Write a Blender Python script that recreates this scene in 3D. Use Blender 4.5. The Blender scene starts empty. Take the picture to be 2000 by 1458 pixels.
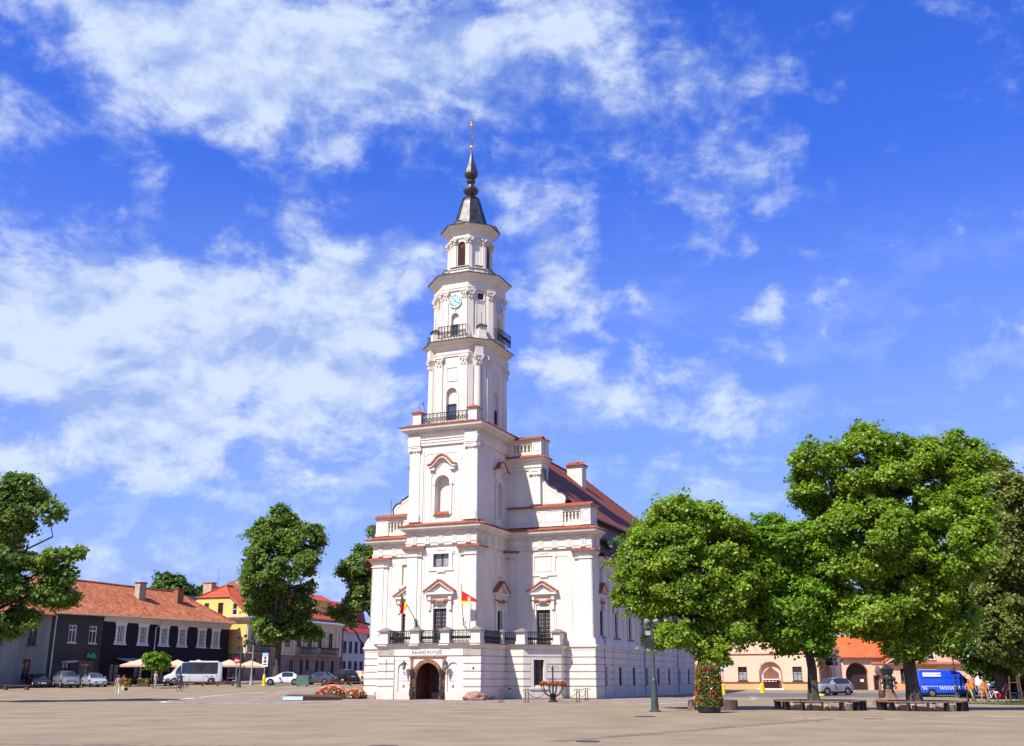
import bpy, bmesh, math, random
import numpy as np
from mathutils import Vector, Matrix
R = math.radians
rnd = random.Random(7)
sc = bpy.context.scene
C = bpy.context.collection

# ------------------------------------------------------------------ camera
cam = bpy.data.objects.new('camera', bpy.data.cameras.new('camera'))
C.objects.link(cam)
cam.location = (0, 0, 1.5)
cam.rotation_euler = (R(90 + 16.475), 0, 0)
cam.data.sensor_width = 36
cam.data.lens = 36.4
cam.data.clip_end = 4000
sc.camera = cam

# ------------------------------------------------------------------ light
SUN_EL = 50.0
SUN_TRAVEL = (0.660, 0.751)                # horizontal direction the sunlight travels
sun = bpy.data.objects.new('sun', bpy.data.lights.new('sun', 'SUN'))
C.objects.link(sun)
sun.data.energy = 5.0
sun.data.angle = R(0.53)
sun.data.color = (1.0, 0.945, 0.86)
_d = Vector((SUN_TRAVEL[0] * math.cos(R(SUN_EL)), SUN_TRAVEL[1] * math.cos(R(SUN_EL)), -math.sin(R(SUN_EL))))
sun.rotation_euler = _d.to_track_quat('-Z', 'Y').to_euler()

world = bpy.data.worlds.new('World')
sc.world = world
world.use_nodes = True
wt = world.node_tree
wt.nodes.clear()
WL = wt.links


def wn(t, **kw):
    n = wt.nodes.new(t)
    for k, v in kw.items():
        setattr(n, k, v)
    return n


def wm(op, a, b=None, c=None, clamp=False):
    n = wn('ShaderNodeMath', operation=op)
    n.use_clamp = clamp
    for i, v in enumerate((a, b, c)):
        if v is None:
            continue
        if isinstance(v, (int, float)):
            n.inputs[i].default_value = v
        else:
            WL.new(v, n.inputs[i])
    return n.outputs[0]


sky = wn('ShaderNodeTexSky', sky_type='NISHITA')
sky.sun_disc = False
sky.sun_elevation = R(SUN_EL)
sky.sun_rotation = math.atan2(-SUN_TRAVEL[0], -SUN_TRAVEL[1])
sky.air_density = 1.0
sky.dust_density = 0.3
sky.ozone_density = 3.0
tint = wn('ShaderNodeMix', data_type='RGBA', blend_type='MULTIPLY')
tint.inputs[0].default_value = 1.0
WL.new(sky.outputs[0], tint.inputs[6])
tc = wn('ShaderNodeTexCoord')
sep = wn('ShaderNodeSeparateXYZ')
WL.new(tc.outputs['Generated'], sep.inputs[0])
az = wm('ARCTAN2', sep.outputs[0], sep.outputs[1])
el = wm('ARCSINE', sep.outputs[2])
# the open sky is a stronger blue, paler towards the horizon
tr_ = wn('ShaderNodeValToRGB')
tr_.color_ramp.elements[0].position = 0.05
tr_.color_ramp.elements[0].color = (0.95, 1.15, 2.3, 1)
tr_.color_ramp.elements[1].position = 0.75
tr_.color_ramp.elements[1].color = (0.44, 1.1, 3.05, 1)
WL.new(el, tr_.inputs[0])
WL.new(tr_.outputs[0], tint.inputs[7])
# clouds: soft banks (azimuth, elevation, half width, half height, weight; degrees)
BANKS = [(-21.8, 32.8, 7.7, 1.9, 1.15), (-12.2, 33.2, 8.9, 2.8, 1.25), (-17.1, 30.0, 5.7, 2.3, 0.8), (-3.9, 34.0, 5.9, 2.8, 1), (-17.2, 28.2, 2.0, 1.3, 0.7), (-22.9, 28.1, 1.6, 1.5, 0.6), (-26.4, 28.2, 1.0, 0.7, 0.45), (-28.3, 28.0, 0.7, 0.6, 0.65), (-20.9, 25.0, 1.2, 0.6, 0.75), (3.3, 34.7, 5.2, 2.8, 0.85), (5.8, 31.3, 3.5, 1.3, 0.55), (11.2, 32.5, 6.1, 2.0, 0.45), (12.6, 30.8, 3.0, 1.0, 0.45), (12.0, 26.4, 3.8, 1.2, 0.75), (17.2, 27.8, 1.4, 0.5, 0.6), (9.1, 23.8, 2.7, 1.1, 0.7), (15.6, 23.5, 1.1, 1.3, 0.55), (2.5, 24.3, 3.4, 2.5, 0.9), (1.8, 21.8, 2.4, 1.7, 0.7), (4.8, 20.6, 1.2, 1.4, 0.7), (14.6, 18.1, 1.7, 1.4, 0.6), (18.5, 17.7, 1.1, 1.1, 0.6), (11.7, 17.2, 1.7, 1.7, 0.6), (8.6, 18.2, 1.2, 1.1, 0.5), (2.7, 17.6, 3.2, 1.7, 0.95), (9.6, 15.4, 3.7, 2.0, 0.75), (5.3, 14.7, 3.2, 2.0, 0.7), (3.5, 11.6, 4.3, 1.7, 0.5), (17.6, 13.8, 2.1, 1.3, 0.6), (12.8, 12.5, 4.6, 2.2, 0.65), (15.7, 10.1, 3.4, 1.6, 0.6), (28.9, 29.1, 1.0, 0.9, 0.4), (26.8, 16.3, 0.9, 0.8, 0.4), (-12.6, 26.5, 1.8, 1.1, 0.8), (-9.9, 27.3, 0.9, 1.1, 0.7), (-12.2, 24.4, 1.8, 1.1, 0.6), (-6.4, 26.8, 1.1, 1.0, 0.7), (-9.1, 23.5, 2.4, 1.4, 0.8), (-5.2, 22.9, 2.4, 1.7, 0.8), (-24.6, 18.4, 6.5, 2.8, 1.35), (-17.5, 18.7, 6.2, 2.4, 1.3), (-10.4, 19.8, 5.3, 3.0, 1.15), (-21.1, 14.6, 10.3, 3.4, 1.2), (-9.3, 15.4, 4.6, 3.6, 1.05), (-23.2, 10.7, 8.2, 2.1, 0.7), (-13.6, 11.3, 6.1, 1.9, 0.62), (-2.9, 11.6, 4.6, 1.7, 0.3), (-35.6, 23.8, 6.8, 6.7, 0.7), (33.2, 9.8, 4.8, 3.5, 0.5), (-13.5, 41.5, 20.4, 3.5, 0.7), (23.2, 42.1, 10.8, 2.1, 0.5)]
# the banks are summed into rows of colour ramps over azimuth, three elevation bands to a ramp
AZ0, AZ1, EB = -31.0, 31.0, [2.1 * k for k in range(18)]


def bank(a_, e_):
    t = 0.0
    for (a0, e0, sa, se, wgt) in BANKS:
        sa_, se_ = max(sa * .92, 1.1), max(se * .92, .95)
        t += wgt * math.exp(-((a_ - a0) / sa_) ** 2 - ((e_ - e0) / se_) ** 2)
    return min(1.6, t)


azn = wm('MULTIPLY', wm('SUBTRACT', az, R(AZ0)), 1 / R(AZ1 - AZ0), clamp=True)
eln = wm('MULTIPLY', el, 1 / R(2.1))
acc = None
for k in range(6):
    cr = wn('ShaderNodeValToRGB')
    cr.color_ramp.interpolation = 'EASE'
    while len(cr.color_ramp.elements) < 31:
        cr.color_ramp.elements.new(len(cr.color_ramp.elements) / 31)
    for i in range(31):
        e_ = cr.color_ramp.elements[i]
        e_.position = i / 30
    for i in range(31):
        a_ = AZ0 + (AZ1 - AZ0) * i / 30
        cr.color_ramp.elements[i].color = [bank(a_, EB[3 * k + j]) for j in range(3)] + [1]
    WL.new(azn, cr.inputs[0])
    sp_ = wn('ShaderNodeSeparateColor')
    WL.new(cr.outputs[0], sp_.inputs[0])
    for j in range(3):
        q = 3 * k + j
        if q == 17:
            tent = wm('MULTIPLY', wm('SUBTRACT', eln, 16.0), 1.0, clamp=True)
        elif q == 0:
            tent = wm('SUBTRACT', 1.0, wm('MULTIPLY', eln, 1.0), clamp=True)
        else:
            tent = wm('SUBTRACT', 1.0, wm('ABSOLUTE', wm('SUBTRACT', eln, float(q))), clamp=True)
        acc = wm('MULTIPLY', tent, sp_.outputs[j]) if acc is None else wm('MULTIPLY_ADD', tent, sp_.outputs[j], acc)
# clouds go on round the rest of the sky
behind = wm('MULTIPLY', wm('MULTIPLY', sep.outputs[1], -1.0), 0.38, clamp=True)
acc = wm('ADD', acc, behind)


def wnoise(scale, detail, rough, dist=0.0, zs=1.6, off=(0, 0, 0)):
    mp = wn('ShaderNodeMapping')
    mp.inputs['Scale'].default_value = (1, 1, zs)
    mp.inputs['Location'].default_value = off
    WL.new(tc.outputs['Generated'], mp.inputs[0])
    n = wn('ShaderNodeTexNoise')
    n.inputs['Scale'].default_value = scale
    n.inputs['Detail'].default_value = detail
    n.inputs['Roughness'].default_value = rough
    n.inputs['Distortion'].default_value = dist
    WL.new(mp.outputs[0], n.inputs['Vector'])
    return n.outputs[0]


n1 = wnoise(9.5, 6.0, 0.60, 0.25)
n2 = wnoise(30.0, 5.0, 0.62, 0.3, 1.2, (3, 1, 7))
n3 = wnoise(3.0, 4.0, 0.6, 0.2, 6.0, (1, 5, 2))
fb = wm('ADD', wm('MULTIPLY', wm('SUBTRACT', n1, 0.5), 2.5), wm('MULTIPLY', wm('SUBTRACT', n2, 0.5), 1.15))
dens = wm('ADD', acc, fb)
cov = wn('ShaderNodeMapRange', interpolation_type='SMOOTHSTEP')
WL.new(dens, cov.inputs[0])
cov.inputs[1].default_value = 0.02
cov.inputs[2].default_value = 1.15
# thin veil low in the sky
veil = wm('MULTIPLY', wm('SUBTRACT', 1.0, wm('MULTIPLY', wm('ABSOLUTE', el), 1 / R(27)), clamp=True), wm('ADD', 0.15, wm('MULTIPLY', n3, 1.0)))
veil = wm('MULTIPLY', veil, 1.25, clamp=True)
cv = wm('MAXIMUM', wm('MULTIPLY', cov.outputs[0], 0.93), veil)
ccol = wn('ShaderNodeValToRGB')
ccol.color_ramp.elements[0].position = 0.15
ccol.color_ramp.elements[0].color = (4.0, 5.5, 9.6, 1)
ccol.color_ramp.elements[1].position = 1.0
ccol.color_ramp.elements[1].color = (8.0, 9.2, 11.4, 1)
# light and shade inside the clouds: the same noise a little way towards the sun
n4 = wnoise(9.5, 5.0, 0.60, 0.25, 1.6, (0.012, 0.0, -0.028))
shade = wm('ADD', 0.5, wm('ADD', wm('MULTIPLY', wm('SUBTRACT', n1, n4), 4.2), wm('MULTIPLY', wm('SUBTRACT', n2, 0.5), 0.5)))
shade = wm('ADD', shade, wm('MULTIPLY', wm('SUBTRACT', cov.outputs[0], 0.6), 0.5), clamp=True)
WL.new(shade, ccol.inputs[0])
mixc = wn('ShaderNodeMix', data_type='RGBA')
WL.new(cv, mixc.inputs[0])
WL.new(tint.outputs[2], mixc.inputs[6])
WL.new(ccol.outputs[0], mixc.inputs[7])
bg = wn('ShaderNodeBackground')
bg.inputs[1].default_value = 0.06
WL.new(mixc.outputs[2], bg.inputs[0])
wo = wn('ShaderNodeOutputWorld')
WL.new(bg.outputs[0], wo.inputs[0])

sc.view_settings.view_transform = 'Standard'
sc.view_settings.look = 'None'
sc.view_settings.gamma = 1.0
sc.view_settings.use_curve_mapping = False
sc.view_settings.exposure = 0.6
sc.render.engine = 'CYCLES'
sc.cycles.max_bounces = 6
sc.cycles.transparent_max_bounces = 6

# ------------------------------------------------------------------ site frame
# a runs along the hall's front to the right, b runs back from it
OX, OY = -2.365, 80.890
TH = R(22.884)
UX, UY = math.cos(TH), -math.sin(TH)
WX, WY = math.sin(TH), math.cos(TH)


def W(a, b):
    return OX + a * UX + b * WX, OY + a * UY + b * WY


def ss(a, b, x):
    t = min(1.0, max(0.0, (x - a) / (b - a)))
    return t * t * (3 - 2 * t)


def zg(X, Y):
    L = 1 - ss(-12, 5, X)
    Q = ss(12, 25, X)
    Yc = min(Y, 170)
    return L * .02 * max(0, Yc - 84) + Q * (-.25 * ss(45, 85, Y) + .02 * max(0, Yc - 102))


# ------------------------------------------------------------------ materials
MATS = {}


def base_mat(name):
    m = bpy.data.materials.new(name)
    m.use_nodes = True
    nt = m.node_tree
    b = nt.nodes['Principled BSDF']
    MATS[name] = m
    return m, nt, b


def pm(name, col, rough=.65, var=.12, scale=2.0, bump=0.0, bscale=None, metal=0.0, spec=None, col2=None, streak=False, detail=5, coat=0):
    m, nt, b = base_mat(name)
    b.inputs['Roughness'].default_value = rough
    b.inputs['Metallic'].default_value = metal
    b.inputs['Specular IOR Level'].default_value = spec if spec is not None else (.5 if (rough < .55 or metal) else .15)
    if coat:
        b.inputs['Coat Weight'].default_value = coat
        b.inputs['Coat Roughness'].default_value = 0.05
    tcx = nt.nodes.new('ShaderNodeTexCoord')
    mp = nt.nodes.new('ShaderNodeMapping')
    nt.links.new(tcx.outputs['Object'], mp.inputs[0])
    if streak:
        mp.inputs['Scale'].default_value = (1, 1, 0.18)
    no = nt.nodes.new('ShaderNodeTexNoise')
    no.inputs['Scale'].default_value = scale
    no.inputs['Detail'].default_value = detail
    no.inputs['Roughness'].default_value = .6
    nt.links.new(mp.outputs[0], no.inputs['Vector'])
    rp = nt.nodes.new('ShaderNodeValToRGB')
    c2 = col2 or tuple(min(1, c * (1 + var)) for c in col)
    c1 = tuple(c * (1 - var) for c in col)
    rp.color_ramp.elements[0].position = .32
    rp.color_ramp.elements[0].color = (*c1, 1)
    rp.color_ramp.elements[1].position = .68
    rp.color_ramp.elements[1].color = (*c2, 1)
    nt.links.new(no.outputs[0], rp.inputs[0])
    nt.links.new(rp.outputs[0], b.inputs['Base Color'])
    if bump:
        n2_ = nt.nodes.new('ShaderNodeTexNoise')
        n2_.inputs['Scale'].default_value = bscale or scale * 6
        n2_.inputs['Detail'].default_value = 6
        nt.links.new(tcx.outputs['Object'], n2_.inputs['Vector'])
        bu = nt.nodes.new('ShaderNodeBump')
        bu.inputs['Strength'].default_value = bump
        bu.inputs['Distance'].default_value = .02
        nt.links.new(n2_.outputs[0], bu.inputs['Height'])
        nt.links.new(bu.outputs[0], b.inputs['Normal'])
    return m


def tile_mat(name, col, col2, pitch=.25, ax=0, rough=.75, rowz=.3, dark=.55):
    """clay roof: each tile its own tone, rows across the slope"""
    m, nt, b = base_mat(name)
    b.inputs['Roughness'].default_value = rough
    b.inputs['Specular IOR Level'].default_value = .15
    L = nt.links
    tcx = nt.nodes.new('ShaderNodeTexCoord')
    sp = nt.nodes.new('ShaderNodeSeparateXYZ')
    L.new(tcx.outputs['Object'], sp.inputs[0])

    def mm(op, x, y=None):
        n = nt.nodes.new('ShaderNodeMath')
        n.operation = op
        for i, v in enumerate((x, y)):
            if v is None:
                continue
            if isinstance(v, (int, float)):
                n.inputs[i].default_value = v
            else:
                L.new(v, n.inputs[i])
        return n.outputs[0]
    u = mm('MULTIPLY', sp.outputs[ax], 1 / pitch)
    v = mm('MULTIPLY', sp.outputs[2], 1 / rowz)
    fu, fv = mm('FLOOR', u), mm('FLOOR', v)
    cb = nt.nodes.new('ShaderNodeCombineXYZ')
    L.new(fu, cb.inputs[0])
    L.new(fv, cb.inputs[1])
    wnz = nt.nodes.new('ShaderNodeTexWhiteNoise')
    L.new(cb.outputs[0], wnz.inputs['Vector'])
    no = nt.nodes.new('ShaderNodeTexNoise')
    no.inputs['Scale'].default_value = .45
    no.inputs['Detail'].default_value = 6
    L.new(tcx.outputs['Object'], no.inputs['Vector'])
    t = mm('ADD', mm('MULTIPLY', wnz.outputs[0], .55), mm('MULTIPLY', no.outputs[0], .6))
    rp = nt.nodes.new('ShaderNodeValToRGB')
    rp.color_ramp.elements[0].position = .25
    rp.color_ramp.elements[0].color = (*col, 1)
    rp.color_ramp.elements[1].position = .9
    rp.color_ramp.elements[1].color = (*col2, 1)
    L.new(t, rp.inputs[0])
    frv = mm('FRACT', v)
    fru = mm('FRACT', u)
    edge = mm('MULTIPLY', mm('GREATER_THAN', frv, .14), mm('GREATER_THAN', fru, .1))
    k = mm('ADD', mm('MULTIPLY', edge, 1 - dark), dark)
    mx = nt.nodes.new('ShaderNodeMix')
    mx.data_type = 'RGBA'
    mx.blend_type = 'MULTIPLY'
    mx.inputs[0].default_value = 1
    L.new(rp.outputs[0], mx.inputs[6])
    cc = nt.nodes.new('ShaderNodeCombineColor')
    for i in range(3):
        L.new(k, cc.inputs[i])
    L.new(cc.outputs[0], mx.inputs[7])
    L.new(mx.outputs[2], b.inputs['Base Color'])
    hgt = mm('ADD', mm('SINE', mm('MULTIPLY', u, 6.283)), mm('MULTIPLY', frv, -1.2))
    bu = nt.nodes.new('ShaderNodeBump')
    bu.inputs['Strength'].default_value = .7
    bu.inputs['Distance'].default_value = .03
    L.new(hgt, bu.inputs['Height'])
    L.new(bu.outputs[0], b.inputs['Normal'])
    return m


def leaf_mat(name, dark, lite, trans=.35):
    m = bpy.data.materials.new(name)
    m.use_nodes = True
    nt = m.node_tree
    nt.nodes.clear()
    L = nt.links
    ge = nt.nodes.new('ShaderNodeNewGeometry')
    rp = nt.nodes.new('ShaderNodeValToRGB')
    rp.color_ramp.elements[0].position = 0
    rp.color_ramp.elements[0].color = (*dark, 1)
    rp.color_ramp.elements[1].position = 1
    rp.color_ramp.elements[1].color = (*lite, 1)
    tcx = nt.nodes.new('ShaderNodeTexCoord')
    no = nt.nodes.new('ShaderNodeTexNoise')
    no.inputs['Scale'].default_value = .55
    no.inputs['Detail'].default_value = 3
    L.new(tcx.outputs['Object'], no.inputs['Vector'])
    a = nt.nodes.new('ShaderNodeMath')
    a.operation = 'MULTIPLY_ADD'
    a.inputs[1].default_value = .6
    L.new(ge.outputs['Random Per Island'], a.inputs[0])
    s_ = nt.nodes.new('ShaderNodeMath')
    s_.operation = 'MULTIPLY_ADD'
    s_.inputs[1].default_value = 1.5
    s_.inputs[2].default_value = -.55
    L.new(no.outputs[0], s_.inputs[0])
    L.new(s_.outputs[0], a.inputs[2])
    L.new(a.outputs[0], rp.inputs[0])
    pb = nt.nodes.new('ShaderNodeBsdfPrincipled')
    pb.inputs['Roughness'].default_value = .42
    pb.inputs['Specular IOR Level'].default_value = .35
    L.new(rp.outputs[0], pb.inputs['Base Color'])
    tb = nt.nodes.new('ShaderNodeBsdfTranslucent')
    tm = nt.nodes.new('ShaderNodeMix')
    tm.data_type = 'RGBA'
    tm.blend_type = 'MULTIPLY'
    tm.inputs[0].default_value = 1
    tm.inputs[7].default_value = (1.3, 1.5, .4, 1)
    L.new(rp.outputs[0], tm.inputs[6])
    L.new(tm.outputs[2], tb.inputs[0])
    mx = nt.nodes.new('ShaderNodeMixShader')
    mx.inputs[0].default_value = trans
    L.new(pb.outputs[0], mx.inputs[1])
    L.new(tb.outputs[0], mx.inputs[2])
    o = nt.nodes.new('ShaderNodeOutputMaterial')
    L.new(mx.outputs[0], o.inputs[0])
    MATS[name] = m
    return m




def plaster_mat(name, col, col2, dirt):
    """limewash with faint vertical rain streaks, patch repairs and splash dirt near the ground"""
    m = pm(name, col, .85, .05, .9, .18, 12, col2=col2, streak=True)
    nt = m.node_tree
    L = nt.links
    b = nt.nodes['Principled BSDF']
    src = b.inputs['Base Color'].links[0].from_socket
    tcx = nt.nodes.new('ShaderNodeTexCoord')

    def nz(scale, sc3, det, lo, hi):
        mp = nt.nodes.new('ShaderNodeMapping')
        mp.inputs['Scale'].default_value = sc3
        L.new(tcx.outputs['Object'], mp.inputs[0])
        n = nt.nodes.new('ShaderNodeTexNoise')
        n.inputs['Scale'].default_value = scale
        n.inputs['Detail'].default_value = det
        n.inputs['Roughness'].default_value = .65
        L.new(mp.outputs[0], n.inputs['Vector'])
        r = nt.nodes.new('ShaderNodeMapRange')
        r.inputs[1].default_value = lo
        r.inputs[2].default_value = hi
        L.new(n.outputs[0], r.inputs[0])
        return r.outputs[0]

    def mm(op, x, y):
        n = nt.nodes.new('ShaderNodeMath')
        n.operation = op
        n.use_clamp = True
        for i, v in enumerate((x, y)):
            if isinstance(v, (int, float)):
                n.inputs[i].default_value = v
            else:
                L.new(v, n.inputs[i])
        return n.outputs[0]
    streaks = mm('MULTIPLY', nz(2.6, (1, 1, .07), 5, .54, .80), .5)
    blot = mm('MULTIPLY', nz(.35, (1, 1, .8), 7, .52, .75), .30)
    sp = nt.nodes.new('ShaderNodeSeparateXYZ')
    L.new(tcx.outputs['Object'], sp.inputs[0])
    low = nt.nodes.new('ShaderNodeMapRange')
    low.inputs[1].default_value = 1.1
    low.inputs[2].default_value = .0
    L.new(sp.outputs[2], low.inputs[0])
    splash = mm('MULTIPLY', mm('MULTIPLY', low.outputs[0], nz(1.6, (1, 1, 1), 6, .3, .7)), .75)
    fac = mm('ADD', mm('ADD', streaks, blot), splash)
    mx = nt.nodes.new('ShaderNodeMix')
    mx.data_type = 'RGBA'
    L.new(fac, mx.inputs[0])
    L.new(src, mx.inputs[6])
    mx.inputs[7].default_value = (*dirt, 1)
    L.new(mx.outputs[2], b.inputs['Base Color'])
    return m


plaster_mat('white_plaster', (.665, .59, .50), (.72, .65, .56), (.44, .375, .305))
pm('cream_plaster', (.72, .66, .56), .8, .07, 1.2, .15, 14, streak=True)
pm('door_wood', (.035, .018, .014), .5, .2, 3)
pm('shutter_wood', (.085, .032, .02), .6, .25, 6)
pm('red_frame', (.075, .022, .017), .5, .2, 4)
pm('dark_glass', (.018, .02, .024), .08, .3, .8, spec=.6)
pm('blue_glass', (.05, .075, .12), .06, .4, .7, spec=.7)
pm('curtain_glass', (.30, .33, .33), .15, .5, 1.4, spec=.5)
pm('coping_tile', (.38, .105, .055), .7, .3, 4, .3, 20)
tile_mat('hall_roof_tile', (.165, .048, .028), (.26, .08, .046), .22, 1, .7, .24, .6)
tile_mat('old_roof_tile', (.30, .085, .032), (.60, .22, .095), .26, 1, .8, .22, .68)
tile_mat('orange_roof_tile', (.62, .115, .035), (.80, .17, .05), .3, 0, .6, .26, .62)
tile_mat('red_roof_tile', (.42, .065, .03), (.60, .11, .05), .3, 1, .55, .22, .75)
pm('dark_metal', (.03, .026, .024), .45, .3, 4, metal=.3)
pm('iron', (.018, .017, .017), .5, .3, 5)
pm('spire_copper', (.055, .05, .048), .38, .3, 2.5, .2, 8, metal=.55, col2=(.10, .095, .09))
pm('edge_metal', (.05, .055, .05), .45, .2, 3, metal=.4)
pm('gold', (.85, .55, .14), .25, .1, 3, metal=1)
pm('clock_blue', (.42, .62, .72), .6, .05, 3)
pm('black_paint', (.012, .012, .013), .5, .1, 3)
pm('brick', (.25, .095, .055), .8, .35, 5, .4, 25, col2=(.40, .18, .09))
pm('dark_brick', (.12, .045, .03), .8, .35, 3, .4, 25)
pm('groove_shade', (.42, .35, .29), .9, .1, 3)
pm('weathered_cap', (.20, .165, .15), .7, .25, 4, .2, 20)
pm('granite_pink', (.30, .15, .105), .8, .3, 3, .6, 14, col2=(.42, .24, .18))
pm('downpipe', (.33, .31, .29), .5, .2, 3, metal=.4)
pm('sign_ink', (.10, .09, .085), .7, .1, 3)
pm('sign_ink_red', (.28, .15, .12), .7, .1, 3)
pm('plaque', (.74, .68, .62), .7, .05, 3)


OFF = [0.0, 0.0, 0.0]


# ------------------------------------------------------------------ mesh building
class M:
    def __init__(s):
        s.v = []
        s.f = []
        s.mi = []
        s.cur = 0

    def face(s, pts):
        i = len(s.v)
        s.v.extend(pts)
        s.f.append(tuple(range(i, i + len(pts))))
        s.mi.append(s.cur)

    def add(s, vs, fs):
        i = len(s.v)
        s.v.extend(vs)
        for f in fs:
            s.f.append(tuple(i + k for k in f))
            s.mi.append(s.cur)

    def box(s, x0, x1, y0, y1, z0, z1):
        s.add([(x0, y0, z0), (x1, y0, z0), (x1, y1, z0), (x0, y1, z0), (x0, y0, z1), (x1, y0, z1), (x1, y1, z1), (x0, y1, z1)],
              [(0, 3, 2, 1), (4, 5, 6, 7), (0, 1, 5, 4), (1, 2, 6, 5), (2, 3, 7, 6), (3, 0, 4, 7)])

    def prism(s, poly, z0, z1, top=True, bot=True):
        n = len(poly)
        vs = [(x, y, z0) for x, y in poly] + [(x, y, z1) for x, y in poly]
        fs = [(i, (i + 1) % n, n + (i + 1) % n, n + i) for i in range(n)]
        if top:
            fs.append(tuple(range(n, 2 * n)))
        if bot:
            fs.append(tuple(range(n - 1, -1, -1)))
        s.add(vs, fs)

    def loft(s, rings, cap=True, closed=True):
        n = len(rings[0])
        vs = [p for r in rings for p in r]
        fs = []
        for k in range(len(rings) - 1):
            for i in range(n if closed else n - 1):
                j = (i + 1) % n
                fs.append((k * n + i, k * n + j, (k + 1) * n + j, (k + 1) * n + i))
        if cap:
            fs.append(tuple(range(n - 1, -1, -1)))
            fs.append(tuple((len(rings) - 1) * n + i for i in range(n)))
        s.add(vs, fs)

    def lathe(s, prof, n=12, cx=0, cy=0, cz=0, ph=0.0, sx=1, sy=1):
        rings = []
        for r, z in prof:
            rings.append([(cx + sx * r * math.cos(ph + 2 * math.pi * i / n), cy + sy * r * math.sin(ph + 2 * math.pi * i / n), cz + z) for i in range(n)])
        s.loft(rings)

    def tube(s, pts, r, n=6, cap=True):
        pts = [Vector(p) for p in pts]
        rr = r if isinstance(r, (list, tuple)) else [r] * len(pts)
        rings = []
        up = Vector((0, 0, 1))
        prev = None
        for i, p in enumerate(pts):
            if i == 0:
                d = pts[1] - pts[0]
            elif i == len(pts) - 1:
                d = pts[-1] - pts[-2]
            else:
                d = pts[i + 1] - pts[i - 1]
            d.normalize()
            if prev is None:
                ref = up if abs(d.z) < .9 else Vector((1, 0, 0))
                x = d.cross(ref).normalized()
            else:
                x = (prev - d * prev.dot(d)).normalized()
            prev = x
            y = d.cross(x)
            rings.append([tuple(p + x * (rr[i] * math.cos(2 * math.pi * k / n)) + y * (rr[i] * math.sin(2 * math.pi * k / n))) for k in range(n)])
        s.loft(rings, cap)

    def ball(s, c, r, n=8, m=5, sz=1.0):
        prof = [(r * math.sin(math.pi * (k + .02) / (m + .04)), -r * sz * math.cos(math.pi * (k + .02) / (m + .04))) for k in range(m + 1)]
        s.lathe(prof, n, c[0], c[1], c[2])

    def sweep(s, path, prof, closed=False):
        """profile of (offset to the right of travel, z) carried along a plan path with mitred corners"""
        n = len(path)
        rings = []
        for i in range(n):
            p = Vector(path[i])
            a = Vector(path[i - 1]) if (i > 0 or closed) else None
            c = Vector(path[(i + 1) % n]) if (i < n - 1 or closed) else None
            if a is None:
                d = (c - p).normalized()
                nn = Vector((d.y, -d.x))
            elif c is None:
                d = (p - a).normalized()
                nn = Vector((d.y, -d.x))
            else:
                d1 = (p - a).normalized()
                d2 = (c - p).normalized()
                n1_, n2_ = Vector((d1.y, -d1.x)), Vector((d2.y, -d2.x))
                nn = (n1_ + n2_)
                nn = nn / max(.2, 1 + n1_.dot(n2_))
            rings.append([(p.x + nn.x * o, p.y + nn.y * o, z) for o, z in prof])
        if closed:
            rings.append(rings[0])
        s.loft(rings, cap=not closed, closed=True)

    def xf(s, mat_):
        s.v = [tuple(mat_ @ Vector(p)) for p in s.v]
        return s


def tag(o, label=None, cat=None, group=None, kind=None):
    if label:
        o['label'] = label
    if cat:
        o['category'] = cat
    if group:
        o['group'] = group
    if kind:
        o['kind'] = kind
    return o


def obj(name, m, mats, parent=None, smooth=False, kind=None, label=None, loc=None, rot=None):
    me = bpy.data.meshes.new(name)
    if OFF[0] or OFF[1] or OFF[2]:
        m.v = [(x - OFF[0], y - OFF[1], z - OFF[2]) for x, y, z in m.v]
    me.from_pydata(m.v, [], m.f)
    if isinstance(mats, str):
        mats = [mats]
    for k in mats:
        me.materials.append(MATS[k])
    if len(mats) > 1:
        me.polygons.foreach_set('material_index', m.mi)
    if smooth:
        me.polygons.foreach_set('use_smooth', [True] * len(me.polygons))
        me.set_sharp_from_angle(angle=R(42)) if hasattr(me, 'set_sharp_from_angle') else None
    me.update()
    o = bpy.data.objects.new(name, me)
    C.objects.link(o)
    if parent:
        o.parent = parent
    if kind:
        o['kind'] = kind
    if label:
        o['label'] = label
    if loc:
        o.location = loc
    if rot is not None:
        o.rotation_euler = (0, 0, rot)
    return o


def obj_split(name, m, mats, parent=None, tol=.012):
    """one object for each separate piece of the mesh (pieces that touch stay together)"""
    par = list(range(len(m.v)))

    def find(i):
        while par[i] != i:
            par[i] = par[par[i]]
            i = par[i]
        return i
    for f in m.f:
        r_ = find(f[0])
        for k in f[1:]:
            par[find(k)] = r_
    isl = {}
    for fi, f in enumerate(m.f):
        isl.setdefault(find(f[0]), []).append(fi)
    keys = list(isl)
    bb = []
    for k in keys:
        vs = [m.v[i] for fi in isl[k] for i in m.f[fi]]
        bb.append(([min(v[c] for v in vs) - tol for c in range(3)], [max(v[c] for v in vs) + tol for c in range(3)]))
    g = list(range(len(keys)))

    def fg(i):
        while g[i] != i:
            g[i] = g[g[i]]
            i = g[i]
        return i
    for i in range(len(keys)):
        for j in range(i + 1, len(keys)):
            if all(bb[i][0][c] <= bb[j][1][c] and bb[j][0][c] <= bb[i][1][c] for c in range(3)):
                g[fg(i)] = fg(j)
    groups = {}
    for i in range(len(keys)):
        groups.setdefault(fg(i), []).extend(isl[keys[i]])
    for fs in groups.values():
        q = M()
        for fi in fs:
            q.add([m.v[i] for i in m.f[fi]], [tuple(range(len(m.f[fi])))])
        obj(name, q, mats, parent)


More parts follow.
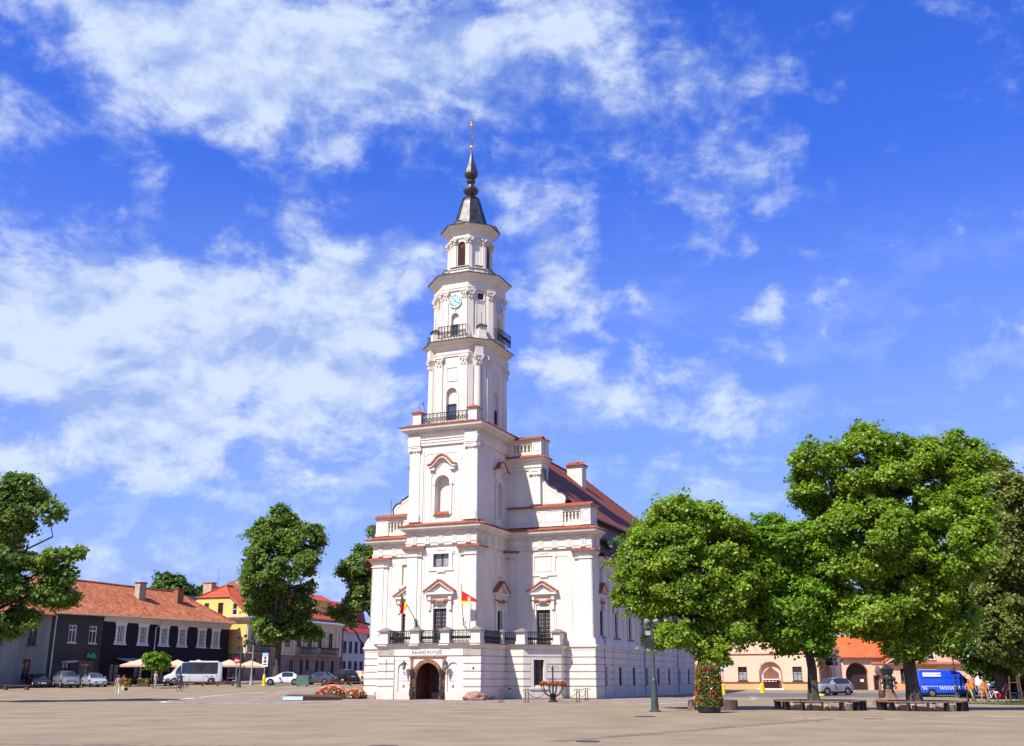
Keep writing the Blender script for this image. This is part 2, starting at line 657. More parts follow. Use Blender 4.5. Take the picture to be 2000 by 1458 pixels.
def thing(name, label, cat, loc, rz=0.0, group=None):
    o = bpy.data.objects.new(name, None)
    C.objects.link(o)
    o.location = loc
    o.rotation_euler = (0, 0, rz)
    o.empty_display_size = .5
    return tag(o, label, cat, group)


def dup(o, loc=None, rz=None, label=None):
    def rec(src, par):
        c = src.copy()
        C.objects.link(c)
        c.parent = par
        for ch in src.children:
            rec(ch, c)
        return c
    c = rec(o, None)
    if loc is not None:
        c.location = loc
    if rz is not None:
        c.rotation_euler = (0, 0, rz)
    if label:
        c['label'] = label
    return c


class Fr:
    """a wall frame: o origin (x,y), e direction along the wall seen from outside left to right; d goes inward"""
    def __init__(s, ox, oy, ex, ey):
        l = math.hypot(ex, ey)
        s.o = (ox, oy)
        s.e = (ex / l, ey / l)
        s.n = (-ey / l, ex / l)

    def P(s, x, d, z):
        return (s.o[0] + s.e[0] * x + s.n[0] * d, s.o[1] + s.e[1] * x + s.n[1] * d, z)

    def box(s, m, x0, x1, d0, d1, z0, z1):
        P = s.P
        m.add([P(x0, d0, z0), P(x1, d0, z0), P(x1, d1, z0), P(x0, d1, z0), P(x0, d0, z1), P(x1, d0, z1), P(x1, d1, z1), P(x0, d1, z1)],
              [(0, 3, 2, 1), (4, 5, 6, 7), (0, 1, 5, 4), (1, 2, 6, 5), (2, 3, 7, 6), (3, 0, 4, 7)])

    def poly(s, m, pts, d0, d1):
        """solid from an (x,z) outline between two depths"""
        n = len(pts)
        vs = [s.P(x, d0, z) for x, z in pts] + [s.P(x, d1, z) for x, z in pts]
        fs = [tuple(range(n)), tuple(range(2 * n - 1, n - 1, -1))]
        fs += [((i + 1) % n, i, n + i, n + (i + 1) % n) for i in range(n)]
        m.add(vs, fs)

    def band(s, m, pts, w, d0, d1):
        """a moulding of width w along an (x,z) path, between two depths"""
        n = len(pts)
        out, inn = [], []
        for i, p in enumerate(pts):
            a = pts[max(0, i - 1)]
            c = pts[min(n - 1, i + 1)]
            dx, dz = c[0] - a[0], c[1] - a[1]
            l = math.hypot(dx, dz) or 1
            nx, nz = -dz / l, dx / l
            out.append((p[0] + nx * w / 2, p[1] + nz * w / 2))
            inn.append((p[0] - nx * w / 2, p[1] - nz * w / 2))
        rings = [[s.P(*(o_[0], d0, o_[1])), s.P(i_[0], d0, i_[1]), s.P(i_[0], d1, i_[1]), s.P(o_[0], d1, o_[1])] for o_, i_ in zip(out, inn)]
        m.loft(rings)

    def wall(s, m, x0, x1, z0, z1, holes=(), rev=.3, back=False):
        """wall face at d=0; holes are (xa, xb, za, zb, arch) with arch True for a round head"""
        xs = sorted({x0, x1, *[h[0] for h in holes], *[h[1] for h in holes]})
        zs = sorted({z0, z1, *[h[2] for h in holes], *[h[3] for h in holes]})
        for i in range(len(xs) - 1):
            run = None
            for j in range(len(zs) - 1):
                cx, cz = (xs[i] + xs[i + 1]) / 2, (zs[j] + zs[j + 1]) / 2
                inside = any(h[0] < cx < h[1] and h[2] < cz < h[3] for h in holes)
                if not inside:
                    if run is None:
                        run = zs[j]
                if inside and run is not None:
                    m.face([s.P(xs[i], 0, run), s.P(xs[i + 1], 0, run), s.P(xs[i + 1], 0, zs[j]), s.P(xs[i], 0, zs[j])])
                    run = None
            if run is not None:
                m.face([s.P(xs[i], 0, run), s.P(xs[i + 1], 0, run), s.P(xs[i + 1], 0, z1), s.P(xs[i], 0, z1)])
        for h in holes:
            xa, xb, za, zb = h[:4]
            arch = len(h) > 4 and h[4]
            r_ = h[5] if len(h) > 5 else rev
            if arch:
                cx, rr = (xa + xb) / 2, (xb - xa) / 2
                zs_ = zb - rr
                pts = [(cx + rr * math.cos(t), zs_ + rr * math.sin(t)) for t in [math.pi * k / 12 for k in range(13)]]
                for k in range(12):
                    cor = (xb, zb) if k < 6 else (xa, zb)
                    m.face([s.P(cor[0], 0, cor[1]), s.P(pts[k + 1][0], 0, pts[k + 1][1]), s.P(pts[k][0], 0, pts[k][1])])
                out = [(xa, za), (xb, za)] + pts
            else:
                out = [(xa, za), (xb, za), (xb, zb), (xa, zb)]
            n = len(out)
            for k in range(n):
                p, q = out[k], out[(k + 1) % n]
                m.face([s.P(p[0], 0, p[1]), s.P(p[0], r_, p[1]), s.P(q[0], r_, q[1]), s.P(q[0], 0, q[1])])


def arch_pts(xa, xb, za, zb, n=12):
    cx, rr = (xa + xb) / 2, (xb - xa) / 2
    return [(xa, za)] + [(cx - rr * math.cos(math.pi * k / n), zb - rr + rr * math.sin(math.pi * k / n)) for k in range(n + 1)] + [(xb, za)]


def window(parent, fr, xa, xb, za, zb, d, frame='red_frame', glass='dark_glass', nx=2, nz=2, fw=.07, bar=.035, name='window', arch=False, panes=True, mid=.09):
    """window part: frame bars; sub-part: the panes of each leaf"""
    m = M()
    if arch:
        ap = arch_pts(xa, xb, za, zb)
        fr.band(m, ap, fw * 2, d - .06, d + .02)
        fr.box(m, xa, xb, d - .06, d + .02, za, za + fw)
    else:
        fr.box(m, xa, xa + fw, d - .06, d + .02, za, zb)
        fr.box(m, xb - fw, xb, d - .06, d + .02, za, zb)
        fr.box(m, xa + fw, xb - fw, d - .06, d + .02, za, za + fw)
        fr.box(m, xa + fw, xb - fw, d - .06, d + .02, zb - fw, zb)
    for i in range(1, nx):
        x = xa + (xb - xa) * i / nx
        w_ = mid if (nx % 2 == 0 and i == nx // 2) else bar
        fr.box(m, x - w_ / 2, x + w_ / 2, d - .05, d + .015, za + fw, zb - fw if not arch else zb - .02)
    for j in range(1, nz):
        z = za + (zb - za) * j / nz
        w_ = mid if (nz % 2 == 0 and j == nz // 2) else bar
        fr.box(m, xa + fw, xb - fw, d - .04, d + .01, z - w_ / 2, z + w_ / 2)
    o = obj(name, m, frame, parent)
    g = M()
    if arch:
        fr.poly(g, arch_pts(xa + .01, xb - .01, za + .01, zb - .01), d + .03, d + .05)
        obj('pane', g, glass, o)
    elif nx >= 2 and panes:
        xm = (xa + xb) / 2
        for (p, q) in ((xa + .01, xm), (xm, xb - .01)):
            g = M()
            fr.box(g, p, q, d + .03, d + .05, za + .01, zb - .01)
            obj('pane', g, glass, o)
    else:
        fr.box(g, xa + .01, xb - .01, d + .03, d + .05, za + .01, zb - .01)
        obj('pane', g, glass, o)
    return o


def coping(m, fr, x0, x1, d0, d1, z0, z1, pitch=.19):
    """a row of half-round tiles falling from (d1,z1) outward to (d0,z0)"""
    n = max(1, int(round(abs(x1 - x0) / pitch)))
    w_ = (x1 - x0) / n
    for i in range(n):
        xa = x0 + i * w_
        j = (rnd.random() - .5) * .03
        ring = []
        for (d, z) in ((d0 - j, z0), (d1, z1)):
            ring.append([fr.P(xa, d, z - .02), fr.P(xa + w_ * .12, d, z + .05), fr.P(xa + w_ * .5, d, z + .09), fr.P(xa + w_ * .88, d, z + .05), fr.P(xa + w_, d, z - .02)])
        m.add(ring[0] + ring[1], [(0, 5, 6, 1), (1, 6, 7, 2), (2, 7, 8, 3), (3, 8, 9, 4), (0, 1, 2, 3, 4)])


def coping_path(m, path, zo, zi, over, back, pitch=.19):
    """coping along a plan path; tiles lean out to the right of travel, mitred corners left as solid wedges"""
    s_ = M()
    s_.sweep(path, [(over, zo - .03), (over, zo), (-back, zi), (-back, zi - .06)])
    m.add(s_.v, s_.f)
    for p, q in zip(path[:-1], path[1:]):
        ex, ey = q[0] - p[0], q[1] - p[1]
        L_ = math.hypot(ex, ey)
        fr = Fr(p[0], p[1], ex, ey)
        coping(m, fr, 0, L_, -over, back, zo, zi, pitch)


# ------------------------------------------------------------------ ground
def ground():
    m, nt, b = base_mat('paving')
    L = nt.links
    b.inputs['Roughness'].default_value = .9
    b.inputs['Specular IOR Level'].default_value = .12
    tcx = nt.nodes.new('ShaderNodeTexCoord')
    br = nt.nodes.new('ShaderNodeTexBrick')
    br.inputs['Scale'].default_value = 1
    br.inputs['Brick Width'].default_value = .24
    br.inputs['Row Height'].default_value = .12
    br.inputs['Mortar Size'].default_value = .008
    br.inputs['Color1'].default_value = (.285, .222, .142, 1)
    br.inputs['Color2'].default_value = (.268, .207, .130, 1)
    br.inputs['Mortar'].default_value = (.232, .18, .115, 1)
    mp = nt.nodes.new('ShaderNodeMapping')
    mp.inputs['Rotation'].default_value = (0, 0, R(-23))
    L.new(tcx.outputs['Object'], mp.inputs[0])
    L.new(mp.outputs[0], br.inputs['Vector'])
    n1_ = nt.nodes.new('ShaderNodeTexNoise')
    n1_.inputs['Scale'].default_value = .35
    n1_.inputs['Detail'].default_value = 8
    n1_.inputs['Roughness'].default_value = .65
    L.new(tcx.outputs['Object'], n1_.inputs['Vector'])
    rp = nt.nodes.new('ShaderNodeValToRGB')
    rp.color_ramp.elements[0].position = .3
    rp.color_ramp.elements[0].color = (.74, .74, .72, 1)
    rp.color_ramp.elements[1].position = .72
    rp.color_ramp.elements[1].color = (1.2, 1.18, 1.14, 1)
    L.new(n1_.outputs[0], rp.inputs[0])
    mx = nt.nodes.new('ShaderNodeMix')
    mx.data_type = 'RGBA'
    mx.blend_type = 'MULTIPLY'
    mx.inputs[0].default_value = 1
    L.new(br.outputs[0], mx.inputs[6])
    L.new(rp.outputs[0], mx.inputs[7])
    L.new(mx.outputs[2], b.inputs['Base Color'])
    bu = nt.nodes.new('ShaderNodeBump')
    bu.inputs['Strength'].default_value = .35
    bu.inputs['Distance'].default_value = .015
    ad = nt.nodes.new('ShaderNodeMath')
    ad.operation = 'SUBTRACT'
    n9 = nt.nodes.new('ShaderNodeTexNoise')
    n9.inputs['Scale'].default_value = 3
    n9.inputs['Detail'].default_value = 8
    L.new(tcx.outputs['Object'], n9.inputs['Vector'])
    L.new(n9.outputs[0], ad.inputs[0])
    L.new(br.outputs[1], ad.inputs[1])
    L.new(ad.outputs[0], bu.inputs['Height'])
    L.new(bu.outputs[0], b.inputs['Normal'])

    # cobbles round the hall
    m, nt, b = base_mat('cobbles')
    L = nt.links
    b.inputs['Roughness'].default_value = .9
    b.inputs['Specular IOR Level'].default_value = .15
    tcx = nt.nodes.new('ShaderNodeTexCoord')
    vo = nt.nodes.new('ShaderNodeTexVoronoi')
    vo.inputs['Scale'].default_value = 5.5
    L.new(tcx.outputs['Object'], vo.inputs['Vector'])
    v2 = nt.nodes.new('ShaderNodeTexVoronoi')
    v2.feature = 'DISTANCE_TO_EDGE'
    v2.inputs['Scale'].default_value = 5.5
    L.new(tcx.outputs['Object'], v2.inputs['Vector'])
    hs = nt.nodes.new('ShaderNodeSeparateColor')
    L.new(vo.outputs['Color'], hs.inputs[0])
    n7 = nt.nodes.new('ShaderNodeTexNoise')
    n7.inputs['Scale'].default_value = .5
    n7.inputs['Detail'].default_value = 7
    L.new(tcx.outputs['Object'], n7.inputs['Vector'])
    rp = nt.nodes.new('ShaderNodeValToRGB')
    rp.color_ramp.elements[0].color = (.17, .12, .085, 1)
    rp.color_ramp.elements[1].color = (.46, .36, .27, 1)
    ad = nt.nodes.new('ShaderNodeMath')
    ad.operation = 'MULTIPLY_ADD'
    ad.inputs[1].default_value = .6
    L.new(hs.outputs[0], ad.inputs[0])
    s2 = nt.nodes.new('ShaderNodeMath')
    s2.operation = 'MULTIPLY_ADD'
    s2.inputs[1].default_value = 1.2
    s2.inputs[2].default_value = -.35
    L.new(n7.outputs[0], s2.inputs[0])
    L.new(s2.outputs[0], ad.inputs[2])
    L.new(ad.outputs[0], rp.inputs[0])
    gt = nt.nodes.new('ShaderNodeMapRange')
    gt.inputs[1].default_value = 0
    gt.inputs[2].default_value = .12
    gt.inputs[3].default_value = .4
    gt.inputs[4].default_value = 1
    L.new(v2.outputs['Distance'], gt.inputs[0])
    cc = nt.nodes.new('ShaderNodeCombineColor')
    for i in range(3):
        L.new(gt.outputs[0], cc.inputs[i])
    mx = nt.nodes.new('ShaderNodeMix')
    mx.data_type = 'RGBA'
    mx.blend_type = 'MULTIPLY'
    mx.inputs[0].default_value = 1
    L.new(rp.outputs[0], mx.inputs[6])
    L.new(cc.outputs[0], mx.inputs[7])
    L.new(mx.outputs[2], b.inputs['Base Color'])
    bu = nt.nodes.new('ShaderNodeBump')
    bu.inputs['Strength'].default_value = .9
    bu.inputs['Distance'].default_value = .03
    L.new(gt.outputs[0], bu.inputs['Height'])
    L.new(bu.outputs[0], b.inputs['Normal'])

    pm('paint_line', (.62, .58, .52), .8, .25, 1.5)
    pm('far_ground', (.10, .12, .06), .9, .3, .05)
    pm('grass', (.09, .10, .035), .9, .35, 3, .8, 30)
    pm('asphalt', (.13, .125, .125), .85, .2, 2, .3, 40)

    def sheet(name, mat_, xs, ys, dz=0, mask=None):
        g = M()
        idx = {}
        for j, y in enumerate(ys):
            for i, x in enumerate(xs):
                idx[i, j] = len(g.v)
                g.v.append((x, y, zg(x, y) + dz))
        for j in range(len(ys) - 1):
            for i in range(len(xs) - 1):
                g.f.append((idx[i, j], idx[i + 1, j], idx[i + 1, j + 1], idx[i, j + 1]))
                g.mi.append(0)
        return tag(obj(name, g, mat_, smooth=True), kind='structure')
    xs = [-1500, -400, -150] + [x for x in range(-110, 111, 4)] + [150, 400, 1500]
    ys = [-1500, -300, -60, -20] + [y for y in range(0, 200, 4)] + [300, 600, 1500, 2500]
    sheet('ground', 'paving', xs, ys)
    # cobbled apron: an outline in world coordinates
    line = [(-24.5, 77.0), (-23.6, 72.5), (-19, 69.5), (-12, 66.5), (-4, 64.8), (4.0, 64.6), (8.5, 67.5), (12.5, 74), (17, 84), (22, 97), (24, 108), (14, 121), (-6, 122), (-18, 112), (-24, 98), (-26, 86)]

    def smooth_loop(p, k=3):
        for _ in range(k):
            q = []
            for i in range(len(p)):
                a_, b_ = p[i], p[(i + 1) % len(p)]
                q.append((a_[0] * .75 + b_[0] * .25, a_[1] * .75 + b_[1] * .25))
                q.append((a_[0] * .25 + b_[0] * .75, a_[1] * .25 + b_[1] * .75))
            p = q
        return p
    lp = smooth_loop(line)
    bm = bmesh.new()
    n = len(lp)
    cx, cy = sum(p[0] for p in lp) / n, sum(p[1] for p in lp) / n
    rings = []
    K = 16
    for k in range(1, K + 1):
        rings.append([bm.verts.new((cx + (x - cx) * k / K, cy + (y - cy) * k / K, zg(cx + (x - cx) * k / K, cy + (y - cy) * k / K) + .006)) for x, y in lp])
    c0 = bm.verts.new((cx, cy, zg(cx, cy) + .006))
    for i in range(n):
        bm.faces.new((c0, rings[0][i], rings[0][(i + 1) % n]))
        for k in range(K - 1):
            bm.faces.new((rings[k][i], rings[k + 1][i], rings[k + 1][(i + 1) % n], rings[k][(i + 1) % n]))
    bmesh.ops.recalc_face_normals(bm, faces=bm.faces)
    me = bpy.data.meshes.new('cobbled_apron')
    bm.to_mesh(me)
    bm.free()
    me.materials.append(MATS['cobbles'])
    o = bpy.data.objects.new('cobbled_pavement', me)
    C.objects.link(o)
    tag(o, kind='structure')
    # the pale kerb line round it
    g = M()
    for i in range(n):
        a_, b_ = lp[i], lp[(i + 1) % n]
        if rnd.random() < .07:
            continue
        d = Vector((b_[0] - a_[0], b_[1] - a_[1])).normalized()
        nn = Vector((d.y, -d.x)) * .16
        z1, z2 = zg(*a_) + .012, zg(*b_) + .012
        g.face([(a_[0] - nn.x, a_[1] - nn.y, z1), (a_[0] + nn.x, a_[1] + nn.y, z1), (b_[0] + nn.x, b_[1] + nn.y, z2), (b_[0] - nn.x, b_[1] - nn.y, z2)])
    tag(obj('white_line', g, 'paint_line'), kind='structure')
    g = M()
    g2 = M()
    for (x0, y0, x1, y1, w_) in ((-16, 27.0, -1, 24.9, .22), (1.0, 27.5, 12.5, 43.0, .26), (-30, 41, -16, 30.0, .2)):
        dx, dy = x1 - x0, y1 - y0
        l_ = math.hypot(dx, dy)
        nx, ny = -dy / l_ * w_, dx / l_ * w_
        k_ = int(l_ / .42)
        for i in range(k_):
            t0, t1 = (i + .04) / k_, (i + .96) / k_
            q = g if rnd.random() < .7 else g2
            q.face([(x0 + dx * t0 - nx, y0 + dy * t0 - ny, .006), (x0 + dx * t1 - nx, y0 + dy * t1 - ny, .006), (x0 + dx * t1 + nx, y0 + dy * t1 + ny, .006), (x0 + dx * t0 + nx, y0 + dy * t0 + ny, .006)])
    pm('paving_strip', (.235, .18, .125), .9, .25, 2, .4, 20)
    pm('paving_strip_dark', (.19, .145, .105), .9, .25, 2, .4, 20)
    tag(obj('paving_strip', g, 'paving_strip'), kind='structure')
    tag(obj('paving_strip_dark', g2, 'paving_strip_dark'), kind='structure')
    g = M()
    for (cx_, cy_, sx_, sy_) in ((12.5, 43.5, 1.6, 1.0), (14.2, 43.0, .9, .6), (10.9, 40.6, .9, .5), (18.6, 46.2, 1.2, .8), (20.4, 45.2, .8, .4)):
        for _ in range(9):
            px_, py_ = cx_ + rnd.gauss(0, sx_ * .45), cy_ + rnd.gauss(0, sy_ * .45)
            r_ = .08 + .22 * rnd.random()
            g.face([(px_ + r_ * (1 + .35 * rnd.random()) * math.cos(t * math.pi / 5), py_ + r_ * (1 + .35 * rnd.random()) * math.sin(t * math.pi / 5), zg(px_, py_) + .0045) for t in range(10)])
    pm('chalk_stain', (.40, .345, .265), .9, .15, 3)
    tag(obj('pale_stains', g, 'chalk_stain'), kind='structure')
    return lp


ground()

# ------------------------------------------------------------------ the town hall
AC = -4.35
hall = thing('town_hall', 'white baroque town hall with tall stepped tower, black spire and brown tiled roof', 'town hall', (*W(0, 0), 0), -TH)
FRONT_T = Fr(0, 1.75, 1, 0)       # tower front; x = a
SIDE_T = Fr(-1.31, 0, 0, 1)       # tower right side; x = b
SIDE_TL = Fr(-7.4, 0, 0, -1)      # tower left side; x = -b
FRONT_W = Fr(0, 8.1, 1, 0)        # wing front
SIDE_W = Fr(6.2, 0, 0, 1)
SIDE_N = Fr(5.95, 0, 0, 1)        # nave right side
PORCH = Fr(0, 0, 1, 0)
PORCH_R = Fr(0, 0, 0, 1)


def pil(m, fr, x0, x1, z0, z1, d=-.12):
    fr.box(m, x0, x1, d, .0, z0, z1)


def ionic(m, fr, x0, x1, z, d=-.12):
    fr.box(m, x0 - .06, x1 + .06, d - .1, 0, z + .36, z + .46)
    fr.box(m, x0, x1, d - .05, 0, z, z + .36)
    for x in (x0 + .02, x1 - .02):
        p = fr.P(x, d - .16, z + .2)
        q = fr.P(x, d + .02, z + .2)
        m.tube([p, q], .17, 8)
    for k in range(3):
        x = x0 + (x1 - x0) * (k + 1) / 4
        c = fr.P(x, d - .1, z + .1)
        m.ball(c, .08, 6, 3)


def corinthian(m, fr, x0, x1, z, h=.85, d=-.12):
    w_ = x1 - x0
    n = 5
    for k in range(n):
        t = k / (n - 1)
        e = .10 * t * t
        fr.box(m, x0 - e, x1 + e, d - .02 - e, 0, z + h * .82 * k / n, z + h * .82 * (k + 1) / n)
    fr.box(m, x0 - .15, x1 + .15, d - .17, 0, z + h * .84, z + h)
    for row in range(2):
        c_ = max(2, int(w_ / .22))
        for k in range(c_):
            x = x0 + w_ * (k + .5 * (row + .5)) / c_
            m.ball(fr.P(x, d - .05 - .06 * row, z + h * (.2 + .32 * row)), .085, 6, 3, 1.3)
    for x in (x0 - .05, x1 + .05):
        m.ball(fr.P(x, d - .14, z + h * .72), .1, 6, 3)


def corner_pils(m, fr, xa, xb, z0, z1, w1=.95, w2=.32, d=-.12):
    """a wide pilaster at each end with a half pilaster inside it"""
    for s_ in (1, -1):
        x = xa if s_ > 0 else xb
        a_, b_ = sorted((x, x + s_ * w1))
        pil(m, fr, a_, b_, z0, z1, d)
        a_, b_ = sorted((x + s_ * w1, x + s_ * (w1 + w2)))
        pil(m, fr, a_, b_, z0, z1, d * .5)


LEV1 = [(-14.25, 14), (-14.25, 8.1), (-7.4, 8.1), (-7.4, 1.75), (-1.31, 1.75), (-1.31, 8.1), (6.2, 8.1), (6.2, 10.1)]


def hall_ground_storey():
    # ---- wing plinth storey
    Z1 = 4.15
    GW = Fr(0, 8.0, 1, 0)
    GS = Fr(6.38, 0, 0, 1)
    GN = Fr(6.1, 0, 0, 1)
    grooves = [.96, 1.52, 2.08, 2.64, 3.2]
    m = M()
    core = M()
    # cores sit 6 cm behind the faces of the courses
    TER = [(-8.8, 0), (0, 0), (0, 4.7), (1.55, 4.7), (3.85, 7.0), (3.85, 8.0)]
    TERL = [(-12.65, 8.0), (-12.65, 7.0), (-10.35, 4.7), (-8.8, 4.7), (-8.8, 0)]

    def courses(fr, x0, x1, holes=(), z0=.96, z1=3.2, top=True, bottom=True):
        zz = [z for z in grooves if z0 - .01 <= z <= z1 + .01]
        prs = list(zip(zz[:-1], zz[1:]))
        for a_, b_ in prs:
            seg = [(x0, x1)]
            for h_ in holes:
                if h_[2] < b_ - .03 and h_[3] > a_ + .03:
                    ns = []
                    for s0, s1 in seg:
                        if h_[0] > s0:
                            ns.append((s0, min(s1, h_[0])))
                        if h_[1] < s1:
                            ns.append((max(s0, h_[1]), s1))
                    seg = [q for q in ns if q[1] - q[0] > .05]
            for s0, s1 in seg:
                fr.box(m, s0, s1, -.09, .01, a_ + .05, b_ - .05)
        if bottom:
            seg = [(x0, x1)]
            for h_ in holes:
                if h_[2] < .5:
                    seg = [(x0, h_[0]), (h_[1], x1)]
            for s0, s1 in seg:
                fr.box(m, s0, s1, -.09, .01, -1.2, .96 - .05)
        if top:
            fr.box(m, x0, x1, -.09, .01, 3.25, 3.72)
    # porch front, with the doorway and the two plaque niches
    door = (-5.5, -3.4, 0, 2.72, True, .2)
    nl = (-7.05, -6.05, .55, 2.75, True, .12)
    nr = (-2.8, -1.8, .55, 2.75, True, .12)
    w_ = M()
    PORCH.wall(w_, -8.8, 0, -1.2, 4.0, [door, nl, nr], .12)
    PORCH.box(w_, nl[0] - .05, nl[1] + .05, .10, .14, .5, 2.8)
    PORCH.box(w_, nr[0] - .05, nr[1] + .05, .10, .14, .5, 2.8)
    PORCH_R.wall(w_, 0, 4.7, -1.2, 4.0)
    Fr(0, 4.7, 1, 0).wall(w_, 0, 1.55, -1.2, 4.0)
    DG = Fr(1.55, 4.7, 1, 1)
    dgw = (.85, 1.75, 1.05, 2.98)
    DG.wall(w_, 0, math.hypot(2.3, 2.3), -1.2, 4.0, [dgw], .3)
    Fr(3.85, 7.0, 0, 1).wall(w_, 0, 1.0, -1.2, 4.0)
    Fr(-8.8, 4.7, 0, -1).wall(w_, 0, 4.7, -1.2, 4.0)
    Fr(-10.35, 4.7, 1, 0).wall(w_, 0, 1.55, -1.2, 4.0)
    DL = Fr(-12.65, 7.0, 1, -1)
    DL.wall(w_, 0, math.hypot(2.3, 2.3), -1.2, 4.0)
    Fr(-12.65, 8.0, 0, -1).wall(w_, 0, 1.0, -1.2, 4.0)
    # wing ground walls
    GW.wall(w_, -14.7, -12.65, -1.2, 4.0)
    GW.wall(w_, 3.85, 6.38, -1.2, 4.0)
    Fr(-14.7, 0, 0, -1).wall(w_, -14.0, -8.0, -1.2, 4.0)
    GS.wall(w_, 8.0, 10.15, -1.2, 4.0)
    GS.box(w_, 10.14, 10.15, 0, .3, -1.2, 4.0)
    nwin = [(10.95 + 4.12 * k, 11.85 + 4.12 * k, .95, 2.5) for k in range(8)]
    GN.wall(w_, 10.15, 43.4, -1.2, 4.0, nwin, .16)
    obj('ground_storey_wall', w_, 'white_plaster', hall)
    courses(PORCH, -8.86, -7.35, z1=2.64)
    courses(PORCH, -1.45, .06, z1=2.64)
    PORCH.box(m, -8.86, -7.35, -.09, .01, 2.69, 3.15)
    PORCH.box(m, -1.45, .06, -.09, .01, 2.69, 3.15)
    PORCH.box(m, -8.86, .06, -.09, .01, 3.25, 3.72)
    PORCH.box(m, -7.35, -6.0, -.02, .01, 2.9, 3.155)
    PORCH.box(m, -2.95, -1.45, -.02, .01, 2.9, 3.155)
    # the right side of the porch and the terrace round to the wing
    courses(PORCH_R, 0, 4.64)
    courses(Fr(0, 4.7, 1, 0), .06, 1.6)
    L_ = math.hypot(2.3, 2.3)
    courses(DG, -.04, L_ + .02, [(.6, 2.0, .8, 3.2)])
    courses(Fr(3.85, 7.0, 0, 1), 0, .94)
    courses(DL, 0, L_)
    courses(Fr(-10.35, 4.7, 1, 0), -.04, 1.49)
    courses(GW, -14.76, -12.71)
    courses(GW, 3.91, 6.44)
    courses(GS, 7.94, 10.15)
    courses(GN, 10.15, 43.4, [(a_ - .22, b_ + .22, .6, 2.66) for a_, b_, _, _ in nwin])
    obj_split('stone_course', m, 'white_plaster', hall)
    # surround of the ground window on the slanting wall
    s_ = M()
    DG.box(s_, .62, .85, -.1, 0, .85, 3.15)
    DG.box(s_, 1.75, 1.98, -.1, 0, .85, 3.15)
    DG.box(s_, .85, 1.75, -.1, 0, 2.98, 3.15)
    DG.box(s_, .55, 2.05, -.16, 0, .72, .85)
    obj_split('window_surround', s_, 'white_plaster', hall)
    window(hall, DG, .85, 1.75, 1.05, 2.98, .2, nx=2, nz=2)
    s_ = M()
    for a_, b_, c_, d_ in nwin:
        GN.box(s_, a_ - .2, a_, -.07, 0, c_ - .15, d_ + .15)
        GN.box(s_, b_, b_ + .2, -.07, 0, c_ - .15, d_ + .15)
        GN.box(s_, a_, b_, -.07, 0, d_, d_ + .15)
        GN.box(s_, a_ - .25, b_ + .25, -.12, 0, c_ - .27, c_ - .15)
        window(hall, GN, a_, b_, c_, d_, .1, frame='red_frame', nx=2, nz=2, panes=False)
    for k in range(9):
        x = 10.15 + 4.12 * k - (.0 if k == 0 else .75)
        if k:
            GN.box(s_, x, x + .55, -.13, 0, -1.2, 3.72)
    obj_split('side_window_surround', s_, 'white_plaster', hall)
    # terrace top moulding and floor
    prof = [(0, 3.72), (.08, 3.74), (.10, 3.86), (.20, 3.90), (.24, 4.0), (.30, 4.04), (.30, 4.10), (-.1, 4.10), (-.1, 3.72)]
    t = M()
    path = TERL[:-1] + [(-8.8, 0)] + TER[1:]
    t.sweep(path, prof)
    for x in (-8.35, -5.6, -3.0, -.35):
        PORCH.box(t, x - .42, x + .42, -.335, .0, 4.0, 4.108)
    obj('terrace_cornice', t, 'white_plaster', hall)
    t = M()
    t.sweep(path, [(.36, 4.10), (.36, 4.15), (-.3, 4.17), (-.3, 4.10)])
    obj('terrace_edge_flashing', t, 'weathered_cap', hall)
    fl = M()
    fl.prism([(-8.8, .1), (-.1, .1), (-.1, 4.8), (1.5, 4.8), (3.75, 7.0), (3.75, 8.1), (-12.6, 8.1), (-12.6, 7.0), (-10.3, 4.8), (-8.8, 4.8)], 4.0, 4.12)
    obj('terrace_floor', fl, 'cream_plaster', hall)
    # wing plinth moulding and bell-cast foot of the upper wall
    b_ = M()
    prof = [(.0, 3.72), (.08, 3.76), (.10, 3.95), (.2, 4.0), (.22, 4.12), (.12, 4.2), (.1, 4.45), (-.02, 4.75), (-.12, 4.95), (-.4, 4.95), (-.4, 3.72)]
    b_.sweep([(3.85, 8.0), (6.38, 8.0), (6.38, 10.15)], prof)
    b_.sweep([(-14.7, 14), (-14.7, 8.0), (-12.65, 8.0)], prof)
    b_.sweep([(6.1, 10.15), (6.1, 43.4)], [(o_ + .0, z) for o_, z in prof])
    obj_split('plinth_moulding', b_, 'white_plaster', hall)
    # doorway: brick jambs, lintel beam and arch ring of single bricks
    br = M()
    PORCH.box(br, -5.93, -5.72, -.07, 0, .0, 3.12)
    PORCH.box(br, -3.18, -2.97, -.07, 0, .0, 3.12)
    obj('brick_jamb', br, 'brick', hall)
    cx, rr, zsp = -4.45, 1.05, 2.72 - 1.05
    nb = 19
    shared = None
    for k in range(nb):
        t0 = math.pi * (k + .06) / nb
        t1 = math.pi * (k + .94) / nb
        mm_ = M()
        r0, r1 = rr + .0, rr + .27
        PORCH.poly(mm_, [(cx + r0 * math.cos(t0), zsp + r0 * math.sin(t0)), (cx + r1 * math.cos(t0), zsp + r1 * math.sin(t0)), (cx + r1 * math.cos(t1), zsp + r1 * math.sin(t1)), (cx + r0 * math.cos(t1), zsp + r0 * math.sin(t1))], -.09, .2)
        obj('brick', mm_, 'brick', hall)
    b2 = M()
    for s_ in (-1, 1):
        for k in range(14):
            z = .02 + k * .117
            xa, xb = sorted((cx + s_ * rr, cx + s_ * (rr + .25)))
            PORCH.box(b2, xa, xb, -.08 + rnd.random() * .02, .1, z, z + .1)
    o = obj('jamb_bricks', b2, 'brick', hall, kind='stuff')
    li = M()
    PORCH.box(li, -6.05, -2.85, -.12, 0, 3.12, 3.22)
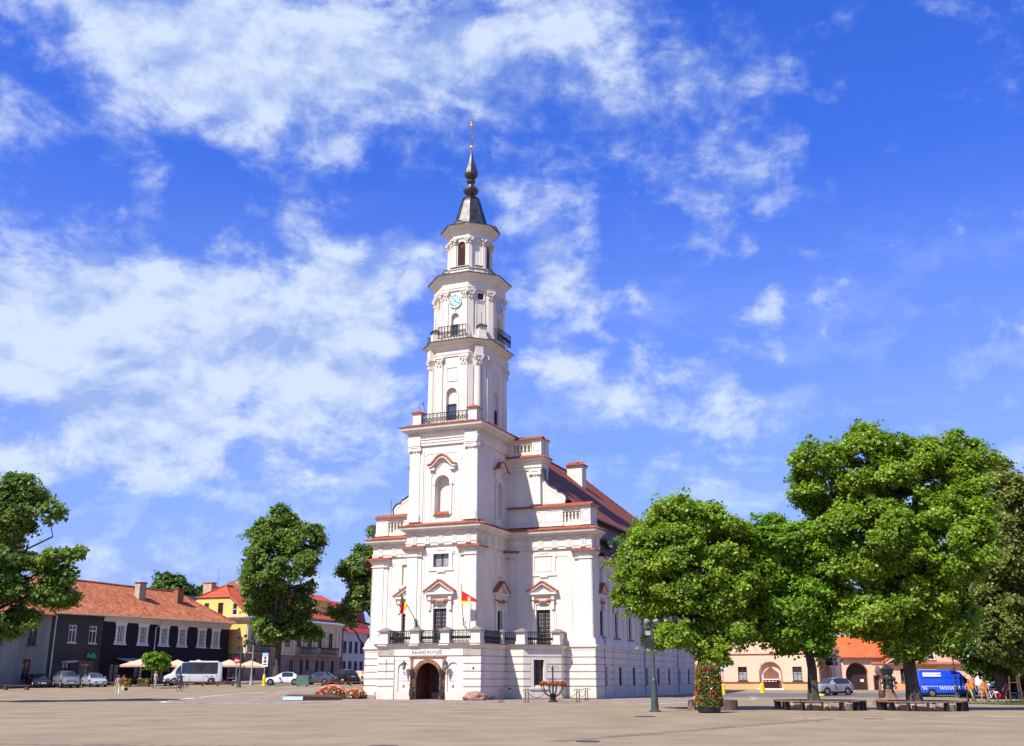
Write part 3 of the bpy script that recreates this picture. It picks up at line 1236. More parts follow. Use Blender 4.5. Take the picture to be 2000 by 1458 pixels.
    obj('door_lintel', li, 'brick', hall)
    # inside the doorway
    ins = M()
    ins.box(-5.9, -3.0, 2.2, 2.3, -.2, 3.0)
    ins.box(-5.62, -5.5, .12, 2.2, -.2, 3.0)
    ins.box(-3.4, -3.28, .12, 2.2, -.2, 3.0)
    ins.box(-5.6, -3.3, .12, 2.2, 2.75, 2.85)
    obj('passage_wall', ins, 'dark_brick', hall)
    ins = M()
    ins.box(-5.5, -3.4, -.1, 2.2, -.1, .02)
    obj('threshold', ins, 'weathered_cap', hall)
    d_ = M()
    d_.box(-5.1, -4.35, 2.1, 2.18, .05, 2.1)
    ob = obj('inner_door', d_, 'door_wood', hall)
    d_ = M()
    d_.box(-5.05, -4.25, 1.9, 2.08, .05, .5)
    obj('passage_bench', d_, 'weathered_cap', hall)
    pm('open_door_paint', (.17, .20, .24), .5, .1, 3)
    d_ = M()
    fr = Fr(-4.15, 1.35, .95, -1.0)
    fr.poly(d_, arch_pts(0, 1.0, .03, 2.5), 0, .07)
    ob = obj('entrance_door', d_, 'open_door_paint', hall)
    d_ = M()
    fr.poly(d_, arch_pts(.38, .62, 1.55, 2.2), -.02, 0)
    pm('door_light_glass', (.35, .62, .60), .2, .1, 3)
    obj('door_light', d_, 'door_light_glass', ob)
    # the two tall iron gate leaves folded back against the jambs
    for s_ in (-1, 1):
        g_ = M()
        x0 = cx + s_ * 1.12
        for i in range(5):
            x = x0 + s_ * .075 * i
            PORCH.box(g_, x - .012, x + .012, -.26 + .02 * i, -.235 + .02 * i, .0, 2.45 - .06 * i)
        PORCH.box(g_, min(x0, x0 + s_ * .32), max(x0, x0 + s_ * .32), -.27, -.22, .25, .75)
        PORCH.box(g_, min(x0, x0 + s_ * .32), max(x0, x0 + s_ * .32), -.27, -.22, 1.05, 1.12)
        PORCH.box(g_, min(x0, x0 + s_ * .32), max(x0, x0 + s_ * .32), -.27, -.22, 1.75, 2.2)
        obj('gate_leaf', g_, 'iron', hall)
    # wall lanterns
    for x in (-6.3, -2.72):
        l_ = M()
        c_ = PORCH.P(x, -.42, 0)
        l_.lathe([(.05, 2.2), (.12, 2.26), (.15, 2.3), (.02, 2.3)], 6, c_[0], c_[1])
        l_.lathe([(.0, 2.95), (.03, 2.9), (.04, 2.82), (.22, 2.68), (.24, 2.64), (.17, 2.63)], 6, c_[0], c_[1])
        for k in range(6):
            t = math.pi * 2 * k / 6
            l_.tube([(c_[0] + .13 * math.cos(t), c_[1] + .13 * math.sin(t), 2.28), (c_[0] + .19 * math.cos(t), c_[1] + .19 * math.sin(t), 2.65)], .014, 4)
        l_.tube([(x, 0, 1.9), (x, -.2, 1.85), (x, -.42, 1.95), (x, -.42, 2.22)], .028, 5)
        l_.tube([(x, 0, 2.15), (x, -.18, 2.12), (x, -.3, 2.0), (x, -.2, 1.9)], .018, 5)
        lo = obj('wall_lantern', l_, 'iron', hall)
        g_ = M()
        g_.lathe([(.11, 2.3), (.165, 2.62)], 6, c_[0], c_[1])
        pm('lantern_glass', (.35, .36, .33), .1, .1, 3, spec=.6) if 'lantern_glass' not in MATS else None
        obj('lantern_glass', g_, 'lantern_glass', lo)


def lettering(body, fr, x, z, size, d=-.005, mat_='sign_ink', parent=None, align='CENTER', ext=.004, name='lettering'):
    cu = bpy.data.curves.new(name, 'FONT')
    cu.body = body
    cu.size = size
    cu.align_x = align
    cu.extrude = ext
    o = bpy.data.objects.new(name, cu)
    C.objects.link(o)
    bpy.context.view_layer.update()
    dg = bpy.context.evaluated_depsgraph_get()
    me = bpy.data.meshes.new_from_object(o.evaluated_get(dg))
    bpy.data.objects.remove(o)
    bpy.data.curves.remove(cu)
    pts = [tuple(fr.P(x + v.co.x, d - v.co.z, z + v.co.y)) for v in me.vertices]
    for i, v in enumerate(me.vertices):
        v.co = pts[i]
    me.materials.clear()
    me.materials.append(MATS[mat_])
    me.name = name
    o2 = bpy.data.objects.new(name, me)
    C.objects.link(o2)
    if parent:
        o2.parent = parent
    return o2


def hall_writing():
    lettering('KAUNO ROTUŠĖ', PORCH, -4.5, 3.37, .34, -.105, parent=hall)
    for x, lines in ((-6.55, ('KAUNO', 'MIESTO', 'MUZIEJUS')), (-2.3, ('KAUNAS', 'CITY', 'MUSEUM'))):
        m = M()
        PORCH.box(m, x - .34, x + .34, .075, .1, .72, 2.25)
        p = obj('plaque', m, 'plaque', hall)
        for i, t in enumerate(lines):
            lettering(t, PORCH, x, 1.72 - .2 * i, .155, .07, parent=p, mat_='sign_ink_red')
        e = M()
        PORCH.poly(e, [(x + .12 * math.cos(t * math.pi / 6), .98 + .12 * math.sin(t * math.pi / 6)) for t in range(12)], .06, .075)
        obj('round_emblem', e, 'sign_ink_red', p)
        e = M()
        PORCH.band(e, [(x - .08, 2.02), (x - .04, 1.93), (x, 1.98), (x + .04, 1.93), (x + .08, 2.02)], .02, .062, .075)
        obj('bird_emblem', e, 'sign_ink', p)


def pediment(parent, fr, c, half, z0, z1, tile='coping_tile'):
    """triangular window hood: tiled top, moulded gable, bracketed shelf with a tiled lip"""
    m = M()
    rise = z1 - z0
    w_ = half
    # gable field and raking moulding
    fr.poly(m, [(c - w_ + .1, z0), (c + w_ - .1, z0), (c, z0 + rise * .8)], -.14, 0)
    fr.band(m, [(c - w_, z0 + .02), (c, z1 - .06), (c + w_, z0 + .02)], .16, -.4, 0)
    fr.band(m, [(c - w_ + .34, z0 + .1), (c, z1 - .36), (c + w_ - .34, z0 + .1)], .07, -.2, 0)
    fr.box(m, c - w_ + .02, c + w_ - .02, -.36, 0, z0 - .12, z0 + .04)
    fr.box(m, c - w_ + .18, c + w_ - .18, -.22, 0, z0 - .3, z0 - .12)
    fr.box(m, c - w_ + .22, c + w_ - .22, -.1, 0, z0 - .62, z0 - .3)
    for s_ in (-1, 1):
        x0, x1 = sorted((c + s_ * (w_ - .3), c + s_ * (w_ - .55)))
        fr.box(m, x0, x1, -.22, 0, z0 - 1.35, z0 - .3)
    fr.box(m, c - .35, c + .35, -.16, 0, z0 - .9, z0 - .62)
    o = obj('window_hood', m, 'white_plaster', parent)
    t = M()
    for s_ in (-1, 1):
        n = 9
        for k in range(n):
            a_ = k / n
            b_ = (k + 1) / n
            xa, xb = c - s_ * w_ * 1.04 + s_ * w_ * 1.04 * a_, c - s_ * w_ * 1.04 + s_ * w_ * 1.04 * b_
            za, zb = z0 + rise * a_ + .05, z0 + rise * b_ + .05
            q = [(xa, za), (xb, zb), (xb, zb + .1), (xa, za + .13)]
            if s_ < 0:
                q = q[::-1]
            fr.poly(t, q, -.5 + .02 * (k % 2), 0)
    coping(t, fr, c - w_ + .2, c - .35, -.26, 0, z0 - .62, z0 - .5)
    coping(t, fr, c + .35, c + w_ - .2, -.26, 0, z0 - .62, z0 - .5)
    coping(t, fr, c - .35, c + .35, -.28, 0, z0 - .74, z0 - .6)
    obj('hood_tiles', t, 'coping_tile', o, kind='stuff')
    return o


def blind_panel(m, fr, xa, xb, za, zb, w_=.16, ears=.12):
    fr.box(m, xa, xa + w_, -.08, 0, za, zb)
    fr.box(m, xb - w_, xb, -.08, 0, za, zb)
    fr.box(m, xa + w_, xb - w_, -.08, 0, za, za + w_)
    fr.box(m, xa + w_, xb - w_, -.08, 0, zb - w_, zb)
    for x in (xa - ears, xb):
        fr.box(m, x, x + ears, -.08, 0, zb - .32, zb - .002)
        fr.box(m, x, x + ears, -.08, 0, za + .002, za + .2)
    xm = (xa + xb) / 2
    fr.box(m, xm - .35, xm + .35, -.1, 0, za - .12, za + .02)
    fr.box(m, xm - .4, xm + .4, -.12, 0, zb - .02, zb + .12)


def hall_level1():
    w_ = M()
    wt_ = (-4.95, -3.75, 4.15, 6.9)
    sq = (-5.05, -3.65, 10.14, 11.25)
    panel_t = (-4.95, -3.75, 6.95, 7.5, False, .1)
    FRONT_T.wall(w_, -7.4, -1.31, 4.1, 13.7, [wt_, sq, panel_t], .3)
    FRONT_T.box(w_, -5, -3.7, .09, .12, 6.92, 7.53)
    sw = (5.95, 7.0, 4.15, 6.9)
    SIDE_T.wall(w_, 1.75, 8.1, 4.1, 13.7, [sw], .4)
    Fr(-7.4, 8.1, 0, -1).wall(w_, 0, 6.35, 4.1, 13.7)
    ww = (1.35, 2.6, 4.15, 7.0)
    FRONT_W.wall(w_, -1.31, 6.2, 4.1, 13.7, [ww], .3)
    wl = (-11.3, -10.05, 4.15, 7.0)
    ws = (-11.35, -10.15, 9.4, 11.25, False, .12)
    FRONT_W.wall(w_, -14.25, -7.4, 4.1, 13.7, [wl, ws], .3)
    FRONT_W.box(w_, -11.4, -10.1, .11, .15, 9.35, 11.3)
    SIDE_W.wall(w_, 8.1, 10.1, 4.1, 13.7)
    SIDE_W.box(w_, 10.09, 10.1, 0, .3, 4.1, 13.7)
    Fr(-14.25, 14, 0, -1).wall(w_, 0, 5.9, 4.1, 13.7)
    obj('main_storey_wall', w_, 'white_plaster', hall)
    window(hall, FRONT_T, *wt_, .2, nx=2, nz=2, glass='dark_glass')
    window(hall, FRONT_T, *sq, .2, nx=2, nz=1, glass='curtain_glass')
    window(hall, FRONT_W, *ww, .2, nx=2, nz=2)
    window(hall, FRONT_W, *wl, .2, nx=2, nz=2)
    
    o = window(hall, SIDE_T, *sw, .25, nx=2, nz=3, frame='door_wood', name='terrace_door')
    # leaded bars inside the big windows
    for fr, q in ((FRONT_T, wt_), (FRONT_W, ww), (FRONT_W, wl), (FRONT_T, sq)):
        m = M()
        n_ = 6 if q[3] - q[2] < 2 else 9
        for k in range(1, n_):
            z = q[2] + (q[3] - q[2]) * k / n_
            fr.box(m, q[0] + .1, q[1] - .1, .212, .228, z - .012, z + .012)
        for k in (1, 2, 4, 5):
            x = q[0] + (q[1] - q[0]) * k / 6
            fr.box(m, x - .012, x + .012, .214, .226, q[2] + .1, q[3] - .08)
        pm('lead_bar', (.28, .27, .25), .5, .1, 3) if 'lead_bar' not in MATS else None
        obj('glazing_bars', m, 'lead_bar', hall)
    # surrounds
    m = M()
    for fr, q in ((FRONT_T, wt_), (FRONT_W, ww), (FRONT_W, wl)):
        top = 7.5
        fr.box(m, q[0] - .38, q[0] - .0, -.1, 0, 4.15, top)
        fr.box(m, q[1] + .0, q[1] + .38, -.1, 0, 4.15, top)
        fr.box(m, q[0], q[1], -.1, 0, 7.45, 7.6)
        fr.box(m, q[0] - .5, q[0] - .38, -.06, 0, 4.15, 6.8)
        fr.box(m, q[1] + .38, q[1] + .5, -.06, 0, 4.15, 6.8)
    SIDE_T.box(m, 5.6, 5.95, -.1, 0, 4.15, 7.5)
    SIDE_T.box(m, 7.0, 7.35, -.1, 0, 4.15, 7.5)
    SIDE_T.box(m, 5.95, 7.0, -.1, 0, 7.4, 7.5)
    blind_panel(m, FRONT_T, -5.35, -3.35, 9.85, 11.5, .3)
    blind_panel(m, FRONT_W, -11.65, -9.85, 9.1, 11.5, .28)
    blind_panel(m, FRONT_W, 1.0, 3.08, 9.75, 11.6, .22)
    FRONT_W.box(m, 1.35, 2.73, -.04, 0, 10.1, 11.25)
    blind_panel(m, SIDE_T, 5.7, 7.3, 9.75, 11.6, .22)
    obj_split('window_frame', m, 'white_plaster', hall)
    pediment(hall, FRONT_T, -4.35, 1.33, 8.1, 9.02)
    pediment(hall, FRONT_W, 1.98, 1.3, 8.35, 9.2)
    pediment(hall, FRONT_W, -10.68, 1.3, 8.35, 9.2)
    pediment(hall, SIDE_T, 6.45, 1.3, 8.25, 9.15)
    # pilasters
    m = M()
    corner_pils(m, FRONT_T, -7.4, -1.31, 4.12, 11.5, .95, .35, -.14)
    SIDE_T.box(m, 1.61, 2.6, -.14, 0, 4.12, 11.5)
    SIDE_T.box(m, 2.6, 2.95, -.07, 0, 4.12, 11.5)
    SIDE_T.box(m, 7.7, 8.1, -.1, 0, 4.12, 11.5)
    pil(m, FRONT_W, 5.15, 6.34, 4.12, 11.5, -.14)
    pil(m, FRONT_W, 4.8, 5.15, 4.12, 11.5, -.07)
    pil(m, FRONT_W, -1.31, -.6, 4.12, 11.5, -.08)
    pil(m, FRONT_W, -14.39, -13.2, 4.12, 11.5, -.14)
    pil(m, FRONT_W, -13.2, -12.8, 4.12, 11.5, -.07)
    pil(m, FRONT_W, -8.1, -7.4, 4.12, 11.5, -.08)
    SIDE_W.box(m, 7.96, 9.2, -.14, 0, 4.12, 11.5)
    Fr(-14.25, 0, 0, -1).box(m, -9.3, -7.96, -.14, 0, 4.12, 11.5)
    # recessed panel lines
    for fr, xa, xb in ((FRONT_W, -.35, 4.5), (FRONT_W, -12.5, -8.3), (FRONT_T, -5.9, -2.8)):
        fr.band(m, [(xa, 4.2), (xa, 11.0), (xa + .3, 11.15), (xa + .3, 11.35), (xb - .3, 11.35), (xb - .3, 11.15), (xb, 11.0), (xb, 4.2)], .05, -.035, 0)
    obj_split('pilaster', m, 'white_plaster', hall)
    # capitals with their tiled lips
    caps = M()
    tl = M()
    spots = [(FRONT_T, -7.54, -6.1), (FRONT_T, -2.61, -1.17), (FRONT_W, 4.8, 6.34), (FRONT_W, -14.39, -12.8), (FRONT_W, -1.2, -.5), (SIDE_T, 1.61, 2.95), (SIDE_W, 7.96, 9.2), (SIDE_T, 7.55, 8.02)]
    for fr, xa, xb in spots:
        for k, (dd, za, zb) in enumerate(((.2, 11.05, 11.14), (.2, 11.35, 11.47), (.28, 11.47, 11.58), (.36, 11.58, 11.7))):
            fr.box(caps, xa - dd + .14, xb + dd - .14, -dd - .02, 0, za, zb)
        coping(tl, fr, xa - .32, xb + .32, -.48, 0, 11.7, 11.8)
    obj_split('pilaster_cap', caps, 'white_plaster', hall)
    obj('cap_tiles', tl, 'coping_tile', hall, kind='stuff')
    # entablature round the tower and wings
    e = M()
    prof = [(.14, 11.9), (.16, 12.1), (.2, 12.12), (.2, 12.2), (.1, 12.22), (.1, 12.82), (.18, 12.86), (.2, 13.02), (.34, 13.06), (.4, 13.16), (.62, 13.24), (.66, 13.42), (.5, 13.5), (-.2, 13.5), (-.2, 11.9)]
    e.sweep(LEV1, prof)
    obj('lower_cornice', e, 'white_plaster', hall)
    d_ = M()
    tri = M()
    for p, q in zip(LEV1[:-1], LEV1[1:]):
        ex, ey = q[0] - p[0], q[1] - p[1]
        l_ = math.hypot(ex, ey)
        fr = Fr(p[0], p[1], ex, ey)
        n = int(l_ / .24)
        for k in range(n):
            x = (k + .5) * l_ / n
            fr.box(d_, x - .07, x + .07, -.32, -.1, 12.88, 13.05)
        n = max(1, int(l_ / 1.15))
        for k in range(n):
            x = (k + .5) * l_ / n
            for j in (-1, 0, 1):
                fr.box(tri, x + j * .15 - .05, x + j * .15 + .05, -.16, -.05, 12.24, 12.8)
            fr.box(tri, x - .24, x + .24, -.24, -.05, 12.02, 12.1)
    obj('dentils', d_, 'white_plaster', hall, kind='stuff')
    obj_split('frieze_panel', tri, 'white_plaster', hall)
    t = M()
    coping_path(t, LEV1, 13.48, 13.73, .74, .15)
    obj('cornice_tiles', t, 'coping_tile', hall, kind='stuff')
    return


def baluster(parent, fr, x, d, z0, z1):
    m = M()
    c_ = fr.P(x, d, 0)
    h_ = z1 - z0
    m.lathe([(.07, z0), (.07, z0 + .06 * h_), (.05, z0 + .1 * h_), (.095, z0 + .3 * h_), (.06, z0 + .52 * h_), (.05, z0 + .62 * h_), (.08, z0 + .85 * h_), (.05, z0 + .9 * h_), (.07, z0 + .94 * h_), (.07, z1)], 8, c_[0], c_[1])
    obj('baluster', m, 'cream_plaster', parent, smooth=True)


def parapet(fr, runs, z0, z1, d0=.05, d1=.5, tile_top=.27, ends=(0, 0), name='attic_parapet', bal=None, over=.14):
    """runs: (xa, xb) solid spans and (xa, xb, 'b') baluster openings"""
    m = M()
    o = None
    bs = []
    for r_ in runs:
        if len(r_) == 3:
            fr.box(m, r_[0], r_[1], d0, d1, z0, z0 + .32)
            fr.box(m, r_[0], r_[1], d0, d1, z1 - .3, z1)
            fr.box(m, r_[0], r_[1], d1 - .06, d1, z0 + .32, z1 - .3)
            bs.append(r_)
        else:
            fr.box(m, r_[0], r_[1], d0 - .08, d1, z0, z1)
            fr.box(m, r_[0] - .03, r_[1] + .03, d0 - .14, d1, z0, z0 + .22)
            xa, xb = r_[0] + .14, r_[1] - .14
            if xb - xa > .5:
                fr.band(m, [(xa, z0 + .4), (xb, z0 + .4), (xb, z1 - .35), (xb - .15, z1 - .22), (xa + .15, z1 - .22), (xa, z1 - .35), (xa, z0 + .4)], .04, d0 - .11, d0 - .07)
    x0, x1 = runs[0][0], runs[-1][1]
    fr.box(m, x0 - .06, x1 + .06, d0 - .16, d1 + .02, z1, z1 + .12)
    o = obj(name, m, 'white_plaster', hall)
    for r_ in bs:
        n = max(2, int(round((r_[1] - r_[0]) / .34)))
        for k in range(n):
            baluster(o, fr, r_[0] + (k + .5) * (r_[1] - r_[0]) / n, (d0 + .12), z0 + .32, z1 - .3)
    t = M()
    coping(t, fr, x0 - over, x1 + over, d0 - .3, (d0 + d1) / 2, z1 + .12, z1 + .12 + tile_top)
    fr.poly(t, [(x0 - over, z1 + .1), (x1 + over, z1 + .1), (x1 + over * .2, z1 + .12 + tile_top), (x0 - over * .2, z1 + .12 + tile_top)], d0 + .1, d1 + .25)
    obj('parapet_tiles', t, 'coping_tile', o, kind='stuff')
    return o


def hall_level2():
    """attic parapets, gable behind the tower, and the tower's second storey"""
    # attic
    parapet(FRONT_W, [(-1.31, .9), (.9, 1.95), (1.95, 3.75), (3.75, 5.35, 'b'), (5.35, 6.2)], 13.85, 15.35, .15, .7)
    parapet(FRONT_W, [(-14.25, -13.0), (-13.0, -11.4, 'b'), (-11.4, -7.4)], 13.85, 15.35, .15, .7)
    parapet(SIDE_W, [(8.3, 9.95)], 13.85, 15.35, .1, .6, over=.0)
    # gable
    g = M()
    lv = [(2.0, 18.9), (1.95, 18.55), (2.02, 17.96), (2.35, 17.5), (2.8, 17.2), (3.16, 17.05), (3.2, 16.85), (3.6, 16.75), (3.9, 16.5), (4.0, 16.2), (3.9, 15.8)]
    right = [(x, z) for x, z in lv]
    left = [(2 * AC - x, z) for x, z in right][::-1]
    G = Fr(0, 8.45, 1, 0)
    G.poly(g, right[::-1] + left[::-1], 0, .5)
    obj('gable_wall', g, 'white_plaster', hall)
    g = M()
    G.box(g, 2 * AC - 1.75, 1.75, -.2, 1.6, 15.6, 19.0)
    obj('gable_centre', g, 'white_plaster', hall)
    m = M()
    GF = Fr(0, 8.25, 1, 0)
    for s_, x in ((1, 1.75), (-1, 2 * AC - 1.75)):
        a_, b_ = sorted((x, x - s_ * .95))
        pil(m, GF, a_, b_, 15.8, 18.35, -.12)
        GF.box(m, a_ - .05, b_ + .05, -.2, 0, 15.8, 16.05)
        ionic(m, GF, a_, b_, 18.3, -.12)
        G.band(m, [(x + s_ * .35, 15.9), (x + s_ * .35, 17.6), (x + s_ * .7, 17.1), (x + s_ * 1.4, 16.7), (x + s_ * 1.9, 16.3), (x + s_ * 1.95, 15.9)], .05, -.04, 0)
    GP = [(2 * AC - 1.75, 9.8), (2 * AC - 1.75, 8.25), (1.75, 8.25), (1.75, 9.8)]
    m.sweep(GP, [(.1, 18.8), (.14, 19.0), (.2, 19.02), (.2, 19.1), (.1, 19.14), (.1, 19.4), (.25, 19.5), (.3, 19.62), (.48, 19.7), (.5, 19.85), (-.2, 19.9), (-.2, 18.8)])
    obj_split('gable_moulding', m, 'white_plaster', hall)
    t = M()
    coping_path(t, GP, 19.86, 20.15, .58, .1)
    # tiles on the volute shoulders
    obj('gable_tiles', t, 'coping_tile', hall, kind='stuff')
    fl = M()
    for s_ in (1, -1):
        pts = [(x if s_ > 0 else 2 * AC - x, z) for x, z in lv]
        G.band(fl, pts, .07, -.08, .58)
    obj('volute_flashing', fl, 'edge_metal', hall)
    parapet(GF, [(-1.31, -.75), (-.75, 1.0, 'b'), (1.0, 1.85)], 20.1, 21.4, .0, .6)
    parapet(Fr(1.85, 0, 0, 1), [(8.9, 9.8)], 20.1, 21.4, .0, .5, over=0)
    parapet(GF, [(2 * AC - 1.85, 2 * AC - 1.0), (2 * AC - 1.0, 2 * AC + .75, 'b'), (2 * AC + .75, -7.4)], 20.1, 21.4, .0, .6)

    # tower second storey
    w_ = M()
    ni = (-5.0, -3.7, 14.45, 17.6, True, .55)
    FRONT_T.wall(w_, -7.4, -1.31, 13.4, 22, [ni], .55)
    FRONT_T.box(w_, -5.1, -3.6, .54, .6, 14.4, 17.7)
    sn = (5.75, 7.05, 14.45, 17.6, True, .3)
    SIDE_T.wall(w_, 1.75, 10.0, 13.4, 22, [sn], .3)
    SIDE_T.box(w_, 5.7, 7.1, .29, .35, 14.4, 17.7)
    Fr(-7.4, 10.0, 0, -1).wall(w_, 0, 8.25, 13.4, 22)
    Fr(-1.31, 10.0, -1, 0).wall(w_, 0, 6.09, 13.4, 22)
    obj('tower_middle_wall', w_, 'white_plaster', hall)
    m = M()
    corner_pils(m, FRONT_T, -7.4, -1.31, 13.85, 19.75, .95, .32, -.14)
    SIDE_T.box(m, 1.61, 2.6, -.14, 0, 13.85, 19.75)
    SIDE_T.box(m, 2.6, 2.9, -.07, 0, 13.85, 19.75)
    for fr, xa, xb in ((FRONT_T, -7.4, -6.45), (FRONT_T, -2.26, -1.31)):
        fr.box(m, xa - .06, xb + .06, -.22, 0, 13.85, 14.45)
        fr.box(m, xa - .03, xb + .03, -.18, 0, 14.45, 14.58)
        ionic(m, fr, xa, xb, 19.72, -.14)
    SIDE_T.box(m, 1.6, 2.66, -.2, 0, 13.85, 14.5)
    ionic(m, SIDE_T, 1.75, 2.6, 19.72, -.14)
    # niche surround, inner string, and arched head
    for fr, q in ((FRONT_T, ni), (SIDE_T, sn)):
        xa, xb = q[0], q[1]
        fr.band(m, arch_pts(xa - .12, xb + .12, q[2] - .1, q[3] + .12, 14), .2, -.1, 0)
        fr.box(m, xa - .3, xa - .0, -.14, 0, 16.85, 16.97)
        fr.box(m, xb + .0, xb + .3, -.14, 0, 16.85, 16.97)
        cx = (xa + xb) / 2
        fr.band(m, [(xa - .4, 13.9), (xa - .4, 17.5), (xa - .15, 18.0), (xa, 18.1), (cx - .35, 18.35), (cx, 18.7), (cx + .35, 18.35), (xb, 18.1), (xb + .15, 18.0), (xb + .4, 17.5), (xb + .4, 13.9)], .05, -.05, 0)
        # curved hood
        hp = [(cx - 1.25, 18.35), (cx - .95, 18.42), (cx - .65, 18.75), (cx - .35, 19.05), (cx, 19.16), (cx + .35, 19.05), (cx + .65, 18.75), (cx + .95, 18.42), (cx + 1.25, 18.35)]
        fr.band(m, hp, .2, -.34, 0)
        fr.box(m, cx - 1.15, cx - .7, -.24, 0, 18.05, 18.28)
        fr.box(m, cx + .7, cx + 1.15, -.24, 0, 18.05, 18.28)
    xa, xb = -6.0, -2.7
    FRONT_T.band(m, [(xa, 14.0), (xa, 19.3), (xa + .25, 19.5), (xb - .25, 19.5), (xb, 19.3), (xb, 14.0)], .05, -.035, 0)
    # glazing bars of the blind side window
    for z in (15.2, 16.1, 17.0):
        SIDE_T.box(m, 5.8, 7.0, .24, .3, z - .03, z + .03)
    SIDE_T.box(m, 6.37, 6.43, .24, .3, 14.5, 17.5)
    obj_split('tower_middle_moulding', m, 'white_plaster', hall)
    t = M()
    for fr, cx in ((FRONT_T, -4.35), (SIDE_T, 6.4)):
        hp = [(cx - 1.3, 18.5), (cx - .95, 18.58), (cx - .65, 18.9), (cx - .35, 19.2), (cx, 19.32), (cx + .35, 19.2), (cx + .65, 18.9), (cx + .95, 18.58), (cx + 1.3, 18.5)]
        fr.band(t, hp, .1, -.44, 0)
    coping(t, FRONT_T, -5.05, -3.65, -.2, .2, 14.35, 14.6)
    obj('hood_tiles', t, 'coping_tile', hall, kind='stuff')
    # upper cornice of the square tower
    TP = [(-7.4, 10.0), (-7.4, 1.75), (-1.31, 1.75), (-1.31, 10.0), (-7.4, 10.0)][:-1]
    e = M()
    e.sweep(TP, [(.14, 20.2), (.16, 20.42), (.2, 20.44), (.2, 20.66), (.26, 20.68), (.26, 20.78), (.12, 20.82), (.12, 21.1), (.22, 21.14), (.24, 21.3), (.42, 21.36), (.46, 21.46), (.72, 21.54), (.78, 21.78), (-.2, 21.85), (-.2, 20.2)], closed=True)
    # breaks forward over the corner pilasters
    for fr, xa, xb in ((FRONT_T, -7.54, -6.4), (FRONT_T, -2.3, -1.17)):
        fr.box(e, xa, xb, -.28, 0, 20.2, 21.12)
    obj('upper_cornice', e, 'white_plaster', hall)
    d_ = M()
    for p, q in zip(TP[:-1], TP[1:]):
        ex, ey = q[0] - p[0], q[1] - p[1]
        l_ = math.hypot(ex, ey)
        fr = Fr(p[0], p[1], ex, ey)
        n = int(l_ / .24)
        for k in range(n):
            x = (k + .5) * l_ / n
            fr.box(d_, x - .07, x + .07, -.38, -.1, 21.16, 21.34)
    obj('dentils', d_, 'white_plaster', hall, kind='stuff')
    t = M()
    coping_path(t, TP, 21.82, 22.02, .86, .2)
    obj('cornice_tiles', t, 'coping_tile', hall, kind='stuff')
    fl = M()
    fl.box(-7.2, -1.5, 1.95, 9.9, 22.0, 22.12)
    obj('balcony_floor', fl, 'weathered_cap', hall)
    # balcony corner posts
    for (ca, cb_) in ((-1.75, 2.2), (-6.95, 2.2)):
        m = M()
        m.box(ca - .38, ca + .38, cb_ - .38, cb_ + .38, 22.0, 23.05)
        m.box(ca - .44, ca + .44, cb_ - .44, cb_ + .44, 23.05, 23.15)
        o = obj('balcony_post', m, 'white_plaster', hall)
        t = M()
        for k in range(4):
            e_ = [(1, 0), (0, 1), (-1, 0), (0, -1)][k]
            cx_, cy_ = [(ca - .5, cb_ - .5), (ca + .5, cb_ - .5), (ca + .5, cb_ + .5), (ca - .5, cb_ + .5)][k]
            fr = Fr(cx_, cy_, *e_)
            for j in range(5):
                xa_, xb_ = j * .2, (j + 1) * .2
                fr2 = fr
                p0, p1 = fr2.P(xa_, -.05, 23.15), fr2.P(xb_, -.05, 23.15)
                q = (ca, cb_, 23.52)
                pm_ = fr2.P((xa_ + xb_) / 2, -.05, 23.24)
                t.add([p0, p1, q, pm_], [(0, 1, 3), (1, 2, 3), (2, 0, 3)])
        obj('post_cap_tiles', t, 'coping_tile', o)


def railing(fr, xa, xb, d, z0, z1, parent, star=True, pitch=.26, name='iron_railing'):
    m = M()
    P = fr.P
    m.tube([P(xa, d, z1), P(xb, d, z1)], .038, 4)
    m.tube([P(xa, d, z0 + .08), P(xb, d, z0 + .08)], .032, 4)
    m.tube([P(xa, d, z1 - .16), P(xb, d, z1 - .16)], .014, 4)
    n = max(2, int(round((xb - xa) / pitch)))
    h_ = z1 - z0
    for k in range(n + 1):
        x = xa + (xb - xa) * k / n
        m.tube([P(x, d, z0), P(x, d, z1)], .026 if k % 2 else .038, 4)
        if k < n and star:
            xm = x + (xb - xa) / n / 2
            zc = z0 + .08 + (h_ - .24) / 2
            r_ = min((xb - xa) / n / 2, h_ * .3) * .95
            pts = [P(xm + r_ * math.cos(t), d, zc + r_ * 1.2 * math.sin(t)) for t in [2 * math.pi * q / 8 for q in range(9)]]
            m.tube(pts, .024, 3, cap=False)
            for q in range(2):
                t = math.pi / 4 + q * math.pi / 2
                m.tube([P(xm - r_ * math.cos(t), d, zc - r_ * 1.4 * math.sin(t)), P(xm + r_ * math.cos(t), d, zc + r_ * 1.4 * math.sin(t))], .028, 3)
            m.ball(P(xm, d, zc), .08, 5, 3)
            m.ball(P(xm, d, z0 + .2), .04, 5, 3)
    return obj(name, m, 'iron', parent)


def octagon(half_front, half_w, front, half_d):
    """plan corners going round from the left end of the front face, to the right, round the back"""
    c = half_w - half_front
    f, bk = front, front + 2 * half_d
    return [(AC + .1 - half_front, f), (AC + .1 + half_front, f), (AC + .1 + half_w, f + c), (AC + .1 + half_w, bk - c), (AC + .1 + half_front, bk), (AC + .1 - half_front, bk), (AC + .1 - half_w, bk - c), (AC + .1 - half_w, f + c)]


def oct_frames(pl_):
    out = []
    n = len(pl_)
    for i in range(n):
        p, q = pl_[i], pl_[(i + 1) % n]
        out.append((Fr(p[0], p[1], q[0] - p[0], q[1] - p[1]), math.hypot(q[0] - p[0], q[1] - p[1])))
    return out


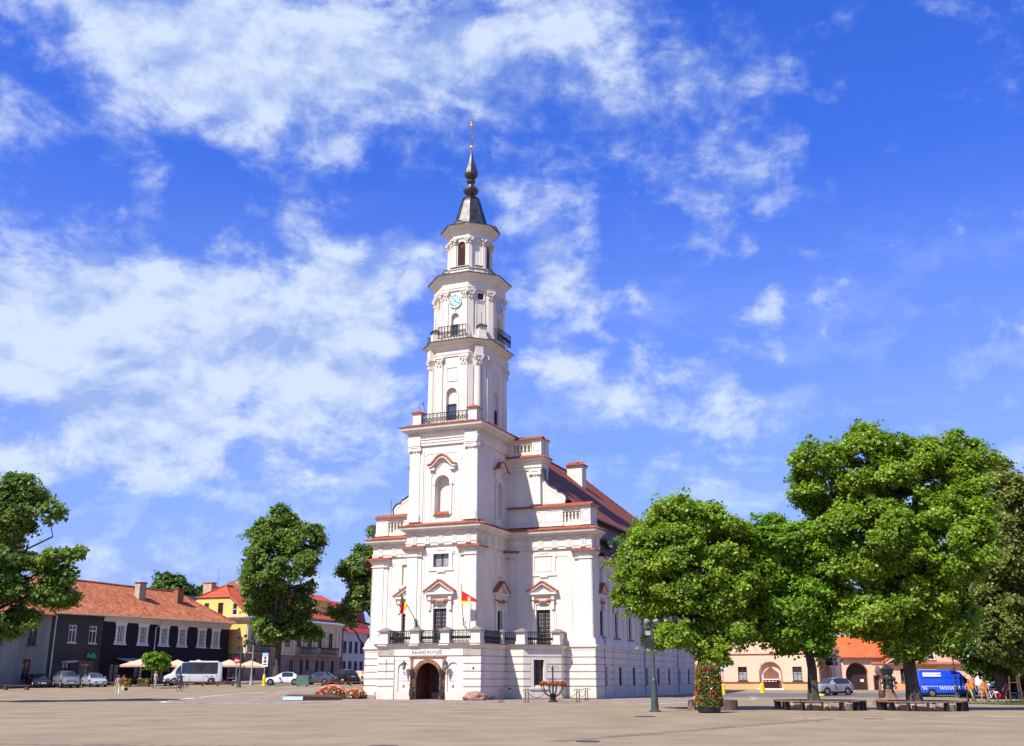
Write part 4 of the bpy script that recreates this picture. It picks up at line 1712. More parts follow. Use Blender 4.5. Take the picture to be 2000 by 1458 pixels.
def hall_octagons():
    # ---- first octagon
    P1 = octagon(1.5, 2.68, 2.95, 3.25)
    F = oct_frames(P1)
    w_ = M()
    for i, (fr, L_) in enumerate(F):
        if i == 0:
            fr.wall(w_, 0, L_, 21.9, 29.4, [(L_ / 2 - .48, L_ / 2 + .48, 22.1, 25.35, True, .25)])
            fr.box(w_, L_ / 2 - .5, L_ / 2 + .5, .24, .3, 22.1, 25.4)
        elif i in (2, 6):
            fr.wall(w_, 0, L_, 21.9, 29.4, [(L_ / 2 - .45, L_ / 2 + .45, 22.1, 25.35, True, .2)])
            fr.box(w_, L_ / 2 - .5, L_ / 2 + .5, .19, .25, 22.1, 25.4)
        else:
            fr.wall(w_, 0, L_, 21.9, 29.4)
    obj('first_octagon_wall', w_, 'white_plaster', hall)
    fr, L_ = F[0]
    window(hall, fr, L_ / 2 - .42, L_ / 2 + .42, 22.1, 24.0, .18, nx=1, nz=2, glass='blue_glass', frame='door_wood', name='balcony_door')
    fr, L_ = F[2]
    window(hall, fr, L_ / 2 - .4, L_ / 2 + .4, 22.1, 23.9, .15, nx=2, nz=2, glass='dark_glass', frame='door_wood', name='balcony_door')
    m = M()
    for i, (fr, L_) in enumerate(F):
        fr.box(m, -.02, L_ + .02, -.16, 0, 21.95, 22.5)
        if i in (0, 2, 6):
            w1 = .62
            for xa, xb in ((0.02, w1), (L_ - w1, L_ - .02)):
                pil(m, fr, xa, xb, 22.3, 27.35, -.1)
                corinthian(m, fr, xa, xb, 27.3, .88, -.1)
            fr.band(m, arch_pts(L_ / 2 - .56, L_ / 2 + .56, 22.2, 25.45, 12), .12, -.06, 0)
            fr.band(m, [(L_ / 2 - .5, 26.0), (L_ / 2 + .5, 26.0), (L_ / 2 + .5, 27.2), (L_ / 2 - .5, 27.2), (L_ / 2 - .5, 26.0)], .05, -.05, 0)
        elif i in (1, 3, 5, 7):
            pil(m, fr, .05, .42, 22.3, 27.35, -.08)
            pil(m, fr, L_ - .42, L_ - .05, 22.3, 27.35, -.08)
            c_ = fr.P(L_ / 2, -.16, 0)
            m.lathe([(.42, 21.9), (.42, 22.35), (.34, 22.42), (.36, 22.5), (.31, 22.6), (.31, 24), (.27, 27.3), (.3, 27.34)], 14, c_[0], c_[1])
            corinthian(m, fr, L_ / 2 - .28, L_ / 2 + .28, 27.3, .88, -.42)
            fr.box(m, L_ / 2 - .36, L_ / 2 + .36, -.5, 0, 28.2, 29.0)
    obj_split('first_octagon_moulding', m, 'white_plaster', hall)
    e = M()
    e.sweep(P1, [(.08, 28.18), (.1, 28.36), (.14, 28.38), (.14, 28.5), (.06, 28.54), (.06, 28.9), (.16, 28.95), (.2, 29.05), (.36, 29.12), (.4, 29.25), (.62, 29.36), (.68, 29.5), (-.3, 29.62), (-.3, 28.18)], closed=True)
    obj('first_octagon_cornice', e, 'white_plaster', hall)
    e = M()
    e.sweep(P1, [(.73, 29.48), (.73, 29.55), (-.6, 29.85), (-.6, 29.6)], closed=True)
    obj('cornice_flashing', e, 'edge_metal', hall)
    # railings of the lower balcony
    RB = Fr(0, 2.1, 1, 0)
    railing(RB, -6.55, -2.13, 0, 22.1, 23.05, hall, pitch=.34)
    railing(Fr(-1.75, 0, 0, 1), 2.6, 9.0, 0, 22.1, 22.6, hall, star=False, name='low_rail')

    # ---- second octagon
    s2 = 2.87 * .414
    P2 = octagon(s2, 2.87, 6.25 - 2.87, 2.87)
    F = oct_frames(P2)
    w_ = M()
    for i, (fr, L_) in enumerate(F):
        if i in (0, 2, 6):
            fr.wall(w_, 0, L_, 29.5, 35.5, [(L_ / 2 - .36, L_ / 2 + .36, 29.7, 32.3, True, .22)])
            fr.box(w_, L_ / 2 - .4, L_ / 2 + .4, .21, .27, 29.7, 32.4)
        elif i in (1, 7):
            fr.wall(w_, 0, L_, 29.5, 35.5, [(L_ / 2 - .28, L_ / 2 + .28, 33.55, 34.15, False, .2)])
        else:
            fr.wall(w_, 0, L_, 29.5, 35.5)
    obj('second_octagon_wall', w_, 'white_plaster', hall)
    for i in (1, 7):
        fr, L_ = F[i]
        window(hall, fr, L_ / 2 - .28, L_ / 2 + .28, 33.55, 34.15, .15, nx=1, nz=1, name='small_window')
    for i in (0, 2, 6):
        fr, L_ = F[i]
        window(hall, fr, L_ / 2 - .32, L_ / 2 + .32, 29.7, 31.3, .15, nx=2, nz=1, glass='blue_glass', frame='door_wood', name='balcony_door', panes=False)
    m = M()
    for i, (fr, L_) in enumerate(F):
        fr.box(m, -.02, L_ + .02, -.14, 0, 29.6, 30.2)
        w1 = .5
        for xa, xb in ((0.02, w1), (L_ - w1, L_ - .02)):
            pil(m, fr, xa, xb, 30.1, 33.6, -.1)
            corinthian(m, fr, xa, xb, 33.55, .85, -.1)
        if i in (0, 2, 6):
            fr.band(m, arch_pts(L_ / 2 - .42, L_ / 2 + .42, 29.8, 32.36, 12), .1, -.06, 0)
            m.ball(fr.P(L_ / 2, -.06, 32.6), .08, 6, 4)
        else:
            fr.band(m, [(L_ / 2 - .4, 30.4), (L_ / 2 + .4, 30.4), (L_ / 2 + .4, 33.25), (L_ / 2 - .4, 33.25), (L_ / 2 - .4, 30.4)], .05, -.04, 0)
            if i in (1, 7):
                fr.band(m, [(L_ / 2 - .34, 33.49), (L_ / 2 + .34, 33.49), (L_ / 2 + .34, 34.21), (L_ / 2 - .34, 34.21), (L_ / 2 - .34, 33.49)], .1, -.06, 0)
    obj_split('second_octagon_moulding', m, 'white_plaster', hall)
    e = M()
    e.sweep(P2, [(.12, 34.38), (.14, 34.55), (.18, 34.58), (.18, 34.66), (.1, 34.7), (.1, 35.15), (.2, 35.2), (.24, 35.32), (.34, 35.4), (.38, 35.52), (.58, 35.66), (.62, 35.8), (-.3, 35.9), (-.3, 34.38)], closed=True)
    obj('second_octagon_cornice', e, 'white_plaster', hall)
    e = M()
    e.sweep(P2, [(.68, 35.78), (.68, 35.86), (-.6, 36.3), (-.6, 35.9)], closed=True)
    obj('cornice_flashing', e, 'edge_metal', hall)
    # pedestals with sloping caps on the slanting faces
    for i in (1, 7):
        fr, L_ = F[i]
        m = M()
        c0 = L_ / 2
        fr.box(m, c0 - .42, c0 + .42, -.7, 0, 29.65, 30.0)
        fr.box(m, c0 - .34, c0 + .34, -.62, 0, 30.0, 30.7)
        fr.box(m, c0 - .3, c0 + .3, -.55, 0, 30.7, 30.95)
        o = obj('pedestal', m, 'white_plaster', hall)
        m = M()
        p = [fr.P(c0 - .45, -.75, 30.95), fr.P(c0 + .45, -.75, 30.95), fr.P(c0 + .45, .05, 30.95), fr.P(c0 - .45, .05, 30.95), fr.P(c0 - .1, -.2, 31.3), fr.P(c0 + .1, -.2, 31.3)]
        m.add(p, [(0, 1, 5, 4), (1, 2, 5), (2, 3, 4, 5), (3, 0, 4), (3, 2, 1, 0)])
        m.tube([fr.P(c0, -.3, 31.2), fr.P(c0, -.3, 32.3)], .02, 4)
        obj('pedestal_cap', m, 'edge_metal', o)
    # balconies of the second octagon
    for i in (0, 2, 6):
        fr, L_ = F[i]
        o = railing(fr, -.12, L_ + .12, -.62, 29.85, 30.95, hall, pitch=.3, name='balcony_railing')
        m = M()
        for x in (-.12, L_ + .12):
            m.tube([fr.P(x, -.62, 30.95), fr.P(x, -.05, 30.95)], .02, 4)
            m.tube([fr.P(x, -.62, 30.0), fr.P(x, -.05, 30.0)], .02, 4)
            m.tube([fr.P(x, -.35, 29.95), fr.P(x, -.35, 30.95)], .02, 4)
        obj('railing_return', m, 'iron', o)
    # clocks
    for i in (0, 2, 6):
        fr, L_ = F[i]
        cx, cz, r_ = L_ / 2, 33.42, .6
        m = M()
        fr.poly(m, [(cx + r_ * math.cos(2 * math.pi * k / 32), cz + r_ * math.sin(2 * math.pi * k / 32)) for k in range(32)], -.12, 0)
        o = obj('clock_face', m, 'clock_blue', hall)
        m = M()
        fr.band(m, [(cx + (r_ + .02) * math.cos(2 * math.pi * k / 32), cz + (r_ + .02) * math.sin(2 * math.pi * k / 32)) for k in range(33)], .05, -.14, 0)
        obj('clock_rim', m, 'white_plaster', o)
        m = M()
        num = ['XII', 'I', 'II', 'III', 'IIII', 'V', 'VI', 'VII', 'VIII', 'IX', 'X', 'XI']
        for k in range(12):
            t = math.pi / 2 - 2 * math.pi * k / 12
            txt = num[k]
            n = len(txt)
            for j, ch in enumerate(txt):
                off = (j - (n - 1) / 2) * .045
                def pp(rr, o2):
                    return (cx + rr * math.cos(t) + o2 * math.sin(t), cz + rr * math.sin(t) - o2 * math.cos(t))
                segs = {'I': [(.4, 0, .54, 0)], 'V': [(.4, 0, .54, -.025), (.4, 0, .54, .025)], 'X': [(.4, -.025, .54, .025), (.4, .025, .54, -.025)]}[ch]
                for r0, o0, r1, o1 in segs:
                    a_, b_ = pp(r0, off + o0), pp(r1, off + o1)
                    fr.band(m, [a_, b_], .022, -.13, -.115)
        obj('clock_numerals', m, 'black_paint', o)
        m = M()
        for ang, ln, wd in ((112, .27, .05), (R(0), 0, 0), (-42, .42, .035)):
            if ln:
                t = R(ang)
                fr.band(m, [(cx - .06 * math.cos(t), cz - .06 * math.sin(t)), (cx + ln * math.cos(t), cz + ln * math.sin(t))], wd, -.15, -.13)
        obj('clock_hands', m, 'black_paint', o)

    # ---- lantern
    r3 = 1.82
    P3 = octagon(r3 * .414, r3, 6.25 - r3, r3)
    F = oct_frames(P3)
    m = M()
    P3b = octagon((r3 + .35) * .414, r3 + .35, 6.25 - r3 - .35, r3 + .35)
    m.prism(P3b, 36.0, 36.75)
    m.sweep(P3b, [(.06, 36.7), (.1, 36.82), (-.3, 36.9), (-.3, 36.7)], closed=True)
    for i, (fr, L_) in enumerate(oct_frames(P3b)):
        if i % 2:
            fr.box(m, L_ / 2 - .4, L_ / 2 + .4, -.5, .2, 36.0, 36.55)
            fr.box(m, L_ / 2 - .32, L_ / 2 + .32, -.3, .2, 36.56, 36.9)
    obj_split('lantern_base', m, 'white_plaster', hall)
    m = M()
    for i, (fr, L_) in enumerate(oct_frames(P3b)):
        if i % 2:
            fr.box(m, L_ / 2 - .45, L_ / 2 + .45, -.55, .2, 36.55, 36.6)
            fr.box(m, L_ / 2 - .37, L_ / 2 + .37, -.35, .2, 36.9, 36.95)
        else:
            fr.box(m, 0, L_, -.12, .3, 36.9, 36.94)
    obj_split('ledge_flashing', m, 'edge_metal', hall)
    w_ = M()
    for i, (fr, L_) in enumerate(F):
        if i % 2 == 0:
            fr.wall(w_, 0, L_, 36.7, 41, [(L_ / 2 - .38, L_ / 2 + .38, 37.15, 39.55, True, .2)])
        else:
            fr.wall(w_, 0, L_, 36.7, 41, [(L_ / 2 - .3, L_ / 2 + .3, 37.15, 39.5, True, .08)])
            fr.box(w_, L_ / 2 - .35, L_ / 2 + .35, .07, .1, 37.1, 39.6)
    obj('lantern_wall', w_, 'white_plaster', hall)
    for i in (0, 2, 4, 6):
        fr, L_ = F[i]
        m = M()
        fr.poly(m, arch_pts(L_ / 2 - .37, L_ / 2 + .37, 37.15, 39.55), .14, .18)
        for k in range(14):
            z = 37.2 + k * .135
            fr.box(m, L_ / 2 - .35, L_ / 2 + .35, .08, .13, z, z + .07)
        obj('louvre_shutter', m, 'shutter_wood', hall)
        m = M()
        fr.box(m, L_ / 2 - .42, L_ / 2 + .42, -.1, .05, 37.02, 37.15)
        obj('louvre_sill', m, 'white_plaster', hall)
    m = M()
    for i, (fr, L_) in enumerate(F):
        pil(m, fr, -.02, .26, 36.9, 39.3, -.1)
        pil(m, fr, L_ - .26, L_ + .02, 36.9, 39.3, -.1)
        corinthian(m, fr, 0.0, .26, 39.25, .6, -.1)
        corinthian(m, fr, L_ - .26, L_, 39.25, .6, -.1)
    obj_split('lantern_pilaster', m, 'white_plaster', hall)
    e = M()
    e.sweep(P3, [(.08, 39.85), (.1, 40.05), (.06, 40.08), (.06, 40.3), (.16, 40.36), (.2, 40.5), (.36, 40.6), (.42, 40.75), (.62, 40.88), (.66, 41.0), (-.3, 41.1), (-.3, 39.85)], closed=True)
    for i, (fr, L_) in enumerate(F):
        if i % 2 == 0:
            fr.band(e, [(-.1, 40.95), (L_ * .25, 41.02), (L_ * .3, 41.18), (L_ * .7, 41.18), (L_ * .75, 41.02), (L_ + .1, 40.95)], .12, -.7, 0)
    obj('lantern_cornice', e, 'white_plaster', hall)
    e = M()
    e.sweep(P3, [(.74, 40.98), (.74, 41.05), (-.5, 41.5), (-.5, 41.1)], closed=True)
    for i, (fr, L_) in enumerate(F):
        if i % 2 == 0:
            fr.band(e, [(-.1, 41.04), (L_ * .25, 41.1), (L_ * .3, 41.27), (L_ * .7, 41.27), (L_ * .75, 41.1), (L_ + .1, 41.04)], .06, -.78, .1)
    obj('lantern_flashing', e, 'edge_metal', hall)
    # ---- spire
    cx, cy = AC + .1, 6.25
    m = M()
    ph = R(22.5)
    m.lathe([(1.75, 41.2), (1.62, 41.55), (1.46, 42.0), (1.3, 42.6), (1.1, 43.3), (.88, 44.1), (.72, 44.45), (.80, 44.48), (.80, 44.56), (.4, 44.7)], 8, cx, cy, 0, ph)
    obj('spire_skirt', m, 'spire_copper', hall)
    m = M()
    m.lathe([(.38, 44.6), (.4, 44.72), (.3, 44.8), (.46, 44.95), (.66, 45.2), (.75, 45.42), (.66, 45.6), (.5, 45.72), (.3, 45.82), (.26, 46.0), (.28, 46.1), (.42, 46.28), (.44, 46.42), (.34, 46.5), (.22, 46.6)], 8, cx, cy, 0, ph)
    obj('spire_knop', m, 'spire_copper', hall)
    m = M()
    m.lathe([(.2, 46.52), (.36, 46.64), (.58, 46.85), (.66, 47.1), (.64, 47.3), (.52, 47.7), (.4, 48.05), (.26, 48.5), (.15, 49.0), (.08, 49.5), (.04, 49.85)], 8, cx, cy, 0, ph)
    obj('spire_onion', m, 'spire_copper', hall)
    m = M()
    for k in range(8):
        t = ph + 2 * math.pi * k / 8
        pr = [(1.64, 41.55), (1.48, 42.0), (1.32, 42.6), (1.12, 43.3), (.9, 44.1), (.74, 44.45)]
        m.tube([(cx + r_ * math.cos(t), cy + r_ * math.sin(t), z) for r_, z in pr], .035, 4)
    obj('spire_ribs', m, 'edge_metal', hall)
    m = M()
    m.ball((cx, cy, 49.98), .14, 10, 6)
    m.tube([(cx, cy, 49.9), (cx, cy, 52.2)], .05, 6)
    m.ball((cx, cy, 52.3), .12, 8, 5, 1.3)
    m.ball((cx, cy, 52.55), .14, 8, 5)
    m.lathe([(.16, 52.68), (.2, 52.74), (.02, 52.76)], 8, cx, cy)
    m.tube([(cx - .2, cy, 51.6), (cx + .1, cy, 51.35), (cx + .15, cy, 51.1), (cx + .1, cy, 50.9)], .05, 5)
    m.tube([(cx + .1, cy, 51.2), (cx + .34, cy, 50.7)], [.05, .015], 5)
    obj('gilded_finial', m, 'gold', hall, smooth=True)
    # lightning rods on the attic
    m = M()
    m.tube([(-13.0, 8.6, 15.7), (-13.0, 8.6, 17.2)], .025, 4)
    m.tube([(-6.9, 2.2, 23.4), (-6.9, 2.2, 24.2)], .02, 4)
    m.tube([(-6.2, 2.1, 23.0), (-6.5, 2.0, 24.0)], .02, 4)
    m.ball((-6.5, 2.0, 24.0), .08, 6, 4)
    obj_split('aerial', m, 'iron', hall)


def hall_nave():
    # side wall behind the front block
    w_ = M()
    ups = [(10.5 + 4.12 * k, 11.4 + 4.12 * k, 4.95, 7.2) for k in range(8)]
    SIDE_N.wall(w_, 10.1, 43.4, 4.1, 12.0, ups, .16)
    Fr(5.95, 43.4, -1, 0).wall(w_, 0, 20.2, -1, 12.0)
    Fr(-14.25, 43.4, 0, -1).wall(w_, 0, 33.3, -1, 12.0)
    obj('nave_wall', w_, 'white_plaster', hall)
    m = M()
    for a_, b_, c_, d_ in ups:
        window(hall, SIDE_N, a_, b_, c_, d_, .1, nx=2, nz=3, panes=False)
        SIDE_N.box(m, a_ - .3, a_, -.12, 0, c_ - .1, d_ + .55)
        SIDE_N.box(m, b_, b_ + .3, -.12, 0, c_ - .1, d_ + .55)
        SIDE_N.box(m, a_, b_, -.12, 0, d_ + .4, d_ + .55)
        SIDE_N.box(m, a_ - .3, b_ + .3, -.1, 0, c_ - .75, c_ - .32)
    for k in range(9):
        x = 9.9 + 4.12 * k - .9
        if k:
            SIDE_N.box(m, x, x + .8, -.13, 0, 4.3, 10.2)
            SIDE_N.box(m, x - .1, x + .9, -.22, 0, 10.0, 10.2)
    m.sweep([(5.95, 10.1), (5.95, 43.4)], [(.06, 10.2), (.1, 10.45), (.05, 10.5), (.05, 10.9), (.3, 11.05), (.34, 11.2), (.55, 11.3), (.55, 11.4), (-.2, 11.4), (-.2, 10.2)])
    obj_split('nave_moulding', m, 'white_plaster', hall)
    s_ = M()
    for a_, b_, c_, d_ in ups:
        SIDE_N.box(s_, a_ - .35, b_ + .35, -.22, 0, c_ - .18, c_ - .06)
    obj_split('nave_sill', s_, 'edge_metal', hall)
    for k in range(8):
        pediment(hall, SIDE_N, 10.95 + 4.12 * k, 1.05, 8.25, 9.15)
    # gutter and downpipes
    g = M()
    g.tube([(6.75, 10.3, 11.35), (6.75, 43.6, 11.35)], .09, 6)
    for b_ in (10.9, 23.0, 35.4):
        g.tube([(6.75, b_, 11.3), (6.6, b_, 11.0), (6.15, b_, 10.4), (6.13, b_, 5.0), (6.35, b_, 4.4), (6.25, b_, 3.9), (6.25, b_, .2)], .07, 6)
    obj_split('downpipe', g, 'downpipe', hall)
    g = M()
    g.tube([(-1.12, 1.55, 4.3), (-1.12, 1.55, 20.2)], .05, 6)
    g.tube([(-8.05, -.06, .9), (-8.05, -.12, 3.0)], .03, 4)
    obj('thin_downpipe', g, 'downpipe', hall)
    # broken roof: steep lower skirt, dark upright band, large upper roof with hips at the back
    b0, b1 = 9.0, 43.8
    ex = 6.75
    lo = M()
    xr, xl = ex, 2 * AC - ex - 1.2
    xr2, xl2 = 5.2, 2 * AC - 5.2 - 1.2
    lo.add([(xr, b0 + 1.1, 11.4), (xr, b1, 11.4), (xr2, b1 - 1.4, 13.5), (xr2, b0 + 1.1, 13.5)], [(0, 1, 2, 3)])
    lo.add([(xr, b1, 11.4), (xl, b1, 11.4), (xl2, b1 - 1.4, 13.5), (xr2, b1 - 1.4, 13.5)], [(0, 1, 2, 3)])
    lo.add([(xl, b0 + 1.1, 11.4), (xl, b1, 11.4), (xl2, b1 - 1.4, 13.5), (xl2, b0 + 1.1, 13.5)], [(3, 2, 1, 0)])
    o = obj('lower_roof', lo, 'hall_roof_tile', hall)
    bn = M()
    bn.box(xl2, xr2 - .15, b0, b1 - 1.5, 13.4, 15.0)
    obj('roof_band', bn, 'door_wood', hall)
    # small hatch dormer in the lower roof
    dm = M()
    dm.box(5.2, 6.4, 12.6, 13.6, 12.4, 13.0)
    obj('roof_hatch', dm, 'dark_metal', hall)
    up = M()
    rz_ = 23.3
    rx = AC + .1
    ux = 5.6
    ulx = 2 * rx - ux
    bm_ = b1 - .9
    ra, rb = b0, 38.2
    nseg = 1
    # gentle bell-cast: an extra break near the eaves
    kx, kz = ux - 1.3, 15.0 + .95
    klx = 2 * rx - kx
    up.add([(ux, ra, 14.85), (ux, bm_, 14.85), (kx, bm_ - .9, kz), (kx, ra, kz)], [(0, 1, 2, 3)])
    up.add([(kx, ra, kz), (kx, bm_ - .9, kz), (rx, rb, rz_), (rx, ra, rz_)], [(0, 1, 2, 3)])
    up.add([(ulx, ra, 14.85), (ulx, bm_, 14.85), (klx, bm_ - .9, kz), (klx, ra, kz)], [(3, 2, 1, 0)])
    up.add([(klx, ra, kz), (klx, bm_ - .9, kz), (rx, rb, rz_), (rx, ra, rz_)], [(3, 2, 1, 0)])
    up.add([(ux, bm_, 14.85), (ulx, bm_, 14.85), (klx, bm_ - .9, kz), (kx, bm_ - .9, kz)], [(0, 1, 2, 3)])
    up.add([(kx, bm_ - .9, kz), (klx, bm_ - .9, kz), (rx, rb, rz_)], [(0, 1, 2)])
    obj('upper_roof', up, 'hall_roof_tile', hall)
    rg = M()
    rg.tube([(rx, ra, rz_ + .02), (rx, rb, rz_ + .02)], .14, 6)
    rg.tube([(rx, rb, rz_), (kx, bm_ - .9, kz + .05), (ux, bm_, 14.9)], .12, 6)
    obj('ridge_tiles', rg, 'hall_roof_tile', hall)
    sf = M()
    sf.sweep([(ux, ra), (ux, bm_)], [(.1, 14.7), (.1, 14.85), (-.9, 14.85), (-.9, 14.7)])
    obj('upper_eaves', sf, 'door_wood', hall)
    # flashing plane along the back of the gable volute
    ch = M()
    ch.box(-3.0, -1.35, 28.2, 29.6, 19.6, 23.2)
    ch.box(-3.1, -1.25, 28.1, 29.7, 23.0, 23.15)
    c_ = obj('chimney', ch, 'white_plaster', hall)
    t = M()
    for fr, l_ in ((Fr(-3.15, 28.05, 1, 0), 1.95), (Fr(-1.2, 28.05, 0, 1), 1.7)):
        coping(t, fr, 0, l_, -.1, .8, 23.18, 23.6)
    t.prism([(-3.1, 28.1), (-1.25, 28.1), (-1.25, 29.7), (-3.1, 29.7)], 23.15, 23.3)
    obj('chimney_cap_tiles', t, 'coping_tile', c_)


def hall_terrace():
    posts = [(-8.35, .25, .36), (-5.6, .25, .36), (-3.0, .25, .36), (-.4, .25, .38), (-.25, 4.45, .2), (1.35, 4.95, .36), (3.6, 6.95, .3), (3.55, 7.75, .26), (-9.0, 4.95, .25), (-10.3, 5.0, .33), (-12.35, 7.1, .3)]
    for i, (a_, b_, r_) in enumerate(posts):
        m = M()
        m.box(a_ - r_ - .06, a_ + r_ + .06, b_ - r_ - .06, b_ + r_ + .06, 4.13, 4.35)
        m.box(a_ - r_, a_ + r_, b_ - r_, b_ + r_, 4.35, 5.0)
        m.box(a_ - r_ - .05, a_ + r_ + .05, b_ - r_ - .05, b_ + r_ + .05, 5.0, 5.08)
        o = obj('terrace_post', m, 'white_plaster', hall)
        m = M()
        s_ = r_ + .16
        m.add([(a_ - s_, b_ - s_, 5.08), (a_ + s_, b_ - s_, 5.08), (a_ + s_, b_ + s_, 5.08), (a_ - s_, b_ + s_, 5.08),
               (a_ - s_, b_ - s_, 5.14), (a_ + s_, b_ - s_, 5.14), (a_ + s_, b_ + s_, 5.14), (a_ - s_, b_ + s_, 5.14), (a_, b_, 5.42)],
              [(3, 2, 1, 0), (0, 1, 5, 4), (1, 2, 6, 5), (2, 3, 7, 6), (3, 0, 4, 7), (4, 5, 8), (5, 6, 8), (6, 7, 8), (7, 4, 8)])
        obj('post_cap', m, 'weathered_cap', o)
    rails = [((-7.95, .25), (-6.0, .25)), ((-5.2, .25), (-3.4, .25)), ((-2.6, .25), (-.8, .25)), ((-.4, .65), (-.25, 4.25)), ((0, 4.7), (1.0, 4.9)), ((1.65, 5.2), (3.4, 6.75)), ((3.6, 7.2), (3.55, 7.5)), ((-8.6, 4.5), (-8.35, .65)), ((-9.95, 5.0), (-9.25, 4.95)), ((-12.1, 6.9), (-10.5, 5.25))]
    for p, q in rails:
        ex, ey = q[0] - p[0], q[1] - p[1]
        railing(Fr(p[0], p[1], ex, ey), 0, math.hypot(ex, ey), 0, 4.15, 5.12, hall, pitch=.17)
    # vent and bolt marks in the plaster
    m = M()
    PORCH.poly(m, [(-.55 + .09 * math.cos(k * math.pi / 5), 2.3 + .09 * math.sin(k * math.pi / 5)) for k in range(10)], -.11, -.05)
    Fr(0, 4.7, 1, 0).box(m, .3, .55, -.1, -.03, .72, .82)
    GNf = Fr(6.1, 0, 0, 1)
    GNf.box(m, 11.3, 12.2, -.02, .0, 3.35, 3.75)
    obj_split('wall_vent', m, 'iron', hall)


hall_ground_storey()
hall_level1()
hall_level2()
hall_octagons()
hall_nave()
hall_terrace()
hall_writing()

# ------------------------------------------------------------------ houses round the square
pm('house_grey', (.20, .22, .19), .85, .25, .7, .2, 10, streak=True)
pm('house_dark_green', (.052, .054, .044), .8, .15, .8, .2, 10)
pm('house_black', (.014, .012, .020), .7, .2, .8, .2, 10)
pm('house_yellow', (.78, .50, .15), .8, .08, .8, .15, 10)
pm('house_ochre', (.62, .47, .25), .8, .1, .8, .15, 10)
pm('house_stone', (.27, .20, .165), .85, .2, .7, .25, 8)
pm('house_white', (.46, .44, .42), .8, .07, .7, .15, 10)
pm('house_pink', (.78, .49, .345), .8, .05, .5, .15, 10)
pm('house_orange', (.72, .36, .17), .8, .08, .5, .15, 10)
pm('trim_white', (.68, .66, .60), .7, .06, 2)
pm('trim_cream', (.60, .55, .45), .75, .08, 2)
pm('red_mansard', (.33, .05, .05), .6, .15, 1.2, .3, 8)
pm('brown_trim', (.20, .085, .06), .7, .2, 2)
pm('zinc', (.42, .44, .46), .4, .2, 1, metal=.5)
pm('timber', (.10, .055, .035), .7, .3, 3, .3, 20)
pm('awning_dark', (.03, .035, .045), .7, .2, 3)
pm('canvas', (.66, .43, .27), .8, .06, 2)
pm('canvas_grey', (.35, .36, .33), .8, .1, 2)
pm('sign_green', (.04, .30, .10), .6, .1, 3)
pm('sign_yellow', (.85, .50, .03), .6, .04, 2)
pm('sign_white', (.75, .75, .75), .5, .04, 2)
pm('chimney_buff', (.42, .33, .23), .85, .25, 2, .3, 14)


def site(a, b):
    X, Y = W(a, b)
    return X, Y, zg(X, Y)


def begin(name, label, cat, a, b, group=None):
    X, Y, z = site(a, b)
    OFF[:] = [a, b, z]
    return thing(name, label, cat, (X, Y, z), -TH, group)


def begin_w(name, label, cat, x, y, group=None, z=None):
    zz = zg(x, y) if z is None else z
    OFF[:] = [x, y, zz]
    return thing(name, label, cat, (x, y, zz), 0, group)


def done():
    OFF[:] = [0, 0, 0]


def plain_window(par, fr, xa, xb, za, zb, frame='trim_white', glass='dark_glass', nx=2, nz=2, d=.12, sill=True, fw=.07, **k):
    o = window(par, fr, xa, xb, za, zb, d, frame=frame, glass=glass, nx=nx, nz=nz, fw=fw, mid=.07, **k)
    if sill:
        m = M()
        fr.box(m, xa - .1, xb + .1, -.12, .02, za - .1, za - .002)
        obj('sill', m, frame, o)
    return o


